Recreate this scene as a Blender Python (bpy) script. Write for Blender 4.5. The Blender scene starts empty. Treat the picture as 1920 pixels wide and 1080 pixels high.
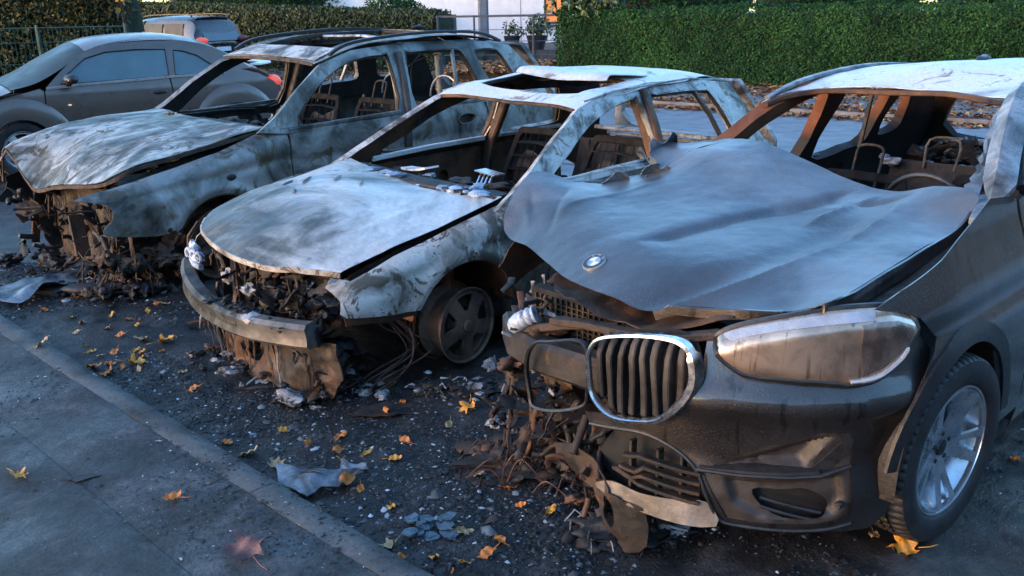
import bpy, bmesh, math, random
import numpy as np
from mathutils import Vector, Matrix
from mathutils.geometry import delaunay_2d_cdt

C = bpy.context.scene
COL = C.collection
rad = math.radians
random.seed(7)
RNG = np.random.default_rng(11)

# ------------------------------------------------------------------ camera
cd = bpy.data.cameras.new("camera")
cam = bpy.data.objects.new("camera", cd)
COL.objects.link(cam)
C.camera = cam
cd.sensor_width = 36.0
cd.lens = 1650.0 / 1920.0 * 36.0
cd.clip_start = 0.05
cd.clip_end = 800.0
PITCH, ROLL = rad(17.7), rad(-1.0)
fw = Vector((0, math.cos(PITCH), -math.sin(PITCH)))
up = Vector((0, math.sin(PITCH), math.cos(PITCH)))
rt = Vector((1, 0, 0))
rt, up = rt * math.cos(ROLL) + up * math.sin(ROLL), up * math.cos(ROLL) - rt * math.sin(ROLL)
mw = Matrix((rt, up, -fw)).transposed().to_4x4()
mw.translation = (0, 0, 1.8)
cam.matrix_world = mw

# ------------------------------------------------------------------ dusk sky and low warm sun
SUN_DIR = Vector((-0.88, -0.42, 0.0)).normalized()
SUN_EL = rad(6.0)
world = bpy.data.worlds.new("World")
C.world = world
world.use_nodes = True
wn = world.node_tree.nodes
wn.clear()
sky = wn.new("ShaderNodeTexSky")
sky.sky_type = 'NISHITA'
sky.sun_disc = False
sky.sun_elevation = SUN_EL
sky.sun_rotation = math.atan2(SUN_DIR.x, SUN_DIR.y)
sky.air_density = 1.0
sky.dust_density = 0.6
sky.ozone_density = 3.0
bg = wn.new("ShaderNodeBackground")
bg.inputs[1].default_value = 0.15
wo = wn.new("ShaderNodeOutputWorld")
world.node_tree.links.new(sky.outputs[0], bg.inputs[0])
world.node_tree.links.new(bg.outputs[0], wo.inputs[0])
sl = bpy.data.lights.new("sun", 'SUN')
sl.energy = 0.42
sl.angle = rad(40)
sl.color = (1.0, 0.38, 0.11)
so = bpy.data.objects.new("sun", sl)
COL.objects.link(so)
so.rotation_euler = Vector((-SUN_DIR.x, -SUN_DIR.y, -math.tan(SUN_EL))).to_track_quat('-Z', 'Y').to_euler()
C.view_settings.view_transform = 'Standard'
C.view_settings.look = 'None'
C.view_settings.exposure = 3.15
C.view_settings.gamma = 1.0
C.cycles.max_bounces = 6

# ------------------------------------------------------------------ noise
def _hash(i, j, k, s):
    n = (i * 374761393 + j * 668265263 + k * 2147483647 + s * 974634777) & 0xffffffff
    n = ((n ^ (n >> 13)) * 1274126177) & 0xffffffff
    return ((n ^ (n >> 16)) & 0xffff) / 65535.0

def vnoise(P, s=0):
    P = np.asarray(P, float)
    I = np.floor(P).astype(np.int64)
    f = P - I
    f = f * f * (3 - 2 * f)
    r = 0
    for a in (0, 1):
        for b in (0, 1):
            for c in (0, 1):
                w = (f[:, 0] if a else 1 - f[:, 0]) * (f[:, 1] if b else 1 - f[:, 1]) * (f[:, 2] if c else 1 - f[:, 2])
                r = r + w * _hash(I[:, 0] + a, I[:, 1] + b, I[:, 2] + c, s)
    return r * 2 - 1

def fbm(P, sc, octv=3, s=0):
    P = np.asarray(P, float) * sc
    r, a = 0, 1.0
    for o in range(octv):
        r = r + a * vnoise(P, s + o)
        P = P * 2.03 + 7.7
        a *= 0.5
    return r

# ------------------------------------------------------------------ polygons
def cr(pts, n=5, closed=True):
    P = np.asarray(pts, float)
    m = len(P)
    out = []
    for i in range(m if closed else m - 1):
        if closed:
            p0, p1, p2, p3 = P[i - 1], P[i], P[(i + 1) % m], P[(i + 2) % m]
        else:
            p0, p1, p2, p3 = P[max(i - 1, 0)], P[i], P[i + 1], P[min(i + 2, m - 1)]
        for k in range(n):
            t = k / n
            out.append(0.5 * (2 * p1 + (p2 - p0) * t + (2 * p0 - 5 * p1 + 4 * p2 - p3) * t * t + (3 * p1 - p0 - 3 * p2 + p3) * t ** 3))
    if not closed:
        out.append(P[-1])
    return np.array(out)

def subdiv(P, res, closed=True):
    P = np.asarray(P, float)
    out = []
    m = len(P)
    for i in range(m if closed else m - 1):
        a, b = P[i], P[(i + 1) % m]
        k = max(1, int(math.ceil(np.linalg.norm(b - a) / res)))
        for j in range(k):
            out.append(a + (b - a) * j / k)
    if not closed:
        out.append(P[-1])
    return np.array(out)

def inpoly(P, poly):
    x, y = P[:, 0], P[:, 1]
    r = np.zeros(len(P), bool)
    a = poly
    b = np.roll(poly, -1, axis=0)
    for (x1, y1), (x2, y2) in zip(a, b):
        c = (y1 > y) != (y2 > y)
        if c.any():
            with np.errstate(divide='ignore', invalid='ignore'):
                xi = (x2 - x1) * (y - y1) / (y2 - y1) + x1
            r ^= c & (x < xi)
    return r

def circ(cx, cy, r, n=20, a0=0, a1=360):
    e = n if abs(a1 - a0) >= 360 else n - 1
    return [(cx + r * math.cos(rad(a0 + (a1 - a0) * i / e)), cy + r * math.sin(rad(a0 + (a1 - a0) * i / e))) for i in range(n)]

def jag(P, res, amp, s=0):
    """torn edge: subdivide an outline and shake it"""
    Q = subdiv(P, res)
    Z = np.c_[Q, np.zeros(len(Q))]
    Q = Q + amp * np.c_[fbm(Z, 1 / (res * 2.2), 2, s), fbm(Z, 1 / (res * 2.2), 2, s + 9)]
    return Q

def triangulate(outline, holes, res):
    loops = [subdiv(outline, res)] + [subdiv(h, res) for h in holes]
    V, E = [], []
    for L in loops:
        o = len(V)
        V += [tuple(p) for p in L]
        E += [(o + i, o + (i + 1) % len(L)) for i in range(len(L))]
    B = np.array(V)
    lo, hi = B.min(0), B.max(0)
    gx = np.arange(lo[0], hi[0] + res, res)
    gy = np.arange(lo[1], hi[1] + res, res * 0.866)
    X, Y = np.meshgrid(gx, gy)
    X[1::2] += res / 2
    G = np.c_[X.ravel(), Y.ravel()]
    k = inpoly(G, loops[0])
    for h in loops[1:]:
        k &= ~inpoly(G, h)
    G = G[k]
    if len(G):
        keep = np.ones(len(G), bool)
        for i in range(0, len(G), 2000):
            d = np.min(((G[i:i + 2000, None, :] - B[None]) ** 2).sum(2), axis=1)
            keep[i:i + 2000] = d > (0.45 * res) ** 2
        G = G[keep]
    V += [tuple(p) for p in G]
    r = delaunay_2d_cdt([Vector(p) for p in V], E, [], 0, 1e-7)
    P = np.array([tuple(v) for v in r[0]])
    F = np.array([f for f in r[2] if len(f) == 3])
    c = P[F].mean(1)
    k = inpoly(c, loops[0])
    for h in loops[1:]:
        k &= ~inpoly(c, h)
    return P, F[k]

class TPS:
    """smooth height field through scattered points"""
    def __init__(self, pts, lam=1e-4):
        P = np.asarray(pts, float)
        self.c = P[:, :2]
        n = len(P)
        K = self._k(self.c, self.c) + lam * np.eye(n)
        Q = np.c_[np.ones(n), self.c]
        A = np.zeros((n + 3, n + 3))
        A[:n, :n] = K
        A[:n, n:] = Q
        A[n:, :n] = Q.T
        self.w = np.linalg.solve(A, np.r_[P[:, 2], 0, 0, 0])
    def _k(self, a, b):
        d2 = ((a[:, None] - b[None]) ** 2).sum(2)
        return 0.5 * d2 * np.log(d2 + 1e-12)
    def __call__(self, u, v):
        q = np.c_[u, v]
        return self._k(q, self.c) @ self.w[:-3] + self.w[-3] + q @ self.w[-2:]

# ------------------------------------------------------------------ mesh builder
class MB:
    def __init__(self):
        self.v, self.f, self.m = [], [], []
        self.n = 0
        self.soft = False
    def add(self, V, F, mat=0):
        o = self.n
        self.v.append(np.asarray(V, float).reshape(-1, 3))
        self.n += len(self.v[-1])
        for f in F:
            self.f.append([o + int(i) for i in f])
            self.m.append(mat)
        return self
    def box(self, c, s, rot=None, mat=0, taper=1.0):
        x, y, z = [q / 2 for q in s]
        b = min(x, y, z) * 0.25
        V = []
        for sz, t in ((-1, 1.0), (1, taper)):
            for sx, sy in ((-1, -1), (1, -1), (1, 1), (-1, 1)):
                V.append((sx * x * t, sy * y * t, sz * z))
        V = np.array(V)
        if rot is not None:
            V = V @ np.array(Matrix.Rotation(rot[2], 3, 'Z') @ Matrix.Rotation(rot[1], 3, 'Y') @ Matrix.Rotation(rot[0], 3, 'X')).T
        V = V + np.array(c)
        return self.add(V, [(3, 2, 1, 0), (4, 5, 6, 7), (0, 1, 5, 4), (1, 2, 6, 5), (2, 3, 7, 6), (3, 0, 4, 7)], mat)
    def sweep(self, pts, sec, upv=(0, 0, 1), closed=False, cap=True, mat=0, scale=None):
        """sec: 2D section points (side, up); swept along pts"""
        P = np.asarray(pts, float)
        S = np.asarray(sec, float)
        n, k = len(P), len(S)
        V = []
        upv = np.asarray(upv, float)
        for i in range(n):
            a = P[i - 1] if (i or closed) else P[0]
            b = P[(i + 1) % n] if (i < n - 1 or closed) else P[-1]
            t = b - a
            t = t / (np.linalg.norm(t) + 1e-12)
            sd = np.cross(t, upv)
            if np.linalg.norm(sd) < 1e-4:
                sd = np.cross(t, (0.3, 1, 0.1))
            sd = sd / np.linalg.norm(sd)
            u = np.cross(sd, t)
            q = 1.0 if scale is None else scale[i]
            V.append(P[i] + (S[:, :1] * sd + S[:, 1:] * u) * q)
        V = np.concatenate(V)
        F = []
        for i in range(n if closed else n - 1):
            j = (i + 1) % n
            for a in range(k):
                b = (a + 1) % k
                F.append((i * k + a, i * k + b, j * k + b, j * k + a))
        if cap and not closed:
            F.append(tuple(range(k))[::-1])
            F.append(tuple((n - 1) * k + a for a in range(k)))
        return self.add(V, F, mat)
    def tube(self, pts, r, n=8, closed=False, mat=0, upv=(0, 0, 1)):
        rr = r if hasattr(r, '__len__') else None
        sec = circ(0, 0, 1.0 if rr else r, n)
        return self.sweep(pts, sec, upv, closed, True, mat, rr)
    def bar(self, pts, w, h, upv=(0, 0, 1), mat=0, closed=False):
        a, b = w / 2, h / 2
        c = min(a, b) * 0.35
        sec = [(-a + c, -b), (a - c, -b), (a, -b + c), (a, b - c), (a - c, b), (-a + c, b), (-a, b - c), (-a, -b + c)]
        return self.sweep(pts, sec, upv, closed, True, mat)
    def lathe(self, prof, c=(0, 0, 0), axis='y', n=32, mat=0, rfun=None):
        """prof: (radius, along axis)"""
        V = []
        for i in range(n):
            a = 2 * math.pi * i / n
            for r, h in prof:
                if rfun:
                    r = r + rfun(i, r, h)
                if axis == 'y':
                    V.append((c[0] + r * math.cos(a), c[1] + h, c[2] + r * math.sin(a)))
                elif axis == 'z':
                    V.append((c[0] + r * math.cos(a), c[1] + r * math.sin(a), c[2] + h))
                else:
                    V.append((c[0] + h, c[1] + r * math.cos(a), c[2] + r * math.sin(a)))
        k = len(prof)
        F = []
        for i in range(n):
            j = (i + 1) % n
            for a in range(k - 1):
                F.append((i * k + a, i * k + a + 1, j * k + a + 1, j * k + a))
        return self.add(V, F, mat)
    def lump(self, c, s, sub=2, amp=0.35, sc=1.5, seed=0, mat=0, rz=0.0):
        bm = bmesh.new()
        bmesh.ops.create_icosphere(bm, subdivisions=sub, radius=1.0)
        V = np.array([tuple(v.co) for v in bm.verts])
        F = [tuple(v.index for v in f.verts) for f in bm.faces]
        bm.free()
        k = 1 + amp * fbm(V + seed * 3.17, sc, 3, seed)
        if amp > 0.3:
            k = k - 0.55 * amp * np.abs(fbm(V * (1, 1, 0.6) + seed, sc * 3.1, 2, seed + 3)) + 0.16 * fbm(V + seed, sc * 7, 2, seed + 5)
        V = V * k[:, None] * np.array(s)
        if rz:
            V = V @ np.array(Matrix.Rotation(rz, 3, 'Z')).T
        return self.add(V + np.array(c), F, mat)
    def sheet(self, outline, f, holes=(), res=0.04, t=0.004, out=None, disp=None, mat=0, back=None):
        P2, F = triangulate(outline, holes, res)
        P = np.asarray(f(P2[:, 0], P2[:, 1]), float)
        if P.shape[0] == 3 and P.shape[1] != 3:
            P = P.T
        def nrm(P):
            fn = np.cross(P[F[:, 1]] - P[F[:, 0]], P[F[:, 2]] - P[F[:, 0]])
            N = np.zeros_like(P)
            for k in range(3):
                np.add.at(N, F[:, k], fn)
            return N / (np.linalg.norm(N, axis=1)[:, None] + 1e-12), fn
        N, fn = nrm(P)
        if out is not None and (fn.sum(0) @ np.array(out, float)) < 0:
            F = F[:, ::-1]
            N = -N
        if disp is not None:
            P = P + N * disp(P)[:, None]
            N, fn = nrm(P)
        if t == 0:
            return self.add(P, F, mat)
        n = len(P)
        Q = P - N * t
        self.add(P, F, mat)
        self.add(Q, F[:, ::-1], mat if back is None else back)
        cnt = {}
        for a, b, c in F:
            for e in ((a, b), (b, c), (c, a)):
                cnt[e] = 1
        V, R = [], []
        for (a, b) in cnt:
            if (b, a) not in cnt:
                o = len(V)
                V += [P[a], P[b], Q[b], Q[a]]
                R.append((o, o + 3, o + 2, o + 1))
        self.add(V, R, mat)
        return self
    def grid(self, G, mat=0, closed_u=False):
        G = np.asarray(G, float)
        a, b = G.shape[:2]
        F = []
        for i in range(a if closed_u else a - 1):
            for j in range(b - 1):
                i2 = (i + 1) % a
                F.append((i * b + j, i2 * b + j, i2 * b + j + 1, i * b + j + 1))
        return self.add(G.reshape(-1, 3), F, mat)
    def mirror_y(self):
        self.v = [v * np.array((1, -1, 1)) for v in self.v]
        self.f = [f[::-1] for f in self.f]
        return self
    def xf(self, M):
        M = np.array(M)
        self.v = [v @ M[:3, :3].T + M[:3, 3] for v in self.v]
        return self
    def build(self, name, mats, parent=None, sharp=40):
        me = bpy.data.meshes.new(name)
        V = np.concatenate(self.v)
        me.from_pydata(V.tolist(), [], self.f)
        if not isinstance(mats, (list, tuple)):
            mats = [mats]
        for m in mats:
            me.materials.append(m)
        me.polygons.foreach_set('material_index', self.m)
        me.polygons.foreach_set('use_smooth', [True] * len(self.f))
        me.update()
        if self.soft and sharp == 40:
            sharp = 85
        if sharp:
            me.set_sharp_from_angle(angle=rad(sharp))
        o = bpy.data.objects.new(name, me)
        COL.objects.link(o)
        if parent is not None:
            o.parent = parent
        return o

def tag(o, label=None, cat=None, group=None, kind=None):
    if label: o['label'] = label
    if cat: o['category'] = cat
    if group: o['group'] = group
    if kind: o['kind'] = kind
    return o

def empty(name, loc=(0, 0, 0), rz=0.0, parent=None):
    o = bpy.data.objects.new(name, None)
    o.empty_display_size = 0.2
    COL.objects.link(o)
    o.location = loc
    o.rotation_euler = (0, 0, rz)
    if parent is not None:
        o.parent = parent
    return o

# ------------------------------------------------------------------ materials
class NT:
    def __init__(self, name):
        self.m = bpy.data.materials.new(name)
        self.m.use_nodes = True
        self.t = self.m.node_tree
        self.b = self.t.nodes['Principled BSDF']
        self.tc = self.t.nodes.new('ShaderNodeTexCoord')
    def link(self, a, b):
        self.t.links.new(a, b)
    def node(self, ty, **kw):
        n = self.t.nodes.new(ty)
        for k, v in kw.items():
            setattr(n, k, v)
        return n
    def coord(self, scale=(1, 1, 1), rot=(0, 0, 0), src='Object'):
        mp = self.node('ShaderNodeMapping')
        mp.inputs['Scale'].default_value = scale
        mp.inputs['Rotation'].default_value = rot
        self.link(self.tc.outputs[src], mp.inputs[0])
        return mp.outputs[0]
    def noise(self, scale, detail=6, rough=0.6, dist=0.0, co=None):
        n = self.node('ShaderNodeTexNoise')
        n.inputs['Scale'].default_value = scale
        n.inputs['Detail'].default_value = detail
        n.inputs['Roughness'].default_value = rough
        n.inputs['Distortion'].default_value = dist
        self.link(co if co is not None else self.tc.outputs['Object'], n.inputs['Vector'])
        return n.outputs[0]
    def voro(self, scale, co=None, feature='F1', out=0):
        n = self.node('ShaderNodeTexVoronoi', feature=feature)
        n.inputs['Scale'].default_value = scale
        self.link(co if co is not None else self.tc.outputs['Object'], n.inputs['Vector'])
        return n.outputs[out]
    def ramp(self, s, stops, mode='LINEAR'):
        n = self.node('ShaderNodeValToRGB')
        n.color_ramp.interpolation = mode
        el = n.color_ramp.elements
        while len(el) < len(stops):
            el.new(0.5)
        for e, (p, c) in zip(el, stops):
            e.position = p
            if not hasattr(c, '__len__'):
                c = (c, c, c)
            e.color = (c[0], c[1], c[2], 1)
        self.link(s, n.inputs[0])
        return n.outputs[0]
    def mix(self, f, a, b, mode='MIX'):
        n = self.node('ShaderNodeMix', data_type='RGBA', blend_type=mode)
        for i, v in ((0, f), (6, a), (7, b)):
            s = n.inputs[i]
            if hasattr(v, 'is_linked') or hasattr(v, 'links'):
                self.link(v, s)
            elif hasattr(v, '__len__'):
                s.default_value = (v[0], v[1], v[2], 1)
            else:
                s.default_value = v if i == 0 else (v, v, v, 1)
        return n.outputs[2]
    def math(self, op, a, b=0.0):
        n = self.node('ShaderNodeMath', operation=op)
        for s, v in ((n.inputs[0], a), (n.inputs[1], b)):
            if hasattr(v, 'links'):
                self.link(v, s)
            else:
                s.default_value = v
        return n.outputs[0]
    def bump(self, h, st=0.3, dist=0.01):
        n = self.node('ShaderNodeBump')
        n.inputs['Strength'].default_value = st
        n.inputs['Distance'].default_value = dist
        self.link(h, n.inputs['Height'])
        self.link(n.outputs[0], self.b.inputs['Normal'])
        return self
    def set(self, **kw):
        for k, v in kw.items():
            s = self.b.inputs[{'base': 'Base Color', 'rough': 'Roughness', 'metal': 'Metallic', 'coat': 'Coat Weight', 'coatr': 'Coat Roughness',
                               'emit': 'Emission Color', 'emits': 'Emission Strength', 'trans': 'Transmission Weight', 'alpha': 'Alpha',
                               'spec': 'Specular IOR Level', 'ior': 'IOR', 'sheen': 'Sheen Weight', 'sub': 'Subsurface Weight'}[k]]
            if hasattr(v, 'links'):
                self.link(v, s)
            elif hasattr(v, '__len__'):
                s.default_value = (v[0], v[1], v[2], 1)
            else:
                s.default_value = v
        return self

def plain(name, col, rough=0.5, metal=0.0, var=0.25, sc=12, bump=0.0, bsc=60, **kw):
    n = NT(name)
    a = n.noise(sc, 6)
    d = [c * (1 - var) for c in col]
    l = [min(1, c * (1 + var)) for c in col]
    n.set(base=n.ramp(a, [(0.38, d), (0.62, l)]), rough=n.ramp(n.noise(sc * 1.7, 5), [(0.3, max(0, rough - 0.1)), (0.7, min(1, rough + 0.1))]), metal=metal, **kw)
    if bump:
        n.bump(n.noise(bsc, 6), bump, 0.01)
    return n.m

def burnt(name, light, mid, dark, stain, stops=(0.34, 0.46, 0.62), stain_at=(0.58, 0.66), sc=1.6, stretch=(1, 1, 1), rot=(0, 0, 0), rough=(0.45, 0.75),
          metal=0.25, dist=0.7, bump=0.25, spots=0.0, spotc=(0.03, 0.03, 0.03), soot=None):
    n = NT(name)
    co = n.coord(stretch, rot)
    big = n.noise(sc, 9, 0.62, dist, co)
    stops = [0.47 + (q - 0.47) * 0.75 for q in stops]
    c = n.ramp(big, [(stops[0], dark), (stops[1], mid), (stops[2], light)])
    st = n.noise(sc * 2.3, 9, 0.66, dist * 1.4, n.coord((stretch[0] * 1.0, stretch[1] * 1.1, stretch[2] * 0.9), (0.4, 0.2, 0.7)))
    sm = n.ramp(st, [(stain_at[0], 0), (stain_at[1], 1)])
    c = n.mix(sm, c, stain)
    if soot:
        # soot and scorch marks over one end of the panel: (x weight, y weight, start, width, colour)
        wx, wy, s0, sw, scol = soot
        sx = n.node('ShaderNodeSeparateXYZ')
        n.link(n.tc.outputs['Object'], sx.inputs[0])
        d = n.math('ADD', n.math('MULTIPLY', sx.outputs[0], wx), n.math('MULTIPLY', sx.outputs[1], wy))
        d = n.math('ADD', d, n.math('MULTIPLY', n.noise(3.2, 9, 0.65, 1.2, n.coord((1, 0.5, 1), (0, 0, 0.5))), 1.1))
        k = n.node('ShaderNodeMapRange')
        k.inputs[1].default_value = s0
        k.inputs[2].default_value = s0 + sw
        n.link(d, k.inputs[0])
        sc2 = n.ramp(n.noise(5.0, 8, 0.65, 1.5, n.coord((0.7, 1.4, 1), (0, 0, 0.6))), [(0.36, [q * 0.45 for q in scol]), (0.52, scol), (0.68, [min(1, q * 3.0) for q in scol])])
        c = n.mix(n.math('MULTIPLY', k.outputs[0], 0.92), c, sc2)
    fine = n.noise(sc * 26, 5, 0.7)
    c = n.mix(0.35, c, n.ramp(fine, [(0.3, 0.35), (0.62, 1.0)]), 'MULTIPLY')
    if spots:
        v = n.voro(sc * 22)
        msk = n.noise(sc * 2.9, 3, 0.5, 0, n.coord((1, 1, 1), (1.1, 0.3, 0.2)))
        k = n.math('MULTIPLY', n.ramp(v, [(0.22, 1), (0.30, 0)]), n.ramp(msk, [(0.55, 0), (0.62, 1)]))
        c = n.mix(n.math('MULTIPLY', k, spots), c, spotc)
    n.set(base=c, rough=n.ramp(n.noise(sc * 5, 6), [(0.35, rough[0]), (0.68, rough[1])]), metal=metal)
    h = n.math('ADD', fine, n.math('MULTIPLY', st, 1.5))
    n.bump(h, bump, 0.006)
    return n.m

M = {}
M['char'] = plain('charred_black', (0.013, 0.011, 0.010), 0.6, 0, 0.6, 9, 0.6, 50)
M['char_brown'] = burnt('charred_brown', (0.055, 0.032, 0.020), (0.022, 0.014, 0.010), (0.007, 0.006, 0.005), (0.085, 0.040, 0.020), sc=5, rough=(0.5, 0.85), metal=0.1, bump=0.5)
M['ash'] = burnt('ash_crust', (0.42, 0.43, 0.45), (0.20, 0.20, 0.21), (0.04, 0.038, 0.036), (0.10, 0.06, 0.04), sc=7, rough=(0.7, 0.95), metal=0.0, bump=0.7)
M['beam'] = burnt('greenish_grey_beam_steel', (0.080, 0.084, 0.078), (0.034, 0.036, 0.033), (0.010, 0.010, 0.009), (0.022, 0.018, 0.014), stops=(0.36, 0.48, 0.62), sc=9, rough=(0.45, 0.7), metal=0.25, bump=0.3)
M['rust'] = burnt('rusty_steel', (0.105, 0.047, 0.023), (0.048, 0.024, 0.013), (0.012, 0.009, 0.008), (0.05, 0.04, 0.035), sc=3.2, rough=(0.5, 0.8), metal=0.2, bump=0.4)
M['rust_orange'] = burnt('orange_rusty_steel', (0.19, 0.064, 0.022), (0.10, 0.036, 0.015), (0.025, 0.013, 0.010), (0.05, 0.04, 0.035), stops=(0.30, 0.42, 0.62), stain_at=(0.60, 0.68), sc=2.2, rough=(0.6, 0.85), metal=0.05, bump=0.3)
M['golf_hood'] = burnt('ash_white_bonnet_steel', (0.64, 0.625, 0.59), (0.39, 0.38, 0.355), (0.08, 0.076, 0.064), (0.13, 0.125, 0.10), stops=(0.28, 0.39, 0.55), stain_at=(0.60, 0.68), sc=1.3, stretch=(1.0, 0.8, 1), rough=(0.3, 0.55), metal=0.35, dist=1.2, bump=0.12, soot=(1.0, -0.45, 0.84, 0.36, (0.060, 0.062, 0.050)))
M['golf_roof'] = burnt('ash_white_roof_steel', (0.66, 0.67, 0.67), (0.48, 0.49, 0.49), (0.18, 0.15, 0.125), (0.24, 0.20, 0.16), stops=(0.28, 0.38, 0.5), stain_at=(0.58, 0.65), sc=1.8, rough=(0.35, 0.6), metal=0.3, bump=0.15)
M['golf_side'] = burnt('scorched_white_body_steel', (0.47, 0.44, 0.40), (0.28, 0.25, 0.215), (0.085, 0.065, 0.047), (0.095, 0.070, 0.042), stops=(0.32, 0.43, 0.56), stain_at=(0.545, 0.57), sc=2.1, rough=(0.45, 0.75), metal=0.1, dist=1.7, bump=0.35, spots=0.85, spotc=(0.035, 0.033, 0.026), soot=(-0.30, 0.0, 0.535, 0.07, (0.075, 0.066, 0.050)))
M['golf_frame'] = burnt('flaking_grey_body_steel', (0.50, 0.50, 0.48), (0.26, 0.26, 0.25), (0.06, 0.053, 0.046), (0.19, 0.15, 0.095), stops=(0.36, 0.46, 0.56), stain_at=(0.55, 0.61), sc=4.0, rough=(0.45, 0.7), metal=0.2, bump=0.35)
M['x3_hood'] = burnt('streaked_grey_bonnet_steel', (0.46, 0.455, 0.42), (0.150, 0.150, 0.128), (0.026, 0.027, 0.021), (0.075, 0.064, 0.040), stops=(0.34, 0.46, 0.62), stain_at=(0.52, 0.60), sc=2.4, stretch=(0.75, 1.5, 1), rot=(0, 0, 0.5), rough=(0.35, 0.6), metal=0.3, dist=1.6, bump=0.2)
M['x3_body'] = burnt('blue_grey_burnt_body_steel', (0.27, 0.275, 0.265), (0.125, 0.127, 0.118), (0.026, 0.025, 0.021), (0.095, 0.078, 0.050), stops=(0.34, 0.45, 0.60), stain_at=(0.53, 0.62), sc=1.9, rough=(0.38, 0.62), metal=0.35, dist=0.9, bump=0.25)
M['inner'] = burnt('sooty_inner_steel', (0.060, 0.052, 0.046), (0.026, 0.022, 0.020), (0.008, 0.007, 0.007), (0.07, 0.036, 0.022), sc=3.0, rough=(0.5, 0.8), metal=0.15, bump=0.4)
M['iron'] = burnt('burnt_wheel_iron', (0.20, 0.125, 0.085), (0.115, 0.074, 0.054), (0.045, 0.032, 0.026), (0.15, 0.068, 0.034), sc=5, rough=(0.5, 0.75), metal=0.2, bump=0.4)
M['greywire'] = plain('bare_steel_wire', (0.30, 0.31, 0.33), 0.4, 0.6, 0.4, 20, 0.2)
M['black'] = plain('black_plastic', (0.018, 0.017, 0.017), 0.42, 0, 0.3, 30, 0.15, 300)
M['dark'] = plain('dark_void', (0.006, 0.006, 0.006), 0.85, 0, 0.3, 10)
M['rubber'] = plain('tyre_rubber', (0.020, 0.018, 0.018), 0.6, 0, 0.35, 14, 0.25, 90)
M['chrome'] = plain('brushed_chrome', (0.72, 0.70, 0.68), 0.28, 1.0, 0.15, 30, 0.05)
M['alloy'] = plain('silver_alloy', (0.55, 0.57, 0.60), 0.3, 0.85, 0.2, 10, 0.05)
M['alu'] = plain('dull_aluminium', (0.115, 0.105, 0.095), 0.5, 0.35, 0.4, 9, 0.3, 30)

def x1_paint():
    n = NT('dark_wet_paint')
    base = n.ramp(n.noise(3, 6), [(0.38, (0.042, 0.038, 0.037)), (0.62, (0.080, 0.070, 0.065))])
    drip = n.noise(1.0, 3, 0.5, 0.0, n.coord((22, 22, 0.8)))
    dm = n.ramp(drip, [(0.60, 0), (0.66, 1)])
    speck = n.ramp(n.voro(240), [(0.10, 1), (0.22, 0)])
    c = n.mix(n.math('MULTIPLY', speck, 0.55), base, (0.26, 0.20, 0.16))
    c = n.mix(n.math('MULTIPLY', dm, 0.7), c, (0.012, 0.011, 0.011))
    n.set(base=c, rough=n.ramp(n.noise(7, 6), [(0.3, 0.36), (0.7, 0.48)]), metal=0.85, coat=1.0, coatr=0.10)
    n.bump(n.math('ADD', n.math('MULTIPLY', n.ramp(n.voro(130), [(0.12, 1), (0.34, 0)]), 1.2), n.noise(90, 4)), 0.35, 0.003)
    return n.m
M['x1_paint'] = x1_paint()

def x1_hood():
    n = NT('scorched_dark_bonnet_paint')
    big = n.noise(1.7, 8, 0.55, 0.5)
    c = n.ramp(big, [(0.38, (0.034, 0.041, 0.050)), (0.50, (0.056, 0.067, 0.080)), (0.62, (0.115, 0.13, 0.145))])
    speck = n.ramp(n.voro(120), [(0.06, 1), (0.16, 0)])
    sm = n.ramp(n.noise(3.3, 4), [(0.48, 0.12), (0.60, 1)])
    c = n.mix(n.math('MULTIPLY', n.math('MULTIPLY', speck, sm), 0.8), c, (0.55, 0.56, 0.58))
    fine = n.noise(60, 5, 0.7)
    c = n.mix(0.25, c, n.ramp(fine, [(0.3, 0.5), (0.6, 1.0)]), 'MULTIPLY')
    n.set(base=c, rough=n.ramp(n.noise(4, 6), [(0.3, 0.30), (0.7, 0.46)]), metal=0.25, spec=0.7, coat=0.4, coatr=0.34)
    drops = n.ramp(n.voro(70), [(0.0, 1), (0.30, 0)])
    n.bump(n.math('ADD', n.math('MULTIPLY', drops, 1.0), n.math('ADD', fine, n.noise(14, 5))), 0.30, 0.005)
    return n.m
M['x1_hood'] = x1_hood()
M['x1_roof'] = burnt('ash_white_burnt_roof', (0.66, 0.67, 0.68), (0.48, 0.50, 0.51), (0.22, 0.21, 0.21), (0.22, 0.15, 0.125), stops=(0.28, 0.38, 0.5), stain_at=(0.59, 0.66), sc=2.0, rough=(0.4, 0.65), metal=0.2, bump=0.15, spots=0.5)
M['x1_pillar'] = burnt('grey_burnt_pillar_paint', (0.34, 0.36, 0.38), (0.13, 0.145, 0.155), (0.035, 0.036, 0.038), (0.085, 0.062, 0.05), sc=3.6, rough=(0.4, 0.65), metal=0.35, bump=0.2)

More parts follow.
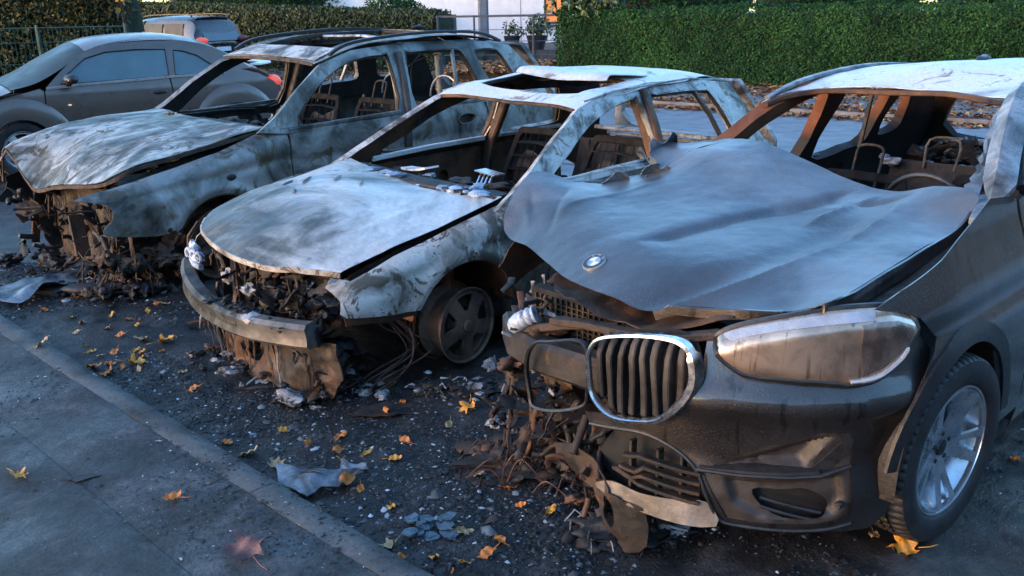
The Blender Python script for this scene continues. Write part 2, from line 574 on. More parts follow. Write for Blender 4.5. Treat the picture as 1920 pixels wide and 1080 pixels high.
def two_tone(name, top, low, z0, z1):
    """rust above, soot below a fire line (a stain on the steel)"""
    n = NT(name)
    sx = n.node('ShaderNodeSeparateXYZ')
    n.link(n.tc.outputs['Object'], sx.inputs[0])
    h = n.math('ADD', sx.outputs[2], n.math('MULTIPLY', n.noise(4, 6, 0.6), 0.12))
    k = n.node('ShaderNodeMapRange')
    k.inputs[1].default_value = z0
    k.inputs[2].default_value = z1
    n.link(h, k.inputs[0])
    a = n.ramp(n.noise(6, 8, 0.6, 0.5), [(0.3, [c * 0.45 for c in top]), (0.62, top)])
    b = n.ramp(n.noise(9, 6), [(0.3, [c * 0.5 for c in low]), (0.7, [c * 1.6 for c in low])])
    n.set(base=n.mix(k.outputs[0], b, a), rough=0.75, metal=0.05)
    n.bump(n.noise(40, 6), 0.3, 0.006)
    return n.m
M['x1_inner'] = two_tone('rust_over_soot_steel', (0.19, 0.064, 0.024), (0.008, 0.007, 0.007), 1.12, 1.22)

def lens_mat():
    n = NT('frosted_headlamp_lens')
    drip = n.ramp(n.noise(1.0, 3, 0.5, 0.0, n.coord((45, 45, 2.0))), [(0.60, 0), (0.67, 1)])
    c = n.mix(n.math('MULTIPLY', drip, 0.6), n.ramp(n.noise(7, 6, 0.6, 0.5), [(0.38, (0.36, 0.26, 0.19)), (0.60, (0.68, 0.48, 0.34))]), (0.06, 0.045, 0.036))
    n.set(base=c, rough=n.ramp(n.noise(120, 3), [(0.3, 0.30), (0.7, 0.42)]), metal=0.85, trans=0.0, coat=0.7, coatr=0.1, alpha=1.0)
    n.bump(n.noise(260, 3), 0.08, 0.002)
    return n.m
M['lens'] = lens_mat()
M['lens_dark'] = plain('lamp_dark_zone', (0.24, 0.18, 0.145), 0.3, 0.75, 0.4, 14, 0.1, 120, coat=0.6, coatr=0.1)
M['pod'] = plain('dirty_black_plastic', (0.030, 0.025, 0.022), 0.55, 0, 0.4, 14, 0.2, 90)
M['led'] = plain('light_guide_white', (0.38, 0.40, 0.43), 0.25, 0.3, 0.1, 20)  # light guide, and the painted sky reflection on the lens top
M['reflector'] = plain('lamp_reflector', (0.40, 0.34, 0.30), 0.3, 0.7, 0.2, 9)

# ground materials
def ground_mat():
    n = NT('burnt_wet_asphalt')
    co = n.tc.outputs['Object']
    big = n.noise(0.55, 8, 0.6, 0.4)
    med = n.noise(5, 8, 0.65)
    fine = n.noise(90, 6, 0.7)
    agg = n.voro(150)
    # soot and fire-water around the wrecks: distance to the row of cars
    sx = n.node('ShaderNodeSeparateXYZ')
    n.link(co, sx.inputs[0])
    d = n.math('ADD', n.math('MULTIPLY', sx.outputs[0], 0.684), n.math('MULTIPLY', sx.outputs[1], 0.73))
    d = n.math('ADD', d, n.math('MULTIPLY', big, 1.2))
    k = n.node('ShaderNodeMapRange')
    k.inputs[1].default_value = 8.2
    k.inputs[2].default_value = 6.2
    n.link(d, k.inputs[0])
    clean = n.ramp(med, [(0.3, (0.11, 0.12, 0.13)), (0.7, (0.18, 0.19, 0.205))])
    soot = n.ramp(med, [(0.40, (0.004, 0.004, 0.004)), (0.52, (0.012, 0.0105, 0.0095)), (0.66, (0.045, 0.041, 0.040))])
    c = n.mix(k.outputs[0], clean, soot)
    ash = n.math('MULTIPLY', n.ramp(fine, [(0.60, 0), (0.68, 1)]), n.ramp(n.noise(2.6, 6, 0.6), [(0.46, 0), (0.62, 1)]))
    ash = n.math('MULTIPLY', ash, k.outputs[0])
    c = n.mix(n.math('MULTIPLY', ash, 0.6), c, (0.33, 0.34, 0.37))
    sp = n.math('MULTIPLY', n.ramp(n.voro(75), [(0.07, 1), (0.13, 0)]), n.ramp(n.noise(1.7, 7, 0.65), [(0.47, 0), (0.56, 1)]))
    sp = n.math('MULTIPLY', sp, k.outputs[0])
    c = n.mix(n.math('MULTIPLY', sp, 0.85), c, (0.42, 0.46, 0.48))
    br = n.ramp(n.noise(2.2, 8, 0.65, 0.8), [(0.50, 0), (0.60, 1)])
    c = n.mix(n.math('MULTIPLY', n.math('MULTIPLY', br, k.outputs[0]), 0.6), c, (0.030, 0.018, 0.013))
    c = n.mix(0.35, c, n.ramp(agg, [(0.1, 0.5), (0.5, 1.2)]), 'MULTIPLY')
    n.set(base=c, rough=n.ramp(n.noise(1.8, 6), [(0.35, 0.26), (0.65, 0.70)]), metal=0.0, spec=0.5)
    n.bump(n.math('ADD', fine, n.math('MULTIPLY', n.noise(26, 7, 0.65), 1.6)), 0.6, 0.012)
    return n.m
M['asphalt'] = ground_mat()

def pave_mat():
    n = NT('damp_pavement_slab')
    med = n.noise(2.4, 9, 0.66, 0.4)
    c = n.ramp(med, [(0.39, (0.014, 0.014, 0.014)), (0.50, (0.042, 0.042, 0.043)), (0.61, (0.085, 0.085, 0.087))])
    # mossy soot smears
    sm = n.ramp(n.noise(1.5, 10, 0.70, 1.6), [(0.47, 0), (0.60, 1)])
    c = n.mix(n.math('MULTIPLY', sm, 0.88), c, (0.016, 0.018, 0.015))
    fine = n.noise(75, 6, 0.75)
    c = n.mix(0.75, c, n.ramp(fine, [(0.38, 0.35), (0.60, 1.25)]), 'MULTIPLY')
    mid2 = n.noise(14, 7, 0.7, 1.0)
    c = n.mix(0.6, c, n.ramp(mid2, [(0.40, 0.45), (0.58, 1.15)]), 'MULTIPLY')
    wh = n.math('MULTIPLY', n.ramp(n.voro(42), [(0.08, 1), (0.14, 0)]), n.ramp(n.noise(3, 3), [(0.52, 0), (0.6, 1)]))
    c = n.mix(n.math('MULTIPLY', wh, 0.5), c, (0.4, 0.42, 0.44))
    n.set(base=c, rough=n.ramp(n.noise(2.1, 6), [(0.35, 0.42), (0.65, 0.78)]))
    n.bump(n.math('ADD', fine, n.math('MULTIPLY', n.noise(22, 6), 1.4)), 0.5, 0.008)
    return n.m
M['pave'] = pave_mat()
M['kerb'] = burnt('weathered_kerb_stone', (0.100, 0.100, 0.094), (0.058, 0.058, 0.055), (0.020, 0.020, 0.018), (0.050, 0.053, 0.042), sc=2.2, rough=(0.6, 0.85), metal=0, bump=0.5)
M['road'] = plain('street_asphalt', (0.155, 0.165, 0.18), 0.55, 0, 0.2, 3, 0.4, 80)
M['verge'] = plain('far_pavement', (0.16, 0.15, 0.145), 0.7, 0, 0.3, 3, 0.4, 40)
M['soil'] = plain('leafy_soil', (0.05, 0.038, 0.028), 0.9, 0, 0.5, 5, 0.6, 30)
M['lawn'] = plain('garden_ground', (0.05, 0.06, 0.035), 0.9, 0, 0.5, 2, 0.6, 30)

def island(name, stops, rough=0.55, big=0.0, **kw):
    n = NT(name)
    g = n.node('ShaderNodeNewGeometry')
    c = n.mix(0.3, n.ramp(g.outputs['Random Per Island'], stops), n.ramp(n.noise(30, 4), [(0.3, 0.5), (0.7, 1.1)]), 'MULTIPLY')
    if big:
        c = n.mix(1.0, c, n.ramp(n.noise(big, 6, 0.6), [(0.38, (0.80, 0.82, 0.80)), (0.52, (1.15, 1.15, 1.15)), (0.64, (1.75, 1.55, 1.3))]), 'MULTIPLY')
    n.set(base=c, rough=rough, **kw)
    return n.m
M['debris'] = island('charred_fragments', [(0.0, (0.006, 0.006, 0.006)), (0.60, (0.022, 0.018, 0.015)), (0.78, (0.055, 0.035, 0.024)), (0.90, (0.07, 0.075, 0.078)), (0.97, (0.22, 0.25, 0.26)), (1.0, (0.6, 0.62, 0.64))], 0.6)
M['litter'] = island('fallen_leaf_litter', [(0.0, (0.10, 0.040, 0.015)), (0.35, (0.22, 0.085, 0.025)), (0.65, (0.34, 0.14, 0.04)), (0.85, (0.42, 0.22, 0.07)), (1.0, (0.52, 0.36, 0.16))], 0.6)
M['hedge'] = island('clipped_hedge_leaves', [(0.0, (0.008, 0.034, 0.010)), (0.5, (0.017, 0.062, 0.016)), (0.85, (0.028, 0.085, 0.022)), (1.0, (0.042, 0.105, 0.030))], 0.6, big=1.1, spec=0.15)
M['hedge_core'] = plain('hedge_twigs', (0.010, 0.018, 0.008), 0.9, 0, 0.5, 6, 0.5, 20)
M['olive'] = island('olive_hedge_leaves', [(0.0, (0.022, 0.034, 0.012)), (0.5, (0.060, 0.078, 0.028)), (0.85, (0.105, 0.118, 0.048)), (1.0, (0.15, 0.15, 0.07))], 0.6, spec=0.2)
M['autumn'] = island('autumn_shrub_leaves', [(0.0, (0.03, 0.038, 0.012)), (0.40, (0.06, 0.065, 0.02)), (0.70, (0.12, 0.09, 0.025)), (0.84, (0.30, 0.17, 0.02)), (1.0, (0.50, 0.30, 0.03))], 0.5)
M['brush'] = island('brown_green_shrub_leaves', [(0.0, (0.018, 0.030, 0.010)), (0.6, (0.055, 0.062, 0.022)), (0.90, (0.095, 0.082, 0.028)), (1.0, (0.30, 0.18, 0.03))], 0.6, spec=0.2)
M['laurel'] = island('broad_shrub_leaves', [(0.0, (0.02, 0.05, 0.016)), (0.5, (0.06, 0.11, 0.035)), (0.85, (0.14, 0.18, 0.06)), (1.0, (0.30, 0.14, 0.05))], 0.4)
M['bark'] = plain('bark', (0.045, 0.034, 0.024), 0.9, 0, 0.4, 14, 0.7, 30)
M['wall'] = plain('white_render', (0.80, 0.80, 0.80), 0.85, 0, 0.06, 3, 0.15, 60)
M['slate'] = plain('slate_grey_paint', (0.055, 0.062, 0.075), 0.5, 0, 0.2, 5)
M['postgrey'] = plain('grey_post_paint', (0.14, 0.155, 0.18), 0.6, 0, 0.15, 4, 0.2, 30)
M['green_fence'] = plain('green_wire_coating', (0.045, 0.085, 0.062), 0.5, 0.1, 0.2, 5)
M['pot'] = plain('dark_pot', (0.022, 0.024, 0.028), 0.5, 0, 0.2, 8)
M['beetle'] = plain('grey_brown_metallic_paint', (0.135, 0.103, 0.088), 0.32, 0.45, 0.08, 3, 0.0, 200, coat=0.4, coatr=0.14)
M['glass'] = plain('misted_car_glass', (0.045, 0.085, 0.095), 0.14, 0.0, 0.35, 1.2, 0.0, 300, spec=0.8, coat=0.5, coatr=0.06)
M['dglass'] = plain('dark_car_glass', (0.020, 0.027, 0.022), 0.35, 0.0, 0.5, 1.6, 0.05, 300, spec=0.25)
M['suvpaint'] = plain('far_grey_paint', (0.045, 0.046, 0.052), 0.3, 0.5, 0.08, 3, 0.0, 200, coat=0.4, coatr=0.1)
M['silver'] = plain('silver_trim', (0.65, 0.66, 0.68), 0.25, 0.9, 0.1, 12)
M['seat'] = plain('burnt_seat_steel', (0.012, 0.012, 0.013), 0.85, 0.0, 0.5, 14, 0.3, spec=0.15)
M['strip'] = plain('bright_trim', (0.7, 0.7, 0.7), 0.3, 0.9, 0.0, 5)
M['hills'] = plain('wooded_rise', (0.035, 0.034, 0.026), 0.95, 0, 0.4, 0.2)

def lit(name, col, s):
    n = NT(name)
    n.set(base=(0.3, 0.2, 0.1), emit=n.ramp(n.noise(9, 3), [(0.3, [c * 0.6 for c in col]), (0.7, col)]), emits=s, rough=0.4)
    return n.m
M['lit_window'] = lit('lit_window_glow', (1.0, 0.26, 0.04), 0.13)
M['lamp_glow'] = lit('porch_lamp_glow', (1.0, 0.62, 0.28), 0.5)
M['tail'] = lit('tail_lamp_red', (0.9, 0.02, 0.02), 0.10)
M['tail_off'] = plain('unlit_tail_lamp', (0.16, 0.012, 0.012), 0.3, 0, 0.2, 20)
M['amber'] = lit('side_repeater', (1.0, 0.6, 0.3), 0.12)
M['blueash'] = burnt('blue_white_ash_metal', (0.45, 0.52, 0.62), (0.24, 0.29, 0.37), (0.06, 0.07, 0.09), (0.12, 0.10, 0.10), sc=9, rough=(0.4, 0.7), metal=0.3, bump=0.4)
M['scrap'] = burnt('crumpled_grey_scrap', (0.20, 0.245, 0.28), (0.085, 0.105, 0.125), (0.018, 0.020, 0.022), (0.06, 0.045, 0.035), sc=4, rough=(0.35, 0.6), metal=0.4, bump=0.4)
M['shard'] = plain('cracked_blue_glass', (0.055, 0.085, 0.11), 0.3, 0.1, 0.4, 30, 0.3, 60)
M['copper'] = plain('scorched_copper_wire', (0.085, 0.040, 0.028), 0.55, 0.3, 0.5, 20)

def leafmat(name, a, b):
    n = NT(name)
    n.set(base=n.ramp(n.noise(22, 5), [(0.3, a), (0.7, b)]), rough=0.5)
    n.bump(n.noise(60, 4), 0.4, 0.003)
    return n.m
M['leaf_y'] = leafmat('yellow_leaf', (0.40, 0.14, 0.012), (0.70, 0.34, 0.035))
M['leaf_o'] = leafmat('orange_leaf', (0.32, 0.075, 0.010), (0.60, 0.20, 0.02))
M['leaf_p'] = leafmat('pale_leaf', (0.26, 0.14, 0.06), (0.52, 0.34, 0.16))
M['leaf_m'] = leafmat('maroon_leaf', (0.065, 0.024, 0.022), (0.16, 0.075, 0.065))

# ------------------------------------------------------------------ the setting
KD = np.array((0.730, -0.683))     # along the near kerb
KN = np.array((-0.683, -0.730))    # from the parking bay towards the footway
K0 = np.array((-0.93, 3.06))

def kp(t, n, z):
    p = K0 + KD * t + KN * n
    return (p[0], p[1], z)

def ground_z(x, y):
    P = np.c_[np.ravel(x), np.ravel(y), np.zeros(np.size(x))]
    d = P[:, 0] * 0.684 + P[:, 1] * 0.73
    w = np.clip((7.0 - d) / 1.5, 0, 1) * np.clip((P[:, 1] - 0.2) / 1.0, 0, 1) * np.clip((6 - np.abs(P[:, 0])) / 2, 0, 1)
    h = 0.012 * fbm(P, 1.9, 3, 3) + 0.011 * fbm(P, 7.0, 4, 5) + 0.004 * np.abs(fbm(P, 24, 3, 6))
    return h * w - 0.004

xs = np.concatenate([np.linspace(-150, -12, 12), np.linspace(-9, -4.2, 20), np.arange(-4, 3.2, 0.028), np.linspace(3.4, 9, 18), np.linspace(12, 150, 12)])
ys = np.concatenate([np.linspace(-60, -2, 8), np.linspace(-1, 1.4, 8), np.arange(1.6, 6.6, 0.028), np.linspace(6.8, 12, 18), np.linspace(14, 220, 14)])
X, Y = np.meshgrid(xs, ys, indexing='ij')
Z = ground_z(X, Y).reshape(X.shape)
tag(MB().grid(np.stack([X, Y, Z], -1)).build('ground', M['asphalt'], sharp=0), kind='structure')

def pz(P):
    return 0.004 * fbm(P, 2.5, 3, 21) + 0.0018 * fbm(P, 20, 2, 22)
mb = MB()
for n0, n1, t0, t1 in ((0.124, 0.523, -7, 4), (0.525, 1.9, -7, 4), (1.902, 3.4, -7, 4), (3.41, 12, -20, 20)):
    tt = np.arange(t0, t1, 0.04 if n1 < 3.5 else 0.8)
    nn = np.linspace(n0, n1, max(3, int((n1 - n0) / (0.04 if n1 < 3.5 else 0.8))))
    G = np.array([[kp(a, b, 0.046) for b in nn] for a in tt])
    q = G.reshape(-1, 3)
    q[:, 2] += pz(q)
    e = np.ones(len(nn)); e[0] = e[-1] = 0
    G = q.reshape(G.shape)
    G[:, 0, 2] -= 0.002; G[:, -1, 2] -= 0.003
    mb.grid(G)
tag(mb.build('pavement', M['pave'], sharp=0), kind='structure')
mb = MB()
t = -9.0
k = 0
while t < 5:
    L = 0.996
    tt = np.linspace(t, t + L, 26)
    sec = [(0.0, -0.03), (-0.002, 0.036), (0.010, 0.046), (0.060, 0.049), (0.110, 0.048), (0.122, 0.045), (0.123, -0.03)]
    G = np.array([[kp(a, b, z) for b, z in sec] for a in tt])
    q = G.reshape(-1, 3)
    d = 0.005 * fbm(q, 11, 3, 31)
    q[:, 2] += d * (q[:, 2] > 0)
    q[:, :2] -= KN * (0.5 * d)[:, None]
    mb.grid(q.reshape(G.shape))
    t += 1.0
    k += 1
tag(mb.build('kerb', M['kerb'], sharp=50), kind='structure')

RD = np.array((0.78, -0.626))      # along the far street
RN = np.array((-0.626, -0.78))     # from its far kerb towards the camera
R0 = np.array((4.35, 15.25))
def rp(t, n, z):
    p = R0 + RD * t + RN * n
    return (p[0], p[1], z)
def strip(n0, n1, z0, z1, t0=-60, t1=60):
    return [[rp(t, n, z) for n, z in ((n0, z0), (n1, z1))] for t in np.linspace(t0, t1, 40)]
tag(MB().grid(np.array(strip(0.0, 6.0, 0.004, 0.004))[:, ::-1]).build('road', M['road']), kind='structure')
G = np.array([[rp(t, n, z) for n, z in ((0.0, -0.02), (-0.01, 0.10), (-0.14, 0.105), (-0.145, 0.09), (-4.5, 0.10), (-9.0, 0.22), (-40, 0.5))] for t in np.linspace(-60, 60, 60)])
tag(MB().grid(G).build('far_pavement', M['verge']), kind='structure')

def leaves_mesh(mb, P, Nrm, size, fold=0.25, mat=0, asp=0.55, droop=None):
    """folded rhombus leaves at points P with normals Nrm"""
    n = len(P)
    r = RNG.normal(size=(n, 3))
    a = np.cross(Nrm, r)
    a /= np.linalg.norm(a, axis=1)[:, None] + 1e-9
    if droop is not None:
        a = a + np.array(droop)
        a /= np.linalg.norm(a, axis=1)[:, None] + 1e-9
    b = np.cross(Nrm, a)
    b /= np.linalg.norm(b, axis=1)[:, None] + 1e-9
    s = (size * (0.6 + 0.8 * RNG.random(n)))[:, None]
    f = Nrm * s * fold
    V = np.stack([P - a * s * 0.5, P + b * s * asp * 0.5 + f, P + a * s * 0.5, P - b * s * asp * 0.5 + f], 1).reshape(-1, 3)
    o = mb.n
    mb.v.append(V)
    mb.n += len(V)
    for i in range(n):
        q = o + 4 * i
        mb.f.append([q, q + 1, q + 2])
        mb.f.append([q, q + 2, q + 3])
        mb.m += [mat, mat]
    return mb

def rnd_unit(n):
    r = RNG.normal(size=(n, 3))
    return r / np.linalg.norm(r, axis=1)[:, None]

# unseen rise added behind and right to block horizon light, open towards the sun
G = []
sa = math.degrees(math.atan2(SUN_DIR.y, SUN_DIR.x))
for a in np.linspace(sa + 24, sa + 195, 70):
    e = min(1.0, (a - sa - 24) / 18, (sa + 195 - a) / 25)
    row = []
    for r, h in ((48, -.1), (56, 9), (66, 21), (78, 26), (95, 24)):
        x, y = r * math.cos(rad(a)), r * math.sin(rad(a))
        k = fbm(np.array([[x, y, 0.0]]), .08, 4, 77)[0]
        row.append((x, y, -.1 + max(0, h) * e * (1 + .25 * k) if h > 0 else -.1))
    G.append(row)
tag(MB().grid(np.array(G)).build('hills', M['hills']), kind='structure')

# leaf litter along the far pavement and the gutter
mb = MB()
n = 15000
t = RNG.uniform(-22, 9, n)
u = np.where(RNG.random(n) < 0.42, RNG.normal(-0.05, 0.22, n), np.where(RNG.random(n) < 0.6, RNG.normal(-2.6, 0.7, n), RNG.uniform(-4.2, 0.5, n)))
P = np.array([rp(a, b, 0.012 if b > 0 else 0.115) for a, b in zip(t, u)])
P[:, 2] += 0.03 * RNG.random(n)
Nn = rnd_unit(n) * 0.35 + np.array((0, 0, 1))
Nn /= np.linalg.norm(Nn, axis=1)[:, None]
leaves_mesh(mb, P, Nn, 0.105, 0.22, asp=0.8)
n = 2600
P = np.c_[RNG.uniform(-1.6, 1.6, n), RNG.uniform(21.5, 25.8, n), np.zeros(n)]
P[:, 2] = 0.30 + 0.05 * RNG.random(n)
Nn = rnd_unit(n) * 0.4 + np.array((0, 0, 1))
Nn /= np.linalg.norm(Nn, axis=1)[:, None]
leaves_mesh(mb, P, Nn, 0.15, 0.22, asp=0.8)
n = 60
P = np.c_[RNG.uniform(-9, -3.0, n), RNG.uniform(7.5, 16, n), 0.02 + 0.02 * RNG.random(n)]
leaves_mesh(mb, P, np.tile((0.05, 0.02, 1.0), (n, 1)) + 0.3 * rnd_unit(n), 0.13, 0.2, asp=0.8)
tag(mb.build('leaf_litter', M['litter'], sharp=0), kind='stuff')

# clipped hedge on the right
HA = np.array((1.15, 20.85)); HD = np.array((0.942, -0.335)); HN = np.array((-0.335, -0.942)); HL, HH, HW = 13.0, 1.72, 1.1
def hp(t, d, z):
    q = HA + HD * t - HN * d
    return np.array((q[0], q[1], z))
mb = MB()
core = MB()
G = []
for t in np.linspace(0.06, HL, 60):
    G.append([hp(t, d, z) for d, z in ((0.16, 0), (0.16, 0.5), (0.16, 1.1), (0.16, HH - 0.2), (0.24, HH - 0.13), (0.5, HH - 0.12), (1.0, HH - 0.13), (HW - 0.05, HH - 0.15), (HW - 0.05, 0))])
core.grid(np.array(G)[:, ::-1])
core.f.append([0, 1, 2, 3, 4, 5, 6, 7, 8]); core.m.append(0)
hn = np.array((HN[0], HN[1], 0.0))
def hedge_face(n, kind):
    t = RNG.uniform(0, HL, n)
    if kind == 'front':
        z = HH * RNG.random(n)
        d = RNG.normal(0.0, 0.025, n)
        N0 = np.tile(hn + (0, 0, 0.35), (n, 1))
    elif kind == 'top':
        z = np.full(n, HH) + RNG.normal(0, 0.03, n) + 0.03 * np.sin(t * 1.7) * np.sin(t * 0.6)
        d = RNG.uniform(0, HW, n)
        N0 = np.tile((0, 0, 1.0), (n, 1))
    else:
        t = RNG.normal(0, 0.03, n)
        z = HH * RNG.random(n)
        d = RNG.uniform(0, HW, n)
        N0 = np.tile((-HD[0], -HD[1], 0.3), (n, 1))
    P = np.array([hp(a, b, c) for a, b, c in zip(t, d, z)])
    w = fbm(P, 1.1, 3, 41) * 0.08 + fbm(P, 5, 2, 42) * 0.045
    e = np.clip((z - (HH - 0.12)) / 0.12, 0, 1) * (kind == 'front')
    P = P + N0 * w[:, None] - hn * (0.10 * e ** 2)[:, None]
    N1 = N0 + 0.75 * rnd_unit(n)
    N1 /= np.linalg.norm(N1, axis=1)[:, None]
    return P, N1
for kind, n in (('front', 48000), ('top', 14000), ('end', 4200)):
    P, N1 = hedge_face(n, kind)
    leaves_mesh(mb, P, N1, 0.050, 0.15, asp=0.6)
h = tag(core.build('clipped_hedge', M['hedge_core']), 'long dark green hedge clipped square beside the far street', 'hedge')
mb.build('foliage', M['hedge'], h, sharp=0)

def cloud(mb, c, r, n, size, seed=0, asp=0.6, shell=0.45, droop=None, lump=0.3):
    d = rnd_unit(n)
    rr = (shell + (1 - shell) * RNG.random(n) ** 0.6) * (1 + lump * fbm(d * 1.0 + seed, 1.8, 2, seed))
    P = np.array(c) + d * np.array(r) * rr[:, None]
    P = P[P[:, 2] > 0.05]
    N1 = rnd_unit(len(P)) + 0.6 * d[:len(P)] + (0, 0, 0.4)
    N1 /= np.linalg.norm(N1, axis=1)[:, None]
    leaves_mesh(mb, P, N1, size, 0.2, asp=asp, droop=droop)
    return mb

def stem_mb(x, y, h, r, n=3, seed=0):
    mb = MB()
    rg = random.Random(seed)
    for i in range(n):
        a, b = rg.uniform(-0.5, 0.5), rg.uniform(-0.5, 0.5)
        mb.tube([(x, y, 0), (x + a * 0.3, y + b * 0.3, h * 0.4), (x + a * 0.8, y + b * 0.8, h * 0.75), (x + a * 1.5, y + b * 1.5, h)], [r, r * 0.7, r * 0.5, r * 0.2], 6)
    return mb

# olive hedge far left, in front of the house
A, B = np.array((-13.5, 30.6)), np.array((-2.0, 25.2))
core = MB(); fol = MB()
dv = (B - A) / np.linalg.norm(B - A); nv = np.array((-dv[1], dv[0])) * -1
L = np.linalg.norm(B - A)
def oh(t, d, z):
    q = A + dv * t - nv * d
    return (q[0], q[1], z)
G = []
for t in np.linspace(0, L, 40):
    hh = 2.15 - 0.45 * t / L
    G.append([oh(t, d, z) for d, z in ((0.1, 0), (0.08, 0.8), (0.1, hh - 0.12), (0.3, hh - 0.04), (1.0, hh - 0.05), (1.1, hh - 0.2), (1.1, 0))])
core.grid(np.array(G)[:, ::-1]); core.f.append([273, 274, 275, 276, 277, 278, 279]); core.m.append(0)
n = 17000
t = RNG.uniform(0, L, n); hh = 2.15 - 0.45 * t / L
fr = RNG.random(n) < 0.7
z = np.where(fr, hh * RNG.random(n) ** 0.7, hh + RNG.normal(0, 0.03, n)); d = np.where(fr, RNG.normal(0, 0.06, n), RNG.uniform(0, 1.1, n))
P = np.array([oh(a, b, c) for a, b, c in zip(t, d, z)])
N1 = np.where(fr[:, None], np.array((nv[0], nv[1], 0.4)), np.array((0, 0, 1.0))) + 0.8 * rnd_unit(n)
leaves_mesh(fol, P, N1 / np.linalg.norm(N1, axis=1)[:, None], 0.105, 0.2, asp=0.5, droop=(0, 0, -0.9))
h = tag(core.build('leafy_hedge', M['hedge_core']), 'olive green leafy hedge between the distant car and the white house', 'hedge')
fol.build('foliage', M['olive'], h, sharp=0)

# shrubs behind the green mesh fence
for i, (x, y, rx, rz, zc, mt, n, lab) in enumerate((
        (-12.4, 20.4, 1.9, 2.3, 1.5, 'brush', 15000, 'dense brown green shrub above the left end of the mesh fence'),
        (-9.9, 20.6, 1.7, 2.3, 1.5, 'brush', 15000, 'brown green shrub behind the middle of the mesh fence'),
        (-9.45, 21.0, 0.95, 2.2, 1.6, 'autumn', 9000, 'loose shrub with yellow autumn leaves beside the distant car'))):
    r = empty('garden_shrub', (x, y, 0))
    tag(r, lab, 'shrub')
    stem_mb(0, 0, 2.2, 0.05, 5, i).build('stem', M['bark'], r)
    mb = MB()
    cloud(mb, (0, 0, zc), (rx, 1.2, rz), n, 0.095, 10 + i, shell=0.35)
    if mt == 'brush':
        mb.lump((0, 0.4, zc), (rx * 0.8, 0.6, rz * 0.85), 3, 0.25, 1.5, i, 1)
    mb.build('foliage', [M[mt], M['hedge_core']], r, sharp=0)
mb = MB()
r = tag(empty('yellow_leaved_sapling', (-8.15, 19.6, 0)), 'slim sapling with bright yellow leaves at the end of the mesh fence', 'tree')
mb.tube([(0, 0, 0), (0.02, 0, 1.2), (-0.03, 0, 2.4), (0, 0.1, 3.2)], [0.05, 0.045, 0.035, 0.02], 7).build('trunk', M['bark'], r)
mb = MB()
cloud(mb, (-0.1, 0, 2.45), (0.62, 0.5, 0.55), 480, 0.15, 31, shell=0.2, lump=0.5)
mb.build('crown', M['autumn'], r, sharp=0)
r = tag(empty('dark_green_bush', (-3.55, 28.6, 0)), 'dark green bush rising behind the olive hedge by the house', 'shrub')
stem_mb(0, 0, 1.8, 0.05, 4, 9).build('stem', M['bark'], r)
mb = MB()
cloud(mb, (0, 0, 1.6), (1.0, 0.8, 0.78), 3500, 0.10, 33, shell=0.5)
mb.build('foliage', M['hedge'], r, sharp=0)
r = tag(empty('broad_leaved_shrub', (1.95, 21.6, 0)), 'broad leaved shrub with some orange leaves leaning over the hedge end', 'shrub')
stem_mb(0, 0, 2.0, 0.04, 4, 12).build('stem', M['bark'], r)
mb = MB()
cloud(mb, (-0.05, -0.45, 2.08), (0.95, 0.75, 0.62), 900, 0.20, 35, shell=0.2, asp=0.5, droop=(0, -0.1, -0.6))
mb.build('foliage', M['laurel'], r, sharp=0)

for i, (x, y, rx, rz, zc, n) in enumerate(((4.6, 24.5, 2.2, 1.3, 1.9, 5200), (8.4, 23.2, 2.3, 1.2, 1.8, 5200), (12.0, 21.5, 2.2, 1.4, 1.9, 5200), (-9.5, 33.5, 3.0, 1.3, 2.2, 6000))):
    r = tag(empty('background_bush', (x, y, 0)), ('dark bush behind the left part of the clipped hedge', 'dark bush behind the middle of the clipped hedge', 'dark bush behind the right end of the clipped hedge', 'dark bush behind the olive hedge at the far left')[i], 'shrub')
    stem_mb(0, 0, 1.8, 0.05, 4, 20 + i).build('stem', M['bark'], r)
    mb = MB()
    cloud(mb, (0, 0, zc), (rx, 0.9, rz), n, 0.11, 60 + i, shell=0.4)
    mb.lump((0, 0.3, zc), (rx * 0.85, 0.5, rz * 0.85), 3, 0.25, 1.5, i, 1)
    mb.build('foliage', [M['hedge'], M['hedge_core']], r, sharp=0)

# green mesh fence
r = tag(empty('mesh_fence', (0, 0, 0)), 'low green wire mesh fence in front of the brown shrubs', 'fence')
FA, FB = np.array((-13.0, 16.25)), np.array((-7.55, 18.3))
mb = MB()
for z in (1.57, 1.30, 0.9, 0.5, 0.1):
    mb.tube([(FA[0], FA[1], z), (FB[0], FB[1], z)], 0.012 if z > 1.5 else 0.007, 5)
for t in np.linspace(0, 1, 78):
    p = FA + (FB - FA) * t
    mb.tube([(p[0], p[1], 0.03), (p[0], p[1], 1.575)], 0.006, 4)
mb.build('wire_mesh', M['green_fence'], r)
for t in (0.02, 0.38, 0.72, 0.99):
    p = FA + (FB - FA) * t
    MB().bar([(p[0], p[1], 0), (p[0], p[1], 1.62)], 0.05, 0.05, (1, 0, 0)).build('post', M['green_fence'], r)

# white house
r = tag(empty('white_house', (-2.5, 34, 0)), 'white rendered house with a dark door and an orange lit window', 'house')
mb = MB()
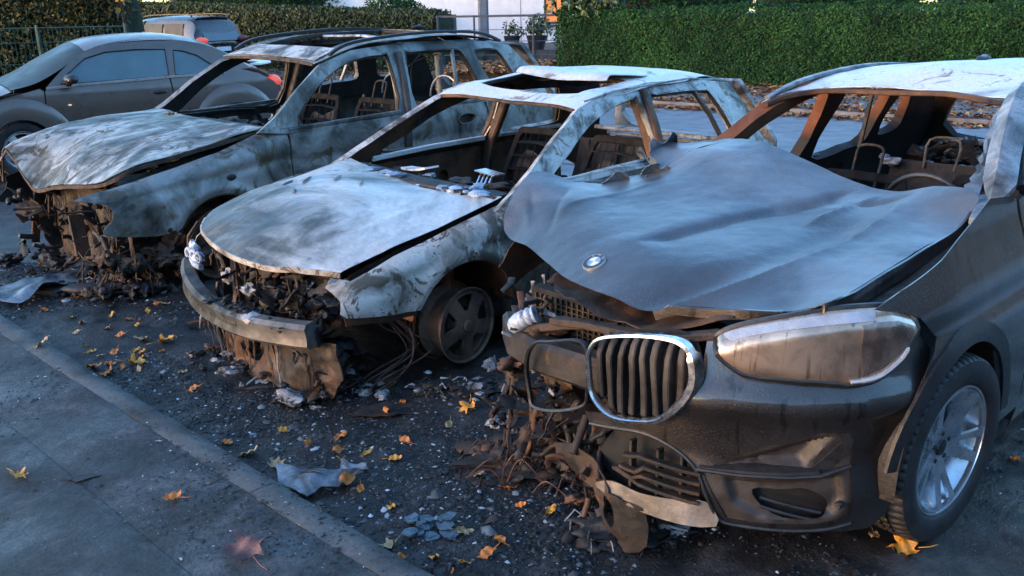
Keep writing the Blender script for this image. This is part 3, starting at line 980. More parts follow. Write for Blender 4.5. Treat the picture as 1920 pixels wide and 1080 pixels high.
# wall with door and window openings as a real sheet
op_d = [(0.32, 0.02), (0.32, 1.62), (-0.02 - 0.18, 1.62), (-0.2, 0.02)]
def wallf(u, v):
    return np.stack([u, np.zeros_like(u), v], -1)
mb.sheet([(-9, 0), (9, 0), (9, 5.5), (-9, 5.5)], wallf, [[(-0.1, 0.01), (0.62, 0.01), (0.62, 1.58), (-0.1, 1.58)], [(3.86, 1.18), (4.75, 1.18), (4.75, 2.6), (3.86, 2.6)]], 0.6, 0.3, out=(0, -1, 0))
mb.build('wall', M['wall'], r, sharp=30)
for x in (-1.6, 1.55, 3.0):
    MB().box((x, -0.002, 2.2), (0.02, 0.01, 4.3)).build('wall_joint', M['alu'], r)
d = MB().box((0.26, 0.10, 0.80), (0.70, 0.06, 1.55)).build('door', M['slate'], r)
MB().tube([(0.02, 0.05, 0.75), (0.02, 0.02, 0.75), (0.02, 0.02, 0.92), (0.02, 0.05, 0.92)], 0.012, 6).build('handle', M['silver'], d)
w = MB().box((4.305, 0.15, 1.89), (0.87, 0.02, 1.40)).build('window', M['lit_window'], r)
mb = MB()
mb.bar([(3.90, 0.0, 1.2), (3.90, 0.0, 2.6)], 0.09, 0.10, (0, 1, 0)); mb.bar([(4.70, 0.0, 1.2), (4.70, 0.0, 2.6)], 0.09, 0.10, (0, 1, 0))
mb.bar([(3.945, 0.0, 1.225), (4.655, 0.0, 1.225)], 0.1, 0.08); mb.build('frame', M['slate'], w)
MB().box((4.3, -0.06, 1.13), (1.0, 0.16, 0.06)).build('sill', M['slate'], w)
MB().box((0, 0.8, 5.7), (19, 3.4, 0.3)).build('roof', M['slate'], r)
r = tag(empty('porch_lamp', (-2.45, 33.72, 1.39)), 'small lit porch lamp beside the dark house door', 'lamp')
MB().box((0, 0.06, 0.0), (0.10, 0.12, 0.20)).build('bracket', M['slate'], r)
MB().box((0, -0.06, 0.0), (0.22, 0.12, 0.26), taper=1.12).build('lamp_glass', M['lamp_glow'], r)
MB().box((0, -0.06, 0.155), (0.28, 0.16, 0.04)).build('cap', M['slate'], r)
r = tag(empty('porch_post', (-0.83, 32, 0)), 'thick grey blue post in front of the white house', 'post')
MB().bar([(0, 0, 0), (0, 0, 3.4)], 0.40, 0.36, (1, 0, 0)).build('shaft', M['postgrey'], r)
MB().box((0, 0, 0.12), (0.52, 0.48, 0.24)).build('base', M['postgrey'], r)
# garden ground in front of the house
tag(MB().box((-0.2, 28.5, 0.14), (3.4, 13.4, 0.30)).build('garden_ground', M['soil']), kind='structure')
tag(MB().box((0.6, 29.5, 0.44), (4.4, 5.6, 0.30)).build('terrace', M['kerb']), kind='structure')
# railing
r = tag(empty('garden_railing', (0, 23.7, 0)), 'thin dark metal railing in front of the potted plants', 'railing')
for (x, y) in ((-1.82, 0.3), (-0.86, 0.05), (0.66, -0.2), (1.62, -0.35)):
    MB().bar([(x, y, 0.27), (x, y, 1.6)], 0.07, 0.05, (1, 0, 0)).build('post', M['slate'], r)
for z, w in ((1.59, 0.055), (1.25, 0.016), (0.96, 0.016), (0.62, 0.016)):
    MB().bar([(-1.86, 0.36, z), (-0.86, 0.10, z), (0.66, -0.15, z), (1.66, -0.30, z)], 0.04, w).build('rail', M['slate'], r)
for (x, rr, lab, nl, zt) in ((0.13, 0.24, 'smaller dark pot with a sparse plant behind the railing', 170, 0.36), (0.86, 0.30, 'larger dark pot with a bushy plant behind the railing', 520, 0.50)):
    r = tag(empty('potted_plant', (x, 27.0, 0.59)), lab, 'plant pot')
    MB().lathe([(0.0, 0.01), (rr * 0.72, 0.0), (rr * 0.95, 0.30), (rr, 0.36), (rr * 1.05, 0.40), (rr * 0.97, 0.405), (rr * 0.9, 0.34), (0, 0.33)], axis='z', n=20).build('pot', M['pot'], r)
    mb = MB()
    cloud(mb, (0.05, 0, 0.36 + zt * 0.55), (rr * 1.25, rr * 1.2, zt * 0.62), nl, 0.11, 51, shell=0.1, lump=0.5)
    mb.build('foliage', M['laurel'], r, sharp=0)
tag(MB().bar([(2.62, 23.2, 0.0), (2.62, 23.2, 2.1)], 0.1, 0.1, (1, 0, 0)).lathe([(0.0, 2.16), (0.05, 2.13), (0.07, 2.1)], (2.62, 23.2, 0), 'z', 10).build('white_marker_post', M['wall']), 'slim white post showing above the clipped hedge', 'post')

# ------------------------------------------------------------------ shared car pieces (car axes: x forward from front axle, y to the car's left, z up)
def polar_hole(a0, a1, r0, r1, n=5, tw=0.0):
    P = []
    for i in range(n):
        a = a0 + (a1 - a0) * i / (n - 1)
        P.append((r1 * math.cos(rad(a)), r1 * math.sin(rad(a))))
    am = (a0 + a1) / 2 + tw
    w = (a1 - a0) * 0.5 * 0.55
    P.append((r0 * math.cos(rad(am + w)), r0 * math.sin(rad(am + w))))
    P.append((r0 * math.cos(rad(am - w)), r0 * math.sin(rad(am - w))))
    return P

def wheel(parent, c, R, width, holes, mat, tyre=None, dish=None, rz=0.0, side=1, hubmat=None, tread=True):
    """side +1: outer face to +y"""
    mb = MB()
    w = width / 2
    mb.lathe([(R * 0.90, w * 0.55), (R * 0.98, w * 0.8), (R, w), (R * 1.03, w), (R * 1.03, w * 0.86), (R * 0.97, w * 0.7), (R * 0.86, w * 0.2), (R * 0.86, -w * 0.6), (R * 0.97, -w * 0.85), (R * 1.03, -w), (R, -w), (R * 0.93, -w * 0.8), (R * 0.82, -w * 0.55), (R * 0.82, w * 0.3), (R * 0.90, w * 0.55)], n=56)
    f0 = dish or (lambda r: w * 0.62 + 0.10 * (r / R) ** 2 * w)
    mb.sheet(circ(0, 0, R * 0.97, 56), lambda u, v: np.stack([u, f0(np.hypot(u, v)), v], -1), holes, R * 0.09, 0.014, out=(0, 1, 0))
    mb.lathe([(R * 0.30, w * 0.0), (R * 0.26, f0(np.array([0.2 * R]))[0] - 0.006), (0.0, f0(np.array([0.1 * R]))[0] - 0.006)], n=20)
    rot = Matrix.Rotation(rz, 4, 'Z')
    if side < 0:
        rot = rot @ Matrix.Rotation(math.pi, 4, 'Z')
    o = mb.xf(Matrix.Translation(c) @ rot).build('wheel', mat, parent)
    mb = MB()
    mb.lathe([(0.0, 0.012), (0.028, 0.010), (0.033, 0.0), (0.033, -0.02)], (0, f0(np.array([0.0]))[0], 0), n=18)
    for k in range(5):
        a = 2 * math.pi * k / 5 + 0.3
        mb.lathe([(0, 0.006), (0.009, 0.004), (0.010, -0.012)], (R * 0.23 * math.cos(a), f0(np.array([0.23 * R]))[0], R * 0.23 * math.sin(a)), n=8)
    mb.xf(Matrix.Translation(c) @ rot).build('hub', hubmat or mat, o)
    # brake disc
    MB().lathe([(0.0, 0.0), (R * 0.35, 0.0), (R * 0.35, -0.02), (R * 0.72, -0.02), (R * 0.72, -0.045), (0, -0.045)], n=32).xf(Matrix.Translation(c) @ rot).build('brake_disc', M['iron'], o)
    if tyre:
        To, tm = tyre
        mb = MB()
        h = w
        prof = [(R * 1.0, h * 0.80), (R * 1.05, h * 1.02), (R * 1.10, h * 1.09), ((R + To) / 2, h * 1.14), (To * 0.955, h * 1.06), (To * 0.982, h * 0.93), (To * 0.990, h * 0.80)]
        gr = []
        for a in (0.52, 0.18, -0.18, -0.52):
            gr += [(To, h * (a + 0.13)), (To, h * (a + 0.055)), (To - 0.009, h * (a + 0.05)), (To - 0.009, h * (a - 0.05)), (To, h * (a - 0.055)), (To, h * (a - 0.13))]
        prof = prof + [(To * 0.997, h * 0.70)] + gr + [(To * 0.997, -h * 0.70), (To * 0.990, -h * 0.80), (To * 0.982, -h * 0.93), (To * 0.955, -h * 1.06), ((R + To) / 2, -h * 1.14), (R * 1.05, -h * 1.02), (R * 1.0, -h * 0.80)]
        def rf(i, r, hh):
            if r > To * 0.975 and abs(hh) > h * 0.60 and i % 4 == 0:
                return -0.009
            if r > To * 0.995 and i % 4 == 2 and abs(hh) < h * 0.6:
                return -0.006
            return 0.0
        mb.lathe(prof, n=248, rfun=rf)
        mb.xf(Matrix.Translation(c) @ rot).build('tyre', tm, o, sharp=35)
    return o

def seat_frame(parent, c, w=0.46, h=0.62, lean=0.35, name='seat', mat=None, bars=4, head=True, headmat=None):
    """burnt seat: tube frame, springs and base pan. c: seat base centre"""
    mat = mat or M['seat']
    x, y, z = c
    z -= 0.06
    mb = MB()
    def bp(u, v):
        return (x - 0.20 - lean * v, y + u, z + 0.12 + v)
    a = w / 2
    fr = cr([bp(-a * 0.92, 0), bp(-a, h * 0.4), bp(-a * 0.93, h * 0.86), bp(-a * 0.86, h * 0.96), bp(-a * 0.70, h), bp(a * 0.70, h), bp(a * 0.86, h * 0.96), bp(a * 0.93, h * 0.86), bp(a, h * 0.4), bp(a * 0.92, 0)], 4, False)
    mb.bar(fr, 0.05, 0.03, (1, 0, 0.3))
    for k in range(bars):
        v = h * (0.16 + 0.68 * k / (bars - 1))
        mb.bar([bp(-a * 0.93, v), bp(0, v + 0.012), bp(a * 0.93, v - .006)], 0.012, 0.04 if k % 2 else 0.07, (1, 0, 0))
    for u in (-0.7, -0.45, -0.1, 0.3, 0.62):
        mb.tube([bp(a * u, 0), bp(a * u + 0.01, h * 0.5), bp(a * u * 0.9, h * 0.97)], 0.004, 5)
    o = mb.build(name, mat, parent)
    mb = MB()
    mb.box((x, y, z), (0.46, w, 0.10))
    for s in (-1, 1):
        mb.bar([(x + 0.25, y + s * a, z - 0.02), (x, y + s * a, z + 0.03), (x - 0.24, y + s * a, z + 0.10)], 0.03, 0.10)
        mb.bar([(x + 0.25, y + s * a * 0.8, z - 0.16), (x - 0.25, y + s * a * 0.8, z - 0.16)], 0.04, 0.05)
        mb.bar([(x, y + s * a * 0.8, z - 0.18), (x, y + s * a * 0.8, z)], 0.05, 0.03)
    for k in range(6):
        xx = x + 0.2 - 0.08 * k
        mb.tube([(xx, y - a, z + 0.06), (xx, y, z + 0.045), (xx, y + a, z + 0.06)], 0.004, 5)
    mb.build('seat_pan', M['char_brown'], o)
    cushions(o, (x, y, z), w, h, lean, int(abs(y) * 100) + int(abs(x * 10)))
    if head:
        q = h + 0.16
        MB().tube(cr([bp(-0.07, h - 0.05), bp(-0.075, h + 0.08), bp(-0.06, q), bp(0.06, q), bp(0.075, h + 0.08), bp(0.07, h - 0.05)], 4, False), 0.008, 7).build('headrest_frame', headmat or M['greywire'], o)
    return o

def steering_wheel(parent, c, R=0.185, mat=None):
    mb = MB()
    ring = [(0.35 * R * math.sin(a) * 1.0, R * math.cos(a), R * math.sin(a)) for a in np.linspace(0, 2 * math.pi, 40, endpoint=False)]
    mb.tube(ring, 0.011, 8, closed=True, upv=(1, 0, 0))
    for a in (0, math.pi, -math.pi / 2):
        mb.bar([(0, 0, 0), (0.35 * R * math.sin(a), R * math.cos(a), R * math.sin(a))], 0.012, 0.025, (1, 0, 0))
    mb.lathe([(0, 0.03), (0.05, 0.02), (0.06, -0.01), (0.03, -0.05), (0.028, -0.35)], axis='x', n=14)
    return mb.xf(Matrix.Translation(c)).build('steering_wheel', mat or M['black'], parent)

def lumps(mb, n, lo, hi, s0, s1, seed=0, mats=(0,), flat=0.6, sub=3):
    rg = random.Random(seed)
    mb.soft = True
    for k in range(n):
        s = s0 + (s1 - s0) * rg.random() ** 2.2
        mb.lump([rg.uniform(a, b) for a, b in zip(lo, hi)], (s * rg.uniform(0.6, 1.5), s * rg.uniform(0.6, 1.5), s * rg.uniform(flat * 0.6, flat * 1.3)), sub, 0.62, 1.5, rg.randrange(999), rg.choice(mats), rg.uniform(0, 3))
    return mb

def clutter(mb, n, lo, hi, seed=0, mats=(0,), big=1.0):
    """crushed metal: bent plates, brackets, pipes and loose wires"""
    rg = random.Random(seed)
    for k in range(n):
        c = np.array([rg.uniform(a, b) for a, b in zip(lo, hi)])
        d = np.array([rg.uniform(-1, 1), rg.uniform(-1, 1), rg.uniform(-.8, .8)]); d /= np.linalg.norm(d)
        e = np.cross(d, (rg.uniform(-1, 1), rg.uniform(-1, 1), rg.uniform(-1, 1)))
        L = rg.uniform(.05, .16) * big
        q = cr([c - d * L / 2, c - d * L / 6 + e * L * rg.uniform(-.2, .2), c + d * L / 5 + e * L * rg.uniform(-.2, .2), c + d * L / 2 + e * L * rg.uniform(-.3, .3)], 4, False)
        q[:, 2] = np.maximum(q[:, 2], .012)
        m = rg.choice(mats)
        t = rg.random()
        if t < .40:
            w = rg.uniform(.015, .05) * big
            mb.sweep(q, [(-w, -.002), (-w * .3, rg.uniform(-.01, .01)), (w * .4, rg.uniform(-.008, .012)), (w, 0), (w * .4, .004), (-w * .3, .004)], (rg.uniform(-1, 1), rg.uniform(-1, 1), 1), mat=m, scale=[rg.uniform(.5, 1.2) for _ in q])
        elif t < .62:
            mb.bar(q, rg.uniform(.006, .02), rg.uniform(.01, .035), (rg.uniform(-1, 1), .3, 1), mat=m)
        elif t < .80:
            mb.tube(q, rg.uniform(.005, .018) * big, 7, mat=m)
        else:
            mb.tube(q, rg.uniform(.0015, .003), 5, mat=m)
    return mb

def cushions(parent, c, w, h, lean, seed=0):
    x, y, z = c
    def f(u, v):
        return np.stack([x - .235 - lean * v, y + u, z + .06 + v], -1)
    mb = MB().sheet(jag([(-w * .46, .0), (-w * .47, h * .6), (-w * .3, h * .86), (0, h * .78), (w * .3, h * .9), (w * .47, h * .6), (w * .46, 0)], .03, .014, seed), f, [], .03, .02, out=(1, 0, 0), disp=lambda P: .022 * fbm(P + seed, 9, 3, seed))
    lumps(mb, 18, (x - .2, y - w * .45, z + .02), (x + .22, y + w * .45, z + .07), .02, .07, seed, (0, 0, 1), .5)
    return mb.build('burnt_cushion', [M['char'], M['ash']], parent)

def fringe(mb, n, fx, lo, hi, top, seed=0, mats=(0,), w=(.004, .016)):
    """ragged melted strips hanging from z=top(y) down; fx(y, z) gives x"""
    rg = random.Random(seed)
    for k in range(n):
        y = rg.uniform(lo, hi)
        z1 = top(y) - rg.uniform(0, .05)
        z0 = max(.0, z1 - rg.uniform(.08, .34))
        ww = rg.uniform(*w)
        q, sc, dx, dy = [], [], rg.uniform(-.02, .03), rg.uniform(-.05, .05)
        for t in np.linspace(0, 1, 8):
            q.append((fx(y, z1 + (z0 - z1) * t) + dx * t + rg.uniform(-.006, .006), y + dy * t * t + rg.uniform(-.006, .006), z1 + (z0 - z1) * t))
            sc.append(rg.uniform(.4, 1.3) * (1.15 - .75 * t))
        mb.sweep(q, [(-ww, -.003), (0, -.006), (ww, -.002), (ww * .8, .004), (0, .006), (-ww * .7, .003)], (1, 0, .2), scale=sc, mat=rg.choice(mats))
    return mb

def side_fn(prof, sgn=1, bow=0.0, xm=-1.3):
    zz = [p[0] for p in prof]; yy = [p[1] for p in prof]
    def f(u, v):
        y = np.interp(v, zz, yy) - bow * ((u - xm) / 1.6) ** 4
        return np.stack([u, sgn * y, v], -1)
    return f

# ================================================================== dark SUV with the crumpled bonnet
def build_dark_suv():
    root = empty('burnt_suv', (0.8836, 3.3422, 0.0), 3.8894)
    tag(root, 'dark grey burnt SUV with crumpled blue grey bonnet and one intact headlamp', 'car')
    cur = [(.85, -.4), (.85, 0), (.845, .2), (.81, .38), (.74, .52), (.66, .64), (.55, .75), (.45, .82), (.30, .88), (.15, .905), (-.1, .91), (-.6, .91)]
    cu = cr(cur[1:], 8, False)
    sl_ = np.r_[0, np.cumsum(np.linalg.norm(np.diff(cu, axis=0), axis=1))]
    tn = np.gradient(cu, axis=0); tn /= np.linalg.norm(tn, axis=1)[:, None]
    nn = np.c_[tn[:, 1], -tn[:, 0]]
    def F(s, z, off=0.0):
        s = np.atleast_1d(np.asarray(s, float)); z = np.atleast_1d(np.asarray(z, float))
        a = np.abs(s); sg = np.where(s < 0, -1.0, 1.0)
        x = np.interp(a, sl_, cu[:, 0]); y = np.interp(a, sl_, cu[:, 1])
        nx = np.interp(a, sl_, nn[:, 0]); ny = np.interp(a, sl_, nn[:, 1])
        return np.stack([x + nx * off, sg * (y + ny * off), z + 0 * x], -1)
    zp = [.12, .20, .30, .42, .55, .600, .622, .65, .70, .80, .95]
    op = [-.05, -.02, -.012, -.030, -.018, 0.002, 0.004, -.008, -.038, -.075, -.14]
    def prof(z): return np.interp(z, zp, op)
    def bump_f(u, v): return F(u, v, prof(v))

    lens_o = [(0.449, 0.805), (0.462, 0.832), (0.543, 0.868), (0.692, 0.905), (0.845, 0.926), (1.002, 0.922), (1.098, 0.885), (1.080, 0.818), (1.027, 0.758), (0.954, 0.710), (0.869, 0.700), (0.803, 0.708), (0.676, 0.716), (0.552, 0.722), (0.495, 0.750), (0.462, 0.779)]
    # painted bumper skin with openings for the fog pod and the lower grille
    pan = [(-.02, .40), (.06, .412), (.216, .443), (.333, .419), (.408, .372), (.455, .28), (.501, .195), (.60, .185), (.852, .180), (1.005, .175), (1.06, .228), (1.085, .383), (1.105, .476), (1.15, .62), (1.235, .745), (1.20, .80), (1.115, .868), (1.092, .812), (1.036, .748), (.958, .698), (.869, .688), (.800, .696), (.676, .704), (.548, .710), (.486, .742), (.440, .80), (.416, .821), (.410, .715), (.36, .61), (.30, .54), (.20, .50), (.08, .475), (-.05, .44)]
    pod_o = [(0.43, 0.372), (0.53, 0.43), (0.63, 0.485), (0.787, 0.535), (0.882, 0.537), (0.905, 0.50), (0.908, 0.378), (0.907, 0.264), (0.86, 0.222), (0.80, 0.212), (0.60, 0.208), (0.52, 0.212)]
    mb = MB().sheet(pan, bump_f, [pod_o], 0.022, 0.004, out=(1, .5, 0), disp=lambda P: 0.0015 * fbm(P, 7, 2, 3))
    bumper = mb.build('front_bumper', M['x1_paint'], root)
    # fog pod: recessed plate, blade, slot
    def podf(off): return lambda u, v: F(u, v, prof(v) + off)
    slot = cr([(0.594, 0.317), (0.70, 0.326), (0.773, 0.328), (0.845, 0.285), (0.815, 0.232), (0.66, 0.242)], 4)
    def carve(u, v, poly, ramp):
        poly = np.array(poly)
        q = np.c_[u, v]
        ins = inpoly(q, poly)
        d = np.full(len(q), 9.0)
        for A, B in zip(poly, np.roll(poly, -1, axis=0)):
            e = B - A
            t_ = np.clip(((q - A) @ e) / (e @ e), 0, 1)
            d = np.minimum(d, np.linalg.norm(q - (A + t_[:, None] * e), axis=1))
        return np.where(ins, np.clip(d / ramp, 0, 1), 0.0)
    rec = [(.47, .392), (.62, .462), (.77, .518), (.845, .528), (.80, .470), (.755, .405), (.60, .390)]
    rec2 = [(.50, .362), (.70, .366), (.875, .385), (.895, .30), (.86, .235), (.62, .225), (.53, .27)]
    def pod_surf(u, v):
        return F(u, v, prof(v) - .006 - .036 * carve(u, v, rec, .030) - .022 * carve(u, v, rec2, .020))
    p = MB().sheet(pod_o, pod_surf, [slot], 0.011, 0.004, out=(1, .5, 0)).build('fog_pod', M['pod'], bumper)
    mb = MB()
    # shelf of the blade, running back into the recess, and the strut rising at its outer end
    G = [[F(np.array([q_]), np.array([z_ + dz]), prof(z_) + of)[0] for of, dz in ((-.06, .020 + .02 * (q_ - .43)), (-.02, .012), (.010, .002), (.012, -.008), (.0, -.016))] for q_, z_ in zip(np.linspace(.425, .80, 16), np.linspace(.384, .402, 16))]
    mb.grid(np.array(G)[::-1])
    st = [(.765, .395), (.83, .395), (.90, .47), (.905, .50), (.885, .534), (.845, .532), (.865, .50), (.82, .45)]
    mb.sheet(st, lambda u, v: F(u, v, prof(v) - .002), [], .016, .012, out=(1, .5, 0))
    mb.tube(np.concatenate([F(np.array([s]), np.array([z]), prof(z) + .012) for s, z in ((.415, .378), (.55, .378), (.70, .384), (.80, .39), (.90, .42))]), 0.007, 7)
    mb.build('fog_blade', M['black'], bumper)
    mb = MB()
    mb.sheet(cr([(0.58, 0.335), (0.78, 0.345), (0.87, 0.285), (0.83, 0.215), (0.63, 0.222)], 4), podf(-.06), [], .03, 0.004, out=(1, .5, 0), mat=0)
    for z0 in (0.30, 0.268):
        mb.tube(np.concatenate([F(np.array([s]), np.array([z0 - .01 * k]), -.03) for k, s in enumerate(np.linspace(.62, .82, 6))]), 0.006, 6, mat=1)
    mb.build('fog_slot_grille', [M['dark'], M['black']], bumper)
    ln = cr([(-.02, .405), (.06, .418), (.216, .448), (.333, .424), (.412, .372), (.455, .285), (.501, .205), (.60, .193), (.80, .192), (.92, .215)], 4, False)
    MB().tube(np.concatenate([F(np.array([s]), np.array([z]), prof(z) + .004) for s, z in ln]), 0.006, 6).build('bumper_trim', M['black'], bumper)
    MB().lathe([(0, .006), (.009, .006), (.012, .002), (.012, -.01)], tuple(F(np.array([.868]), np.array([.285]), -.012)[0]), 'x', 12).build('parking_sensor', M['black'], bumper)
    # lower grille and lip
    mb = MB()
    mb.sheet([(-.05, .24), (.05, .40), (.216, .435), (.33, .41), (.40, .37), (.49, .20), (.20, .19), (0.05, .19)], podf(-.07), [], .03, .004, out=(1, 0, 0), mat=0)
    for z0 in (.26, .295, .33, .365):
        q = [F(np.array([s]), np.array([z0 + .03 * math.sin(7 * s + z0 * 30) * (s < .2) + .02 * (0.2 - s)]), -.02)[0] for s in np.linspace(.10 + (z0 - .26) * .4, .43, 10)]
        mb.bar(q, .03, .012, mat=1)
    for s0 in (.16, .27, .36):
        mb.bar([F(np.array([s0]), np.array([z]), -.045)[0] for z in (.22, .40)], .012, .03, (1, 0, 0), mat=1)
    mb.build('lower_grille', [M['dark'], M['char_brown']], bumper)
    lip = cr([(0.03, 0.195), (0.10, 0.232), (0.223, 0.232), (0.36, 0.25), (0.455, 0.262), (0.490, 0.19), (0.304, 0.172), (0.112, 0.178)], 3)
    MB().sheet(lip, lambda u, v: F(u, v, -.005 + .25 * (.215 - v)), [], .02, .006, out=(1, 0, 0), disp=lambda P: .003 * fbm(P, 14, 2, 5)).build('lower_lip', M['alu'], bumper)
    # melted skirt hanging down
    hang = jag([(-.22, .25), (-.10, .285), (.02, .27), (.10, .20), (.24, .185), (.265, .13), (.262, .04), (.22, -.005), (.17, .0), (.13, .035), (.075, .06), (.04, .115), (.0, .16), (-.08, .15), (-.14, .19), (-.20, .18)], .02, .011, 4)
    hole = cr([(.075, .17), (.115, .155), (.13, .095), (.115, .06), (.085, .075), (.065, .12)], 3)
    MB().sheet(hang, lambda u, v: F(u, v, -.02 + .03 * np.sin(9 * u)), [hole], .018, .006, out=(1, 0, 0), disp=lambda P: .016 * fbm(P, 9, 3, 8)).build('melted_skirt', M['char_brown'], bumper)
    # headlamp
    lo = np.array(lens_o)
    def lensf(off):
        def f(u, v):
            zt = np.interp(u, [.449, .462, .543, .692, .845, 1.0, 1.1], [.805, .832, .868, .905, .926, .922, .886])
            zb = np.interp(u, [.449, .495, .552, .676, .803, .869, .954, 1.027, 1.1], [.80, .750, .722, .716, .708, .70, .71, .758, .84])
            k = np.clip((v - zt + .055) / .055, 0, 1)
            k2 = np.clip((zb + .03 - v) / .03, 0, 1)
            return F(u, v, off - .010 * (v - .7) / .2 - .055 * k ** 2 - .01 * k2 ** 2)
        return f
    hl = MB().sheet(cr(lens_o, 3), lensf(0.0), [], .016, .004, out=(1, .5, .2)).build('headlight', M['lens'], root)
    top = [(0.475, 0.836), (0.543, 0.862), (0.692, 0.898), (0.845, 0.918), (0.94, 0.917), (.92, .898), (.845, .895), (.692, .878), (.56, .848), (.50, .828)]
    MB().sheet(cr(top, 3), lensf(.003), [], .014, .003, out=(1, .5, .4)).build('lamp_top_strip', M['led'], hl)  # pale strip painting the sky's reflection along the lens top
    mb = MB()
    q = cr([(.86, .713), (.93, .720), (.985, .742), (1.03, .775), (1.050, .805)], 5, False)
    mb.tube([lensf(.004)(np.array([s]), np.array([z]))[0] for s, z in q], [.006] * 3 + [.008] * (len(q) - 5) + [.006, .003], 7)
    mb.build('light_guide', M['led'], hl)
    mb = MB()
    mb.sheet([(.895, .735), (.885, .80), (.885, .889), (.95, .893), (1.01, .889), (1.072, .866), (1.055, .825), (1.02, .785), (.965, .752)], lensf(.0025), [], .014, .002, out=(1, .5, .2))
    mb.build('lamp_chamber', M['lens_dark'], hl)
    # dark gasket round the lens
    MB().tube([lensf(-.004)(np.array([s]), np.array([z]))[0] for s, z in cr(np.array(lens_o) * (1.0, 1.0), 4)], .010, 6, closed=True).build('lamp_gasket', M['black'], hl)

    # kidney grilles
    kl = cr([(0.002, 0.627), (0.003, 0.688), (0.045, 0.748), (0.163, 0.791), (0.28, 0.813), (0.355, 0.809), (0.39, 0.768), (0.400, 0.696), (0.378, 0.629), (0.309, 0.545), (0.234, 0.51), (0.105, 0.488), (0.022, 0.536)], 5)
    P = [F(np.array([s]), np.array([z]), .012)[0] for s, z in kl]
    g = MB().sweep(P, [(-.006, -.02), (.006, -.02), (.009, -.012), (.009, .006), (.004, .012), (-.006, .008)], (1, 0, 0), closed=True, scale=[.75 + 1.0 * float(np.clip((s - .24) / .12, 0, 1)) * (1 if z < .77 else .3) + .3 * float(np.clip((.56 - z) / .06, 0, 1)) for s, z in kl])
    g = g.build('kidney_grille', M['chrome'], root)
    g['label'] = 'whole grille surround with dark upright slats'
    mb = MB()
    for k in range(8):
        s0 = .035 + .045 * k
        zt = np.interp(s0, [0, .16, .28, .39], [.73, .775, .80, .78]); zb = np.interp(s0, [0, .10, .23, .31, .39], [.55, .495, .515, .55, .66])
        q = [F(np.array([s0 + .003 * math.sin(4 * t + k * 1.7)]), np.array([zb + (zt - zb) * t]), -.008 - .050 * max(0, t - .82) / .18 - .02 * (1 - t) + .003 * math.sin(4 * t + k))[0] for t in np.linspace(0, 1, 9)]
        mb.sweep(q, [(-.010, -.025), (.010, -.025), (.012, .010), (.008, .014), (-.008, .014), (-.012, .010)], (1, 0, 0), scale=[1 + .06 * math.sin(3.1 * k + 6 * t) for t in np.linspace(0, 1, 9)])
    mb.build('grille_slats', M['inner'], g)
    MB().sheet(kl[::2], lambda u, v: F(u, v, -.075), [], .05, .004, out=(1, 0, 0)).build('grille_back', M['dark'], g)
    kr = cr([(-0.347, 0.504), (-0.318, 0.59), (-0.26, 0.650), (-0.194, 0.673), (-0.041, 0.715), (-.004, 0.649), (-0.006, 0.529), (-0.03, 0.475), (-0.168, 0.408), (-0.307, 0.374), (-0.338, 0.421)], 5)
    g = MB().sweep([F(np.array([s]), np.array([z]), .004 + .03 * abs(s) * math.sin(12 * z))[0] for s, z in kr], [(-.003, -.012), (.006, -.012), (.008, .004), (0, .009), (-.004, .004)], (1, 0, 0), closed=True).build('kidney_grille', M['black'], root)
    g['label'] = 'empty bent grille surround that has lost its slats'

    # crash beam, radiator, burnt clutter of the car's right front corner
    mb = MB()
    mb.bar([(.745, .10, .57), (.75, -.12, .565), (.74, -.34, .55), (.69, -.52, .545), (.60, -.64, .55)], .10, .13)
    mb.build('crash_beam', M['inner'], root)
    mb = MB()
    mb.box((.58, -.1, .58), (.05, .86, .34), mat=0)
    for k in range(30):
        mb.box((.61, -.5 + .028 * k, .58), (.012, .006, .30), mat=1)
    for k in range(14):
        mb.box((.612, -.1, .45 + .02 * k), (.006, .84, .004), mat=1)
    mb.build('radiator', [M['dark'], M['char_brown']], root)
    t = TPS([(.70, -.30, .79), (.72, -.10, .775), (.73, .1, .78), (.71, .30, .825), (.70, .42, .85), (.60, -.34, .80), (.60, 0, .80), (.60, .30, .84), (.64, .1, .765), (.50, -.4, .82), (.45, 0, .80), (.45, .40, .86)])
    ou = jag([(.70, -.30), (.735, -.12), (.745, .08), (.72, .30), (.66, .42), (.45, .42), (.42, 0), (.45, -.42), (.60, -.42)], .03, .012, 3)
    MB().sheet(ou, lambda u, v: np.stack([u, v, t(u, v)], -1), [], .022, .004, out=(0, 0, 1), disp=lambda P: .014 * fbm(P, 8, 3, 12)).build('front_crossmember', M['rust'], root)
    MB().bar([(.735, -.28, .70), (.755, -.1, .735), (.76, .1, .755), (.74, .30, .79), (.70, .40, .815)], .05, .025).bar([(.72, -.46, .615), (.73, -.2, .70), (.70, 0.0, .74)], .03, .03).build('bonnet_lock_bar', M['char_brown'], root)
    mb = MB()
    # corrugated hose
    q = cr([(.66, -.50, .60), (.72, -.50, .62), (.74, -.45, .66), (.71, -.40, .69)], 9, False)
    mb.tube(q, [.036 if i % 3 else .030 for i in range(len(q))], 10)
    mb.build('corrugated_hose', M['blueash'], root)
    mb = MB()
    rg = random.Random(5)
    for k in range(26):
        c = np.array((rg.uniform(.52, .72), rg.uniform(-.62, -.30), rg.uniform(.50, .74)))
        d = np.array((rg.uniform(-.1, .1), rg.uniform(-.1, .1), rg.uniform(-.08, .1)))
        mb.bar([c, c + d * .5 + (0, .02, .01), c + d], rg.uniform(.008, .03), rg.uniform(.006, .02), mat=rg.choice((0, 0, 1, 2)))
    lumps(mb, 26, (.45, -.62, .36), (.70, -.25, .66), .02, .06, 6, (0, 0, 1, 2))
    mb.build('melted_lamp_remains', [M['char_brown'], M['ash'], M['rust']], root)
    mb = MB()
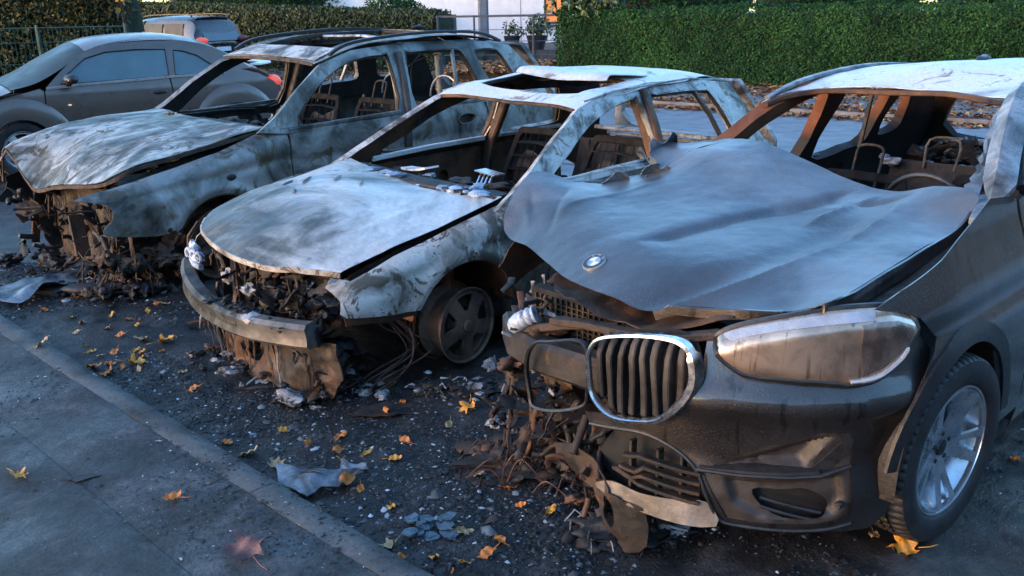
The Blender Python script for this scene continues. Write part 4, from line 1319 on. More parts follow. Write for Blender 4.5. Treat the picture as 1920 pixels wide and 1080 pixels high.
    clutter(mb, 80, (.50, -.62, .02), (.82, .02, .36), 31, (0, 1, 1, 2))
    lumps(mb, 26, (.50, -.62, -.02), (.80, .02, .18), .015, .055, 8, (0, 0, 0, 1, 2), .7)
    fringe(mb, 14, lambda y, z: .70 + .10 * (.3 - z), -.60, .05, lambda y: .40 + .1 * math.sin(6 * y), 4, (0, 1, 1, 2))
    mb.build('melted_bumper', [M['char'], M['char_brown'], M['rust']], root)
    mb = MB()
    for k in range(9):
        a = np.array((rg.uniform(.70, .95), rg.uniform(-.55, -.2), .02)); d = rg.uniform(0, 6.28)
        mb.tube(cr([a, a + (.06 * math.cos(d), .06 * math.sin(d), rg.uniform(.05, .12)), a + (.16 * math.cos(d), .15 * math.sin(d), .02)], 5, False), .003, 5)
    mb.build('wiring', M['copper'], root)
    # engine bay
    mb = MB()
    clutter(mb, 60, (-.1, -.62, .60), (.55, .60, .80), 41, (0, 1, 2), 1.3)
    mb.box((.05, 0, .56), (.62, .70, .30), mat=1)
    lumps(mb, 34, (-.25, -.6, .55), (.52, .62, .76), .05, .12, 9, (0, 1, 2), .7)
    mb.build('engine', [M['char'], M['inner'], M['char_brown']], root)

    # bonnet: torn crumpled sheet
    ho = [(0.41, -0.90, 0.875), (0.49, -0.68, 0.862), (0.57, -0.50, 0.855), (0.68, -0.25, 0.845), (0.71, 0.00, 0.842), (0.69, 0.17, 0.838), (0.64, 0.30, 0.862), (0.62, 0.45, 0.89), (0.57, 0.56, 0.90), (0.56, 0.665, 0.945), (0.41, 0.68, 0.952), (0.09, 0.70, 0.995), (-0.36, 0.72, 1.07), (-0.43, 0.68, 1.125), (-0.50, 0.53, 1.125), (-0.52, 0.40, 1.085), (-0.55, 0.28, 1.075), (-0.60, 0.07, 1.11), (-0.62, -0.13, 1.165), (-0.64, -0.30, 1.20), (-0.66, -0.45, 1.20), (-0.60, -0.59, 1.18), (-0.55, -0.76, 1.17), (-0.42, -0.78, 1.14), (-0.33, -0.66, 1.075), (-0.05, -0.74, 1.035), (0.05, -0.84, 1.05), (0.12, -0.99, 1.085), (0.30, -0.95, 1.015), (0.38, -0.93, 0.94)]
    inn = [(.58, -.22, .90), (.45, -.45, .945), (.30, -.70, .995), (.50, .05, .925), (.30, -.25, .985), (.10, -.45, 1.01), (-.10, -.30, 1.045), (-.35, -.30, 1.12), (-.45, -.55, 1.15), (.40, .30, .945), (.20, .10, .985), (.0, .1, 1.01), (-.2, .12, 1.02), (-.40, .12, 1.055), (.25, .42, .965), (.0, .45, .985), (-.2, .42, 1.03), (-.35, .55, 1.075), (.25, .60, .975), (.0, .62, 1.01), (-.15, -.60, 1.05)]
    t = TPS([p for p in ho] + inn, 2e-4)
    o2 = [p[:2] for p in ho]
    ou = np.concatenate([cr(o2[:13], 4, False), [(-.425, .722), (-.445, .70)], cr(o2[14:21], 4, False)[:-1], jag(np.array(o2[20:27] + [o2[26]]), .018, .012, 2)[:-1], cr(o2[26:] + [o2[0]], 4, False)[:-1]])
    def crease(u, v):
        # pressed line running back from the nose, and the valley beside it
        yl = np.interp(-u, [-.70, -.58, -.45, -.32, -.12, .05, .25, .55], [.18, .285, .36, .405, .44, .46, .47, .46])
        d = v - yl
        def fold(P0, P1, a, w0, w1):
            e = np.array(P1) - P0
            L = np.linalg.norm(e); e = e / L
            s_ = (u - P0[0]) * e[0] + (v - P0[1]) * e[1]
            n_ = -(u - P0[0]) * e[1] + (v - P0[1]) * e[0]
            n_ = n_ + .010 * np.sin(s_ * 7 + a * 300)
            g_ = np.clip(s_ / .12, 0, 1) * np.clip((L - s_) / .12, 0, 1)
            return a * g_ * np.where(n_ > 0, np.exp(-n_ / w0), np.exp(n_ / w1))
        folds = (fold((-.52, .20), (.42, -.16), -.026, .10, .016) + fold((-.50, .34), (-.05, .24), .022, .02, .07) + fold((-.25, -.50), (.35, -.66), .007, .012, .06)
                 + fold((.10, -.78), (.46, -.60), -.016, .012, .05) + fold((-.48, .50), (-.30, .20), -.018, .02, .03) + fold((.30, -.88), (.40, -.74), .020, .015, .02) + fold((.22, -.92), (.34, -.76), -.018, .012, .02))
        k = np.clip((u + .45) / .3, 0, 1)
        return folds + k * (.020 * np.exp(-np.clip(d, 0, 1) / .05) * (d > 0) + .020 * np.exp(-(d / .016) ** 2) * (d <= 0) - .014 * np.exp(-((d + .09) / .06) ** 2))
    def hz(u, v): return np.stack([u, v, t(u, v) + crease(u, v)], -1)
    dents = lambda P: .0010 * np.clip(.25 - np.abs(fbm(P, 2.9, 2, 52)), 0, 1) * 4 * np.clip(.5 + fbm(P, 1.5, 1, 53), 0, 1) + .0012 * fbm(P, 22, 2, 54) + .004 * fbm(P, 2.2, 2, 44) + .006 * np.clip(fbm(P, 4.2, 2, 47) - .15, 0, 1) - .006 * np.clip(fbm(P, 3.3, 2, 49) - .25, 0, 1)
    hood = MB().sheet(ou, hz, [], .0125, .003, out=(0, 0, 1), disp=dents, back=1).build('bonnet', [M['x1_hood'], M['char_brown']], root, sharp=60)
    hood['label'] = 'crumpled scorched bonnet torn at the rear corner'
    # torn flaps curling up at the burnt edge
    mb = MB()
    for k, (c, d, L, h, ln) in enumerate((((-.36, -.73, 1.10), (-.45, -.85), .20, .045, .5), ((-.52, -.765, 1.155), (-.9, .1), .18, .05, -.4), ((-.16, -.71, 1.025), (.8, -.4), .26, .05, .9), ((-.30, -.65, 1.06), (.9, -.3), .16, .05, 1.2))):
        d = np.array(d) / np.linalg.norm(d)
        nrm_ = np.array((-d[1], d[0]))
        ou_ = jag([(-L / 2, -.02), (L / 2, -.015), (L * .45, h * .5), (L * .15, h), (-L * .1, h * .5), (-L * .35, h * .9), (-L * .52, h * .3)], .018, .012, 20 + k)
        mb.sheet(ou_, lambda u, v, c=c, d=d, nrm_=nrm_, ln=ln: np.stack([c[0] + d[0] * u + nrm_[0] * v * ln, c[1] + d[1] * u + nrm_[1] * v * ln, c[2] + v + .015 * np.sin(30 * u)], -1), [], .012, .003, out=(0, 0, 1), disp=lambda P: .012 * fbm(P, 16, 3, 21))
    mb.build('torn_edge', M['scrap'], hood)
    # down-turned side flange of the bonnet
    q = [hz(np.array([a_]), np.array([b_]))[0] + (0, .004, -.030) for a_, b_ in cr([(.555, .66), (.41, .682), (.09, .702), (-.20, .715), (-.38, .715)], 5, False)]
    MB().bar(q, .010, .060).build('side_flange', M['x1_paint'], hood)
    # folded front flange
    q = [hz(np.array([a]), np.array([b]))[0] + (.004, 0, -.016) for a, b in cr([(.695, .15), (.645, .30), (.625, .44), (.575, .55)], 4, False)]
    MB().bar(q, .012, .034).build('front_flange', M['x1_paint'], hood)
    # emblem on the bonnet nose
    ec = hz(np.array([.585]), np.array([-.222]))[0]
    ex = hz(np.array([.555]), np.array([-.222]))[0] - hz(np.array([.615]), np.array([-.222]))[0]
    ey = hz(np.array([.585]), np.array([-.192]))[0] - hz(np.array([.585]), np.array([-.252]))[0]
    ux = Vector(ex).normalized(); uy = Vector(ey).normalized(); uz = uy.cross(ux) * -1
    if uz.z < 0: uz = -uz
    vx = ux.cross(uz)                     # reading direction when ux is the emblem's top
    EM = Matrix(((vx.x, ux.x, uz.x, ec[0]), (vx.y, ux.y, uz.y, ec[1]), (vx.z, ux.z, uz.z, ec[2] + .006), (0, 0, 0, 1)))
    R = .046
    e = MB().lathe([(0, -.012), (R, -.012), (R, .001), (R * .97, .004), (R * .93, .004), (R * .91, .002), (R * .62, .0025), (R * .60, .004), (R * .56, .004), (R * .55, .0022), (0, .0022)], axis='z', n=48).xf(EM).build('emblem', M['greywire'], hood)
    ring = MB()
    ring.lathe([(R * .915, .0030), (R * .615, .0032)], axis='z', n=48)
    ring.xf(EM).build('emblem_ring', plain('emblem_black', (.03, .035, .045), .35, 0, .2, 30), e)
    for q, (mt, c) in enumerate((('emblem_blue', (.16, .30, .44)), ('emblem_white', (.62, .64, .66)))):
        mb = MB()
        for s in (0, 1):
            a0 = 90 * q + 180 * s + 0
            pts = [(0, 0)] + [(R * .55 * math.cos(rad(a0 + 90 * i / 10)), R * .55 * math.sin(rad(a0 + 90 * i / 10))) for i in range(11)]
            mb.add([(x, y, .0034) for x, y in pts], [tuple(range(len(pts)))])
        mb.xf(EM).build('emblem_quarters', plain(mt, c, .35, .2, .2, 30), e)
    for ch, ang in (('B', 42), ('M', 0), ('W', -42)):
        tc = bpy.data.curves.new('letter', 'FONT')
        tc.body = ch; tc.size = R * .40; tc.align_x = 'CENTER'; tc.align_y = 'CENTER'; tc.extrude = .0004
        to = bpy.data.objects.new('letter', tc)
        me = bpy.data.meshes.new_from_object(to)
        bpy.data.objects.remove(to)
        me.transform(EM @ Matrix.Rotation(rad(ang), 4, 'Z') @ Matrix.Translation((0, R * .765, .0042)))
        lo_ = bpy.data.objects.new('letter', me); COL.objects.link(lo_); me.materials.append(M['silver']); lo_.parent = e

    # left fender, arch cladding
    sp = [(.1, .86), (.3, .905), (.62, .908), (.75, .90), (.85, .875), (.95, .835), (1.05, .80), (1.15, .775)]
    sf = side_fn(sp)
    def fend(u, v):
        y = np.interp(v, [p[0] for p in sp], [p[1] for p in sp])
        y = y - .30 * np.clip(u - .02, 0, 1) ** 2
        y = y - .018 * np.exp(-((v - .80) / .05) ** 2)
        return np.stack([u, y, v], -1)
    arch = circ(0, .345, .395, 22, 180, -2)
    fo = [(-.62, .20)] + [(-.60, .30)] + [(-.41, .30)] + [p for p in arch if p[1] > .33 and p[0] < .30] + [(.33, .64), (.27, .72), (.19, .79), (.285, .872), (.35, .90), (.45, .925), (.47, .932), (.35, .962), (.09, 1.012), (-.19, 1.085), (-.36, 1.135), (-.50, 1.12), (-.60, 1.10)]
    fl = MB().sheet(fo, fend, [], .025, .004, out=(0, 1, 0)).build('fender', M['x1_paint'], root)
    outer = circ(0, .345, .445, 26, 178, 8); inner = circ(0, .345, .378, 26, 8, 178)
    MB().sheet(outer + inner, lambda u, v: fend(u, v) + np.array((0, .010, 0)), [], .025, .012, out=(0, 1, 0)).build('arch_cladding', M['black'], fl)
    # inner arch liner with warm rust at its back
    G = [[(.0 + .40 * math.cos(a), y, .345 + .40 * math.sin(a)) for y in (.50, .70, .88)] for a in np.linspace(rad(-8), rad(188), 24)]
    MB().grid(G[:15]).build('arch_liner', M['char'], fl)
    MB().grid(G[14:]).build('arch_liner', M['rust'], fl)
    # scuttle strip between bonnet and fender
    MB().bar([(.40, .70, .86), (.1, .72, .90), (-.25, .74, .97), (-.45, .72, 1.04)], .10, .05).build('scuttle_rail', M['inner'], root)
    MB().bar([(-.30, .76, 1.06), (-.42, .735, 1.085), (-.52, .70, 1.10)], .04, .03).bar([(.35, .745, .895), (.05, .765, .945), (-.30, .775, 1.03)], .022, .014).build('scuttle_gasket', M['x1_pillar'], root)
    # right fender, torn and rusty
    rf = jag([(-.60, .25), (-.42, .30), (-.36, .52), (-.2, .68), (.05, .72), (.22, .66), (.38, .62), (.45, .72), (.35, .84), (.0, .92), (-.45, 1.02), (-.60, 1.05)], .03, .012, 12)
    MB().sheet(rf, side_fn(sp, -1), [], .04, .004, out=(0, -1, 0), disp=lambda P: .012 * fbm(P, 5, 2, 3)).build('fender', M['rust'], root)
    # doors, left side (front edge just in view) and right side
    dl = [(-.625, .22), (-.625, 1.09), (-.9, 1.12), (-1.60, 1.13), (-1.60, .22)]
    d = MB().sheet(dl, sf, [], .06, .03, out=(0, 1, 0)).build('front_door', M['x1_paint'], root)
    d['label'] = 'dark door at the left flank'
    mb = MB()
    mb.lump((-.72, 1.00, 1.14), (.07, .09, .06), 3, .05)
    mb.bar([(-.70, .84, 1.10), (-.71, .93, 1.12)], .05, .03)
    mb.build('door_mirror', M['black'], d)
    MB().sheet([(-1.61, .22), (-1.61, 1.13), (-2.4, 1.13), (-2.5, .95), (-2.35, .75), (-2.25, .22)], sf, [], .08, .03, out=(0, 1, 0)).build('rear_door', M['x1_paint'], root)
    spr = [(.1, .84), (.3, .86), (.62, .86), (.80, .85), (.92, .80), (1.15, .70), (1.33, .61), (1.40, .58)]
    sr = side_fn(spr, -1, .02)
    for nm, x0, x1 in (('front_door', -.62, -1.68), ('rear_door', -1.70, -2.50)):
        MB().sheet([(x0, .22), (x0, .90), (x1, .90), (x1, .22)], sr, [], .08, .05, out=(0, -1, 0), disp=lambda P: .01 * fbm(P, 5, 2, 3)).build(nm, M['x1_inner'], root)
        MB().bar([(x0 - .05, -.80, .90), (x1 + .05, -.80, .905)], .05, .04).build('door_sill', M['inner'], root)
    # right side frame with window openings
    so_ = [(-.45, .89), (-.58, .99), (-.85, 1.16), (-1.17, 1.325), (-1.45, 1.40), (-2.0, 1.425), (-2.6, 1.41), (-3.0, 1.37), (-3.32, 1.10), (-3.40, .95), (-3.42, .45), (-3.0, .42), (-2.7, .62), (-2.45, .62), (-2.35, .86), (-1.2, .875)]
    holes = [cr([(-.78, .955), (-.95, 1.09), (-1.22, 1.245), (-1.50, 1.325), (-1.70, 1.335), (-1.73, .95), (-1.3, .94)], 3), cr([(-1.90, .95), (-1.92, 1.335), (-2.05, 1.35), (-2.38, 1.345), (-2.50, 1.28), (-2.52, .99), (-2.3, .95)], 3), cr([(-2.66, 1.01), (-2.64, 1.20), (-2.68, 1.29), (-2.78, 1.30), (-2.90, 1.12), (-2.88, 1.03)], 3)]
    fr = MB().sheet(so_, sr, holes, .035, .06, out=(0, -1, 0), disp=lambda P: .008 * fbm(P, 5, 2, 9)).build('side_frame', M['x1_inner'], root)
    MB().bar([(-2.36, -.665, .94), (-2.38, -.62, 1.33)], .025, .02, (1, 0, 0)).bar([(-1.95, -.60, 1.345), (-2.1, -.60, 1.315), (-2.3, -.60, 1.325), (-2.45, -.60, 1.35)], .02, .02).build('window_bar', M['inner'], fr)
    # left A pillar and roof side
    ap = [(-.455, .755, 1.105), (-.55, .745, 1.165), (-.70, .70, 1.25), (-.98, .63, 1.385), (-1.25, .60, 1.45), (-1.9, .585, 1.50), (-2.7, .575, 1.47), (-3.1, .55, 1.40)]
    sec = [(-.055, -.03), (.045, -.035), (.06, -.005), (.045, .022), (0.0, .03), (-.04, .026)]
    MB().sweep(cr(ap, 5, False), sec, (0, .6, 1), scale=[min(1, .25 + .15 * i) for i in range(5 * (len(ap) - 1) + 1)]).build('windscreen_pillar', M['x1_pillar'], root)
    pl = MB()
    pl.bar([(-1.50, .80, .95), (-1.55, .72, 1.22), (-1.58, .62, 1.44)], .09, .06, (1, 0, 0)); pl.bar([(-2.55, .80, .95), (-2.62, .70, 1.22), (-2.70, .59, 1.43)], .09, .06, (1, 0, 0)); pl.bar([(-3.35, .76, .9), (-3.2, .66, 1.2), (-3.05, .56, 1.4)], .14, .08, (1, 0, 0))
    pl.build('door_pillar', M['x1_inner'], root)
    # outer window frame of the front door beside the pillar
    MB().bar(cr([(-.62, .80, 1.13), (-.80, .735, 1.26), (-1.05, .675, 1.375), (-1.35, .635, 1.44)], 4, False), .05, .03, (0, 1, .3)).build('door_frame', M['x1_paint'], root)
    # peeled strip of laminated glass along the pillar
    A = cr([(-.40, .70, 1.06), (-.52, .68, 1.125), (-.72, .63, 1.235), (-.97, .555, 1.37)], 8, False)
    rg = random.Random(3)
    G = []
    for i, p in enumerate(A):
        w = np.interp(i / (len(A) - 1), [0, .2, .5, .8, 1], [.10, .085, .05, .028, .02]) * (1 + .25 * rg.uniform(-1, 1))
        G.append([p + np.array((.004, -w * k + .01, -.02 * k + .012 * rg.uniform(-1, 1) * (k > 0))) for k in (0, .3, .65, 1.0)])
    MB().grid(G).build('windscreen_remnant', M['scrap'], root)
    # scuttle / windscreen base with debris
    mb = MB()
    mb.bar([(-.52, -.70, .95), (-.46, 0, .97), (-.52, .70, 1.02)], .16, .05)
    lumps(mb, 30, (-.75, -.6, .84), (-.5, .55, .97), .03, .08, 17, (0,), .6)
    mb.build('dashboard', M['char'], root)
    MB().bar([(-.62, -.68, .86), (-.62, .68, .86)], .05, .05).build('dash_beam', M['inner'], root)
    mb = MB()
    lumps(mb, 60, (-2.3, -.7, .28), (-.6, .7, .42), .03, .12, 71, (0, 0, 1), .6)
    clutter(mb, 80, (-2.3, -.7, .34), (-.6, .7, .66), 72, (0, 0, 2), 1.5)
    mb.build('cabin_wreckage', [M['char'], M['ash'], M['seat']], root)['kind'] = 'stuff'
    steering_wheel(root, (-.95, .34, .90), .19)
    seat_frame(root, (-1.45, .36, .36), .50, .50, .34, headmat=M['inner'])
    seat_frame(root, (-1.45, -.36, .33), .50, .48, .34, headmat=M['inner'])
    mb = MB()
    mb.sheet([(-.60, .30), (-.60, .84), (.60, .84), (.60, .30)], lambda u, v: np.stack([-2.55 - .25 * (v - .3), u, v], -1), [], .07, .06, out=(1, 0, 0), disp=lambda P: .02 * fbm(P, 5, 3, 3))
    mb.box((-2.25, 0, .40), (.55, 1.25, .16))
    mb.build('rear_bench', M['char'], root)
    for y in (-.30, .30):
        MB().tube(cr([(-2.68, y - .09, .80), (-2.73, y - .09, .97), (-2.73, y + .09, .97), (-2.68, y + .09, .80)], 4, False), .009, 7).build('headrest_frame', M['alu'], root)
    # roof skin
    t2 = TPS([(-1.02, -.60, 1.30), (-1.22, -.58, 1.345), (-1.38, -.40, 1.378), (-1.44, 0, 1.385), (-1.40, .25, 1.388), (-1.20, .50, 1.405), (-1.03, .60, 1.415), (-3.15, -.50, 1.37), (-3.2, 0, 1.42), (-3.15, .50, 1.43), (-2.2, -.56, 1.432), (-2.2, 0, 1.488), (-2.2, .56, 1.495), (-1.7, 0, 1.47), (-1.7, .5, 1.475), (-1.7, -.5, 1.42), (-2.8, 0, 1.465)])
    ro = np.concatenate([cr([(-1.10, -.60), (-1.25, -.56), (-1.40, -.40), (-1.455, -.1), (-1.43, .20), (-1.30, .40), (-1.08, .59)], 5, False), cr([(-1.2, .60), (-2.2, .60), (-3.1, .56)], 6, False), cr([(-3.2, .4), (-3.25, 0), (-3.2, -.4)], 5, False), cr([(-3.1, -.55), (-2.2, -.60), (-1.3, -.61)], 6, False)])
    rf_ = MB().sheet(ro, lambda u, v: np.stack([u, v, t2(u, v)], -1), [], .035, .004, out=(0, 0, 1), disp=lambda P: .006 * fbm(P, 2.5, 3, 5), back=1).build('roof', [M['x1_roof'], M['rust_orange']], root)
    hp_ = [np.array((a, b, t2(np.array([a]), np.array([b]))[0] - .018 + .006 * math.sin(9 * b))) for a, b in cr([(-1.12, -.60), (-1.25, -.56), (-1.40, -.40), (-1.455, -.1), (-1.43, .20), (-1.30, .40), (-1.06, .60)], 5, False)]
    MB().bar(hp_, .055, .026).build('windscreen_header', M['rust'], rf_)
    MB().bar(cr([(-1.15, -.60, 1.335), (-1.5, -.585, 1.41), (-2.2, -.58, 1.445), (-2.9, -.56, 1.41)], 5, False), .035, .02).build('roof_rail', M['x1_pillar'], rf_)
    MB().bar(cr([(-1.10, .61, 1.435), (-1.5, .60, 1.488), (-2.2, .59, 1.512), (-2.9, .57, 1.465)], 5, False), .035, .02).build('roof_rail', M['x1_pillar'], rf_)
    MB().lump((-2.30, 0.0, 1.495), (.07, .03, .02), 2, .4, 2, 3).build('aerial_stub', M['scrap'], rf_)
    # tail: rear panel, rear window opening
    mb = MB()
    def rear(u, v): return np.stack([-3.45 + .55 * np.clip(v - .88, 0, 1) - .03 * (u / .6) ** 2, u, v], -1)
    mb.sheet([(-.80, .40), (-.80, .90), (-.58, 1.37), (.58, 1.41), (.80, .90), (.80, .40)], rear, [cr([(-.50, .93), (-.46, 1.20), (-.36, 1.28), (.40, 1.31), (.48, 1.2), (.55, .92)], 3)], .06, .05, out=(-1, 0, 0), disp=lambda P: .01 * fbm(P, 4, 2, 8))
    mb.build('tailgate', M['x1_inner'], root)
    MB().bar([(-3.38, -.62, .885), (-3.40, .60, .885)], .05, .04).build('tailgate_sill', M['x1_pillar'], root)
    mb = MB()
    clutter(mb, 50, (-3.3, -.6, .70), (-2.7, .6, .92), 29, (0, 0, 1), 1.4)
    lumps(mb, 24, (-3.3, -.6, .70), (-2.6, .6, .84), .03, .10, 27, (0, 0, 1), .6)
    mb.build('boot_remains', [M['char'], M['blueash']], root)['kind'] = 'stuff'
    # floor, bulkhead, sills
    mb = MB()
    mb.box((-1.9, 0, .24), (3.0, 1.55, .08)); mb.box((-.48, 0, .58), (.05, 1.45, .66)); mb.box((-1.3, .80, .22), (1.8, .10, .16)); mb.box((-1.3, -.80, .22), (1.8, .10, .16))
    mb.build('floor_pan', M['char'], root)
    # wheels
    holes = []
    for k in range(5):
        b = 90 + 72 * k
        holes.append(polar_hole(b - 24, b + 14, .070, .214, 6, 7))
        holes.append(polar_hole(b + 22, b + 38, .105, .214, 4, -3))
    w = wheel(root, (.0, .80, .335), .228, .20, holes, M['alloy'], (.338, M['rubber']), lambda r: .055 + .045 * (r / .228) ** 1.5, rz=rad(-5), side=1, hubmat=M['black'])
    w['label'] = 'silver twin spoke alloy wheel with a whole tyre'
    wheel(root, (.0, -.78, .225), .222, .20, holes, M['iron'], None, lambda r: .055 + .045 * (r / .228) ** 1.5, side=-1)
    wheel(root, (-2.67, .78, .225), .222, .20, holes, M['iron'], None, lambda r: .055 + .045 * (r / .228) ** 1.5, side=1)
    wheel(root, (-2.67, -.78, .225), .222, .20, holes, M['iron'], None, lambda r: .055 + .045 * (r / .228) ** 1.5, side=-1)
    MB().bar([(0, -.7, .26), (0, .7, .32)], .06, .06).bar([(.1, .45, .3), (0, .68, .30), (-.2, .4, .28)], .05, .04).build('axle', M['iron'], root)
    return root
SUV1 = build_dark_suv()

# ================================================================== pale burnt hatchback in the middle
def build_hatchback():
    root = empty('burnt_hatchback', (-0.7986, 4.9225, 0.0), 3.9234)
    tag(root, 'pale ash white burnt hatchback with an open sunroof hole and bare front wheel', 'car')
    ho = [(0.645, 0.625, 0.605), (0.70, 0.52, 0.612), (0.765, 0.42, 0.615), (0.83, 0.26, 0.612), (0.86, 0.00, 0.622), (0.83, -0.30, 0.642), (0.78, -0.50, 0.668), (0.69, -0.62, 0.695), (0.62, -0.66, 0.72), (0.44, -0.68, 0.77), (0.10, -0.70, 0.82), (-0.30, -0.70, 0.88), (-0.355, -0.68, 0.89), (-0.325, -0.45, 0.865), (-0.27, -0.20, 0.85), (-0.255, 0.20, 0.825), (-0.31, 0.50, 0.82), (-0.38, 0.685, 0.82), (0.08, 0.68, 0.73), (0.41, 0.66, 0.67)]
    inn = [(.35, 0, .795), (.62, 0, .735), (.05, 0, .845), (.35, .40, .745), (.30, -.42, .825), (.60, -.35, .745), (.60, .35, .70), (0, .4, .80), (0, -.4, .86), (.78, 0, .675), (.74, -.35, .70), (.72, .35, .655)]
    t = TPS(ho + inn, 2e-4)
    o2 = [p[:2] for p in ho]
    ou = np.concatenate([cr(o2[:12], 4, False)[:-1], cr(o2[12:18], 4, False), [o2[18], o2[19]]])
    def hz(u, v):
        z = t(u, v)
        # pressed shoulder lines and the drop of the nose
        z = z + .007 * np.exp(-((np.abs(v) - .46 + .05 * u) / .03) ** 2)
        return np.stack([u, v, z], -1)
    def dn(P): return .004 * fbm(P, 2.4, 3, 61) + .005 * np.clip(fbm(P, 5, 2, 63) - .3, 0, 1) - .006 * np.clip(fbm(P * (1, 1.6, 1), 4.5, 2, 64) - .35, 0, 1)
    hood = MB().sheet(ou, hz, [], .022, .003, out=(0, 0, 1), disp=dn, back=1).build('bonnet', [M['golf_hood'], M['rust']], root, sharp=60)
    # curled blisters of lifted paint on the bonnet
    mb = MB()
    for x, y, L, a in ((.14, -.42, .16, .9), (.02, -.28, .12, 1.0), (-.02, -.10, .13, .7), (.22, -.50, .12, 1.1), (.30, -.30, .07, .5)):
        q = []
        for s in np.linspace(-.5, .5, 7):
            u, v = x + L * s * math.sin(a), y + L * s * math.cos(a)
            q.append((u, v, t(np.array([u]), np.array([v]))[0] + .010))
        mb.sweep(q, [(-.012, -.006), (-.004, .006), (.006, .004), (.012, -.006)], (0, 0, 1), scale=[.2, .7, 1, .8, 1, .6, .2])
    mb.build('blistered_paint', M['scrap'], hood)
    # folded front lip
    q = [hz(np.array([a]), np.array([b]))[0] + (.003, 0, -.012) for a, b in cr(o2[:8], 4, False)]
    MB().bar(q, .010, .028).build('front_lip', M['golf_side'], hood)

    # fender
    zt = lambda u: np.interp(u, [-.6, -.38, .08, .41, .70, .80], [.845, .812, .722, .662, .598, .55])
    def fend(u, v):
        y = .835 - .135 * np.exp(-np.maximum(zt(u) - v, 0) / .035) - .05 * np.clip((.42 - v) / .3, 0, 1)
        y = y - .42 * np.clip(u - .50, 0, 1) ** 2
        r = np.hypot(u - .02, v - .20)
        y = y + .018 * np.exp(-((r - .40) / .035) ** 2)
        y = y - .014 * np.exp(-((v - .60 + .10 * u) / .03) ** 2) * np.clip((r - .42) / .05, 0, 1)
        return np.stack([u, y, v], -1)
    arch = [p for p in circ(.02, .20, .372, 24, 178, 30) if p[1] > .24]
    fo = [(-.60, .24), (-.345, .24)] + arch + [(.36, .395), (.50, .405), (.62, .425), (.75, .445), (.775, .47), (.752, .52), (.765, .57), (.735, .61), (.665, .592), (.41, .655), (.08, .716), (-.385, .806), (-.60, .842)]
    fl = MB().sheet(fo, fend, [], .02, .004, out=(0, 1, 0), disp=lambda P: .003 * fbm(P, 5, 3, 6), back=1).build('fender', [M['golf_side'], M['rust']], root)
    fl['label'] = 'scorched fender with blistered paint over the bare wheel'
    lip = [fend(np.array([a]), np.array([b]))[0] + (0, -.012, 0) for a, b in circ(.02, .20, .378, 20, 172, 32)]
    MB().bar(lip, .030, .012, (0, 1, 0)).build('arch_lip', M['rust'], fl)
    lo = jag([(.30, .405), (.50, .41), (.66, .425), (.765, .455), (.745, .405), (.62, .385), (.50, .365), (.36, .37)], .02, .006, 5)
    MB().sheet(lo, lambda u, v: fend(u, v) - (0, .012, 0), [], .02, .006, out=(0, 1, 0), disp=lambda P: .004 * fbm(P, 12, 2, 5)).build('lower_flange', M['rust'], fl)
    G = [[(.02 + .37 * math.cos(a), y, .20 + .37 * math.sin(a)) for y in (.42, .62, .80)] for a in np.linspace(rad(20), rad(185), 22)]
    MB().grid(G).build('arch_liner', M['rust_orange'], fl)
    rfe = [(-.60, .24), (-.345, .24)] + arch + [(.36, .395), (.62, .425), (.70, .50), (.68, .62), (.55, .70), (.08, .79), (-.385, .86), (-.60, .87)]
    MB().sheet(rfe, lambda u, v: fend(u, np.minimum(v, .6)) * (1, -1, 0) + np.stack([0 * u, 0 * u + .06 * np.clip(v - .6, 0, 1), v], -1), [], .04, .004, out=(0, -1, 0)).build('fender', M['golf_frame'], root)
    # left side: doors and body frame
    sp = [(.2, .82), (.45, .85), (.70, .86), (.80, .845), (.845, .83), (.95, .785), (1.12, .705), (1.24, .645), (1.31, .60), (1.36, .55)]
    sL = side_fn(sp, 1, .03)
    sR = side_fn(sp, -1, .03)
    arc2 = circ(-2.51, .22, .36, 20, 15, 165)
    outl = [(-.20, .80), (-.45, .925), (-.75, 1.085), (-1.05, 1.232), (-1.35, 1.30), (-1.8, 1.325), (-2.3, 1.315), (-2.72, 1.265), (-2.86, 1.08), (-2.95, .86), (-3.10, .80), (-3.16, .55), (-3.08, .32), (-2.90, .30)] + [p for p in circ(-2.51, .22, .37, 14, 165, 95)] + [(-2.50, .70), (-2.46, .845), (-1.2, .848), (-.5, .835)]
    hf = cr([(-.665, .885), (-.86, 1.01), (-1.08, 1.125), (-1.36, 1.212), (-1.58, 1.245), (-1.645, 1.235), (-1.625, .89), (-1.2, .875)], 3)
    hr = cr([(-1.745, .895), (-1.765, 1.235), (-1.83, 1.25), (-2.33, 1.24), (-2.45, 1.20), (-2.57, .97), (-2.53, .90), (-2.1, .885)], 3)
    for sgn, fn, mat, bk in ((1, sL, 'golf_frame', 'inner'), (-1, sR, 'golf_frame', 'rust')):
        fr = MB().sheet(outl, fn, [hf, hr if sgn > 0 else np.array(hr) * (.80, .86) + (-.345, .16)], .03, .045, out=(0, sgn, 0), disp=lambda P: .004 * fbm(P, 6, 2, 9), back=1).build('side_frame', [M[mat], M[bk]], root)
        # thin inner window frame of each door and the divider bar
        q = [fn(np.array([a]), np.array([b]))[0] + (0, -.018 * sgn, 0) for a, b in hf]
        MB().bar(q, .016, .03, (0, 1, 0), closed=True).build('window_frame', M['rust'] if sgn < 0 else M['golf_frame'], fr)
        q = [fn(np.array([a]), np.array([b]))[0] + (0, -.018 * sgn, 0) for a, b in hr]
        MB().bar(q, .016, .03, (0, 1, 0), closed=True).build('window_frame', M['rust'] if sgn < 0 else M['inner'], fr)
